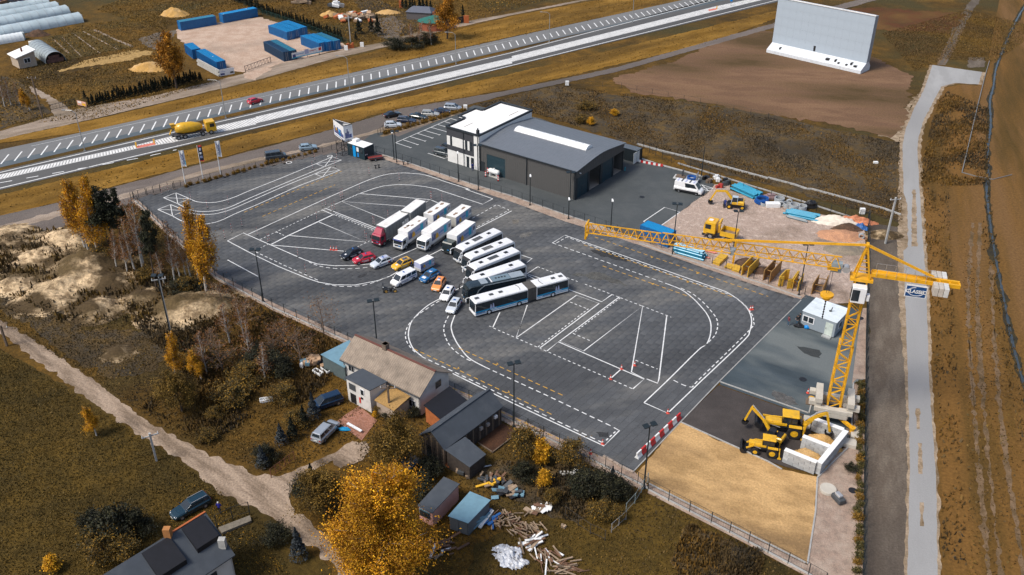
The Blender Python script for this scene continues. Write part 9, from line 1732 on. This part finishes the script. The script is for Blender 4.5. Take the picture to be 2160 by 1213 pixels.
for kd,lab,b,h,ws in(('dark','large dark bush left of the lower left house',(245,1135),4.6,1.1),('dark','dark bush beside the large one',(290,1125),3.6,1.1),('dark','dark bush at the left of the group',(198,1120),3.2,1.0),('shrub','golden bush in front of the dark bushes',(225,1180),3.6,1.3),('yellow','orange bush at the bottom left',(110,1205),2.2,1.4),('shrub','ochre bush right of the golden one',(265,1185),3,1.2),('shrub','bushy green shrub at the yard fence behind the hen run',(1113,962),4.6,1.0),('yellow','bright yellow shrub in the garden corner',(1141,982),3.9,1.0),('shrub','olive shrub right of the yellow one',(1200,980),3.6,1.2),('dark','dark shrub below the green one',(1100,1010),2.6,1.2),('dark','dark evergreen near the white branches',(1235,1040),3.6,1.2),('dark','dark evergreen in the middle of the garden thicket',(1275,1050),3.8,1.1),('dark','dark evergreen nearest the pale mesh fence',(1305,1050),3.2,1.1),('shrub','rusty shrub below the evergreens',(1265,1090),2.4,1.4),('shrub','rusty shrub by the old garden fence',(1295,1095),2.0,1.2),('yellow','small golden shrub above the garden thicket',(1150,1025),2.6,1.2),('shrub','small brown shrub below the golden one',(1165,1060),2.2,1),('dark','dark hedge bush behind the pink hut',(905,1010),2.6,1.6),('dark','dark hedge bush left of the pink hut',(885,1050),2.2,1.4),('shrub','round green bush at the porch',(800,872),1.4,1.3),('yellow','small yellow bush at the porch',(790,880),1.0,1.3),('dark','dark bush beneath the annex',(815,880),1.2,1.4),('dark','dark bush at the house corner',(875,880),1.5,1.2),('dark','dark shrub at the dirt road junction',(655,1050),3.4,1.3),('dark','dark shrub right of the junction',(680,1070),3.0,1.2),('shrub','brown shrub left of the hedge',(620,900),2.4,1.4),('shrub','red brown shrub in the weeds',(450,880),1.6,1.5),('shrub','ochre shrub in the weeds',(440,930),1.8,1.5),('dark','dark shrub below the bare brown bushes',(545,770),3.2,1.6),('dark','dark shrub at the yard fence foot',(595,790),3.0,1.5),('shrub','brown thicket by the bare bushes',(520,800),2.6,2.0),('shrub','brown thicket above the dark van',(600,840),2.2,1.8),('dark','low dark thicket between the birches',(390,612),2.2,2.4),('dark','dark roadside thicket, left part',(835,103),3,2.2),('dark','dark roadside thicket, middle part',(870,100),3.2,2.2),('dark','dark roadside thicket, right part',(905,92),3.0,2.2),('dark','thorny dark shrub on the gravel bed',T[3,2]((508,572))[0],1.3,1.2),('dark','small dark bush at the bottom left hedge',(560,970),2.4,1.3),('dark','dark rounded bush by the dirt road',(588,1145),2.6,1.3),('shrub','golden brown bush in the weed field',T[2,0]((480,700))[0],2,2.5),('yellow','golden bush in the weed field behind the hall',T[2,0]((660,740))[0],1.6,2.4),('yellow','small golden bush near the hall roof',T[2,0]((500,800))[0],2,1.6),('shrub','brown bush beyond the hall roof',T[2,0]((440,785))[0],2,2)):tree(kd,lab,b,h=h,seed=int(b[0]),ws=ws,cat='bush')
def cone_mesh(h,r,n,pal,seed,ls=.16):
 q=np.random.default_rng(seed);t=q.random(n)**.75;a=q.uniform(0,6.28,n);rad=r*(1-t)*(.7+.3*np.sin(t*26))*q.uniform(.75,1.05,n);return leafmesh(np.stack([rad*np.cos(a),rad*np.sin(a),.05*h+t*h*.95],1),ls,pal,seed)
cm=[cone_mesh(2.2,.55,420,DARK,s,.2)for s in range(3)];sp_=[cone_mesh(4.5,1.25,3200,SPR,s+5,.17)for s in range(2)];dk_=[cone_mesh(4.5,1.3,3000,DARK,s+8,.18)for s in range(2)];rnd_=[crown([(Vector((0,0,.4)),1.0),(Vector((.25,.1,.45)),.8),(Vector((-.2,-.1,.4)),.8)],500,.14,p,s,.33)for s,p in((1,((.26,.14,.02),(.18,.1,.015))),(2,((.05,.045,.015),(.09,.07,.02))))]
def single(name,me,lab,cat,p,s,grp=None,z=-.02):o=bpy.data.objects.new(name,me);C.objects.link(o);o.location=(p.x,p.y,z);o.scale=(s,s,s*random.uniform(.9,1.1));o.rotation_euler.z=random.uniform(0,6);tag(o,lab,cat,grp)
def row(pts,step,mes,name,lab,cat,grp,s=1.0,jit=.2):
 ln=ground(pts);L_=sum((b-a).length for a,b in zip(ln,ln[1:]));n=int(L_/step)
 for k in range(n):p=interp(ln,(k+.5)/n)+Vector((random.gauss(0,jit),random.gauss(0,jit*.5),0));single(name,mes[k%len(mes)],lab,cat,p,s*random.uniform(.8,1.2),grp)
row(T[0,0]((565,678),(1000,580),(1295,512)),.62,cm,'hedge_conifer','dark conifer in the trimmed hedge along the gravel road','conifer','conifers of the roadside hedge',1.25,.12);row([(545,24),(640,56),(722,88)],1.0,cm,'hedge_conifer','dark conifer in the hedge behind the blue containers','conifer','conifers of the hedge behind the containers',1.3);row(zR((590,150),(900,205),(1190,240)),1.3,cm,'hedge_conifer','dark conifer in the hedge behind the grey shed','conifer','conifers of the hedge behind the shed',1.7);row([(480,-6),(545,22)],1.4,cm,'hedge_conifer','dark conifer in the far hedge at the picture top','conifer','conifers at the top edge',1.7)
for q,me,s,lab in((T[0,0]((545,632))[0],dk_[0],.5,'small pointed conifer above the hedge, left'),(T[0,0]((732,590))[0],dk_[1],.42,'pointed conifer, left of a close pair above the hedge'),(T[0,0]((754,582))[0],dk_[0],.38,'pointed conifer, right of a close pair above the hedge'),(T[1,0]((660,215))[0],dk_[0],1.1,'broad dark conifer left of the drive'),(T[1,0]((740,205))[0],dk_[1],1.0,'middle dark conifer near the drive'),(T[1,0]((782,225))[0],dk_[0],1.25,'pointed dark conifer nearest the drive'),(T[1,0]((640,255))[0],dk_[1],.6,'low dark conifer at the grey paving'),(zR((1768,320))[0],cm[0],1.6,'pointed conifer at the dark solid fence'),(T[1,2]((360,240))[0],sp_[0],.85,'blue grey spruce between the dark van and the silver car'),(T[1,2]((300,290))[0],dk_[0],.7,'dark conifer left of the blue grey spruce'),(T[1,2]((160,400))[0],sp_[1],.8,'blue grey spruce above the picket fence'),(T[1,2]((230,370))[0],dk_[1],.75,'dark conifer right of the spruce above the picket fence'),(T[1,2]((45,540))[0],sp_[0],.8,'spruce at the left end of the picket fence'),(T[1,2]((350,650))[0],dk_[0],.7,'dark conifer at the road junction'),(T[1,2]((270,1110))[0],sp_[1],.95,'blue spruce at the bottom beside the dirt road'),((1215,1045),dk_[1],.7,'dark conifer at the garden thicket'),((1290,1030),sp_[0],.75,'grey green conifer behind the pale mesh fence')):single('conifer',me,lab,'conifer',at(q),s)
row(zD((800,432),(1250,300),(1990,85)),1.25,[rnd_[0]],'golden_bush','small golden bush in the planting strip of the hall yard','bush','golden bushes of the hall planting strip',1.0,.12);row(zL((280,385),(1150,145),(1720,0)),1.2,[rnd_[0]],'golden_bush','small golden bush along the upper edge of the training yard','bush','golden bushes along the upper yard edge',.75,.15)
row([(1815,808),(1813,1000),(1808,1215)],1.15,[rnd_[1],rnd_[1],rnd_[0]],'fence_shrub','small dark shrub along the right fence','bush','shrubs along the right fence',.85,.12)
mb=MB()
for q in zD((790,450),(1250,318),(1600,215)):pass
patch('gravel_strip',zD((740,455),(800,462),(1250,330),(1600,225),(1990,100),(1990,75),(1600,190),(1250,290),(850,410)),M_margin,.022,.05,2)
# grasses, weeds and fallen leaves: tufts scattered where the photo shows rough growth
def scatter(name,polys,n,size,pal,hgt=.3,excl=(),seed=1,freq=.12,thr=-1.0,label=None,pal2=None):
 r=np.random.default_rng(seed);X=[];Y=[];P=[[(p.x,p.y)for p in ground(q)]for q in polys];E=[[(p.x,p.y)for p in ground(q)]for q in excl];ar=[]
 for q in P:a=np.array(q);ar.append(abs(np.dot(a[:,0],np.roll(a[:,1],1))-np.dot(a[:,1],np.roll(a[:,0],1)))/2)
 for q,A0 in zip(P,ar):
  a=np.array(q);m=int(n*A0/sum(ar)*2.2);x=r.uniform(a[:,0].min(),a[:,0].max(),m);y=r.uniform(a[:,1].min(),a[:,1].max(),m);k=inside(x,y,q)
  for e in E:k&=~inside(x,y,e)
  k&=vnoise(x,y,freq,seed)+r.normal(0,.25,m)>thr;X.append(x[k]);Y.append(y[k])
 x,y=np.concatenate(X),np.concatenate(Y);n=len(x);a=r.uniform(0,6.28,n);s=size*.5*r.uniform(.4,1.4,n);h=hgt*.8*r.uniform(.3,1.5,n);dx,dy=np.cos(a)*s,np.sin(a)*s;lx,ly=r.normal(0,1,n)*s*.7,r.normal(0,1,n)*s*.7;z=np.zeros(n)
 V=np.stack([np.stack([x-dx,y-dy,z],1),np.stack([x+dx,y+dy,z],1),np.stack([x+dx*.6+lx,y+dy*.6+ly,h],1),np.stack([x-dx*.6+lx,y-dy*.6+ly,h*.8],1)],1).reshape(-1,3)
 pl=np.array(pal);c=pl[r.integers(0,len(pal),n)];w=np.clip(.5+1.1*vnoise(x,y,freq*.6,seed+3),0,1)[:,None]
 if pal2 is not None:p2=np.array(pal2)[r.integers(0,len(pal2),n)];c=c*(1-w)+p2*w
 c=c*r.uniform(.8,1.25,n)[:,None];o=bpy.data.objects.new(name,npmesh(name,V,np.arange(n*4).reshape(n,4),np.repeat(c,4,0),M_leaf));C.objects.link(o);tag(o,label or name,name.replace('_',' '),kind='stuff')
GR=((.13,.078,.016),(.17,.1,.02),(.085,.055,.015));GB=((.24,.13,.02),(.15,.09,.016));WD=((.05,.038,.022),(.085,.056,.024),(.03,.024,.015));WG=((.16,.085,.016),(.10,.06,.018))
rd_px=[(-60,640),(197,800),(408,943),(600,1000),(744,925),(760,965),(640,1030),(720,1150),(760,1260),(640,1260),(540,1075),(200,860),(-60,690)]
low=[(-60,700),(204,858),(306,926),(470,1040),(600,1130),(700,1250),(-60,1250)];hp_=T[0,1]((0,300),(420,240),(560,440),(880,600),(1200,650),(1450,700),(1380,900),(900,850),(400,860),(0,640));mid=[(-60,520),(135,480),(283,425),(455,590),(735,725),(960,840),(1345,1025),(1366,1040),(1700,1215),(1730,1260),(720,1260),(640,1050),(540,1003),(306,884),(197,800),(-60,640)]
PX=[rd_px,[(716,885),(760,875),(810,850),(770,930)],zO((470,200),(640,35),(770,110),(580,270))]
scatter('grass',[low],60000,.12,((.08,.056,.014),(.11,.07,.016),(.05,.038,.012)),.16,PX[:1],1,.07,label='dry olive meadow grass in the foreground',pal2=((.14,.085,.016),(.09,.06,.014)));scatter('rough_grass',[mid],110000,.15,GR,.2,PX+[T[0,1]((150,420),(560,440),(880,600),(860,660),(400,800),(150,720))],2,.09,label='brown rough grass between dirt road and yard',pal2=WD)
scatter('weeds',[[(200,545),(330,560),(455,600),(735,735),(700,800),(640,850),(560,870),(430,940),(300,860),(380,780),(300,700)],zO((640,330),(900,380),(1250,400),(1400,600),(1350,780),(1150,800),(900,600)),T[2,2]((1100,900),(1586,1080),(1500,1300),(1080,1300),(980,1130))],42000,.2,WD,.55,PX,3,.12,-.1,'dark weeds and brambles',WG)
scatter('weeds',[[(1000,222),(1180,180),(1450,215),(1720,268),(1897,300),(1903,470),(1640,395),(1330,300),(1130,240)]],52000,.22,((.075,.06,.042),(.1,.07,.035),(.045,.036,.024)),.28,[],4,.06,-.1,'dark autumn weeds of the field behind the hall',WG)
scatter('verge_grass',[[(-60,425),(420,312),(1100,150),(1640,22),(1500,90),(1080,186),(700,268),(250,388),(-60,455)],[(-60,310),(540,200),(1443,0),(1250,2),(820,100),(540,172),(-60,306)],[(300,-20),(1230,-20),(1000,40),(750,100),(560,26),(460,30),(330,60),(200,20)],[(130,60),(340,30),(370,90),(330,160),(540,170),(200,250),(-20,270),(-20,190)]],60000,.3,GR,.25,[[(372,62),(550,36),(745,100),(620,128),(530,160),(470,150)],[(-60,270),(200,250),(540,148),(540,175),(200,262),(-60,312)],T[0,0]((190,550),(400,660),(480,740),(300,740)),T[0,0]((330,460),(1000,310),(1000,350),(380,480))],5,.05,label='ochre verge grass along the highway',pal2=GB)
scatter('roadside_weeds',[[(1943,400),(2000,390),(2025,900),(2040,1260),(1985,1260),(1978,1004),(1957,598)],[(1990,190),(2085,230),(2085,390),(1943,395),(1940,316)],[(2085,380),(2118,631),(2157,800),(2200,930),(2150,930),(2105,700),(2070,500)]],30000,.25,WD,.5,[[(1960,130),(2080,145),(2070,182),(2000,190),(1975,220),(1930,400),(1960,600),(1983,1004),(1984,1300),(1900,1300),(1900,300)]],6,.1,-.1,'golden and dark weeds beside the grey road',WG)
scatter('heap_weeds',[hp_],9000,.3,WD,.9,[],12,.2,.15,'weeds growing over the sand heaps',GR);scatter('stubble',[[(2030,500),(2110,700),(2200,1000),(2200,1260),(2045,1260)],[(1860,70),(2040,20),(2200,60),(2100,130),(1990,125),(1930,150)]],26000,.22,((.12,.07,.025),(.08,.05,.018)),.2,[],7,.05,label='brown stubble of the strip fields',pal2=GR)
scatter('gravel',[zF((520,700),(900,400),(1100,400))+zG((0,250),(640,420),(1560,620),(1585,1200))+[(1700,630),(1420,530)]],26000,.13,((.5,.4,.33),(.28,.21,.17),(.6,.52,.45),(.15,.11,.09)),.06,[],8,.2,label='loose rubble stones of the lot',pal2=((.4,.3,.24),))
scatter('fallen_leaves',[[(640,960),(930,1000),(1000,1213),(650,1250)],low[:0]or[(380,1010),(470,1050),(560,1150),(640,1250),(300,1250)]],16000,.07,YEL,.03,PX[:1],9,.15,-.1,'fallen yellow leaves under the golden birch')
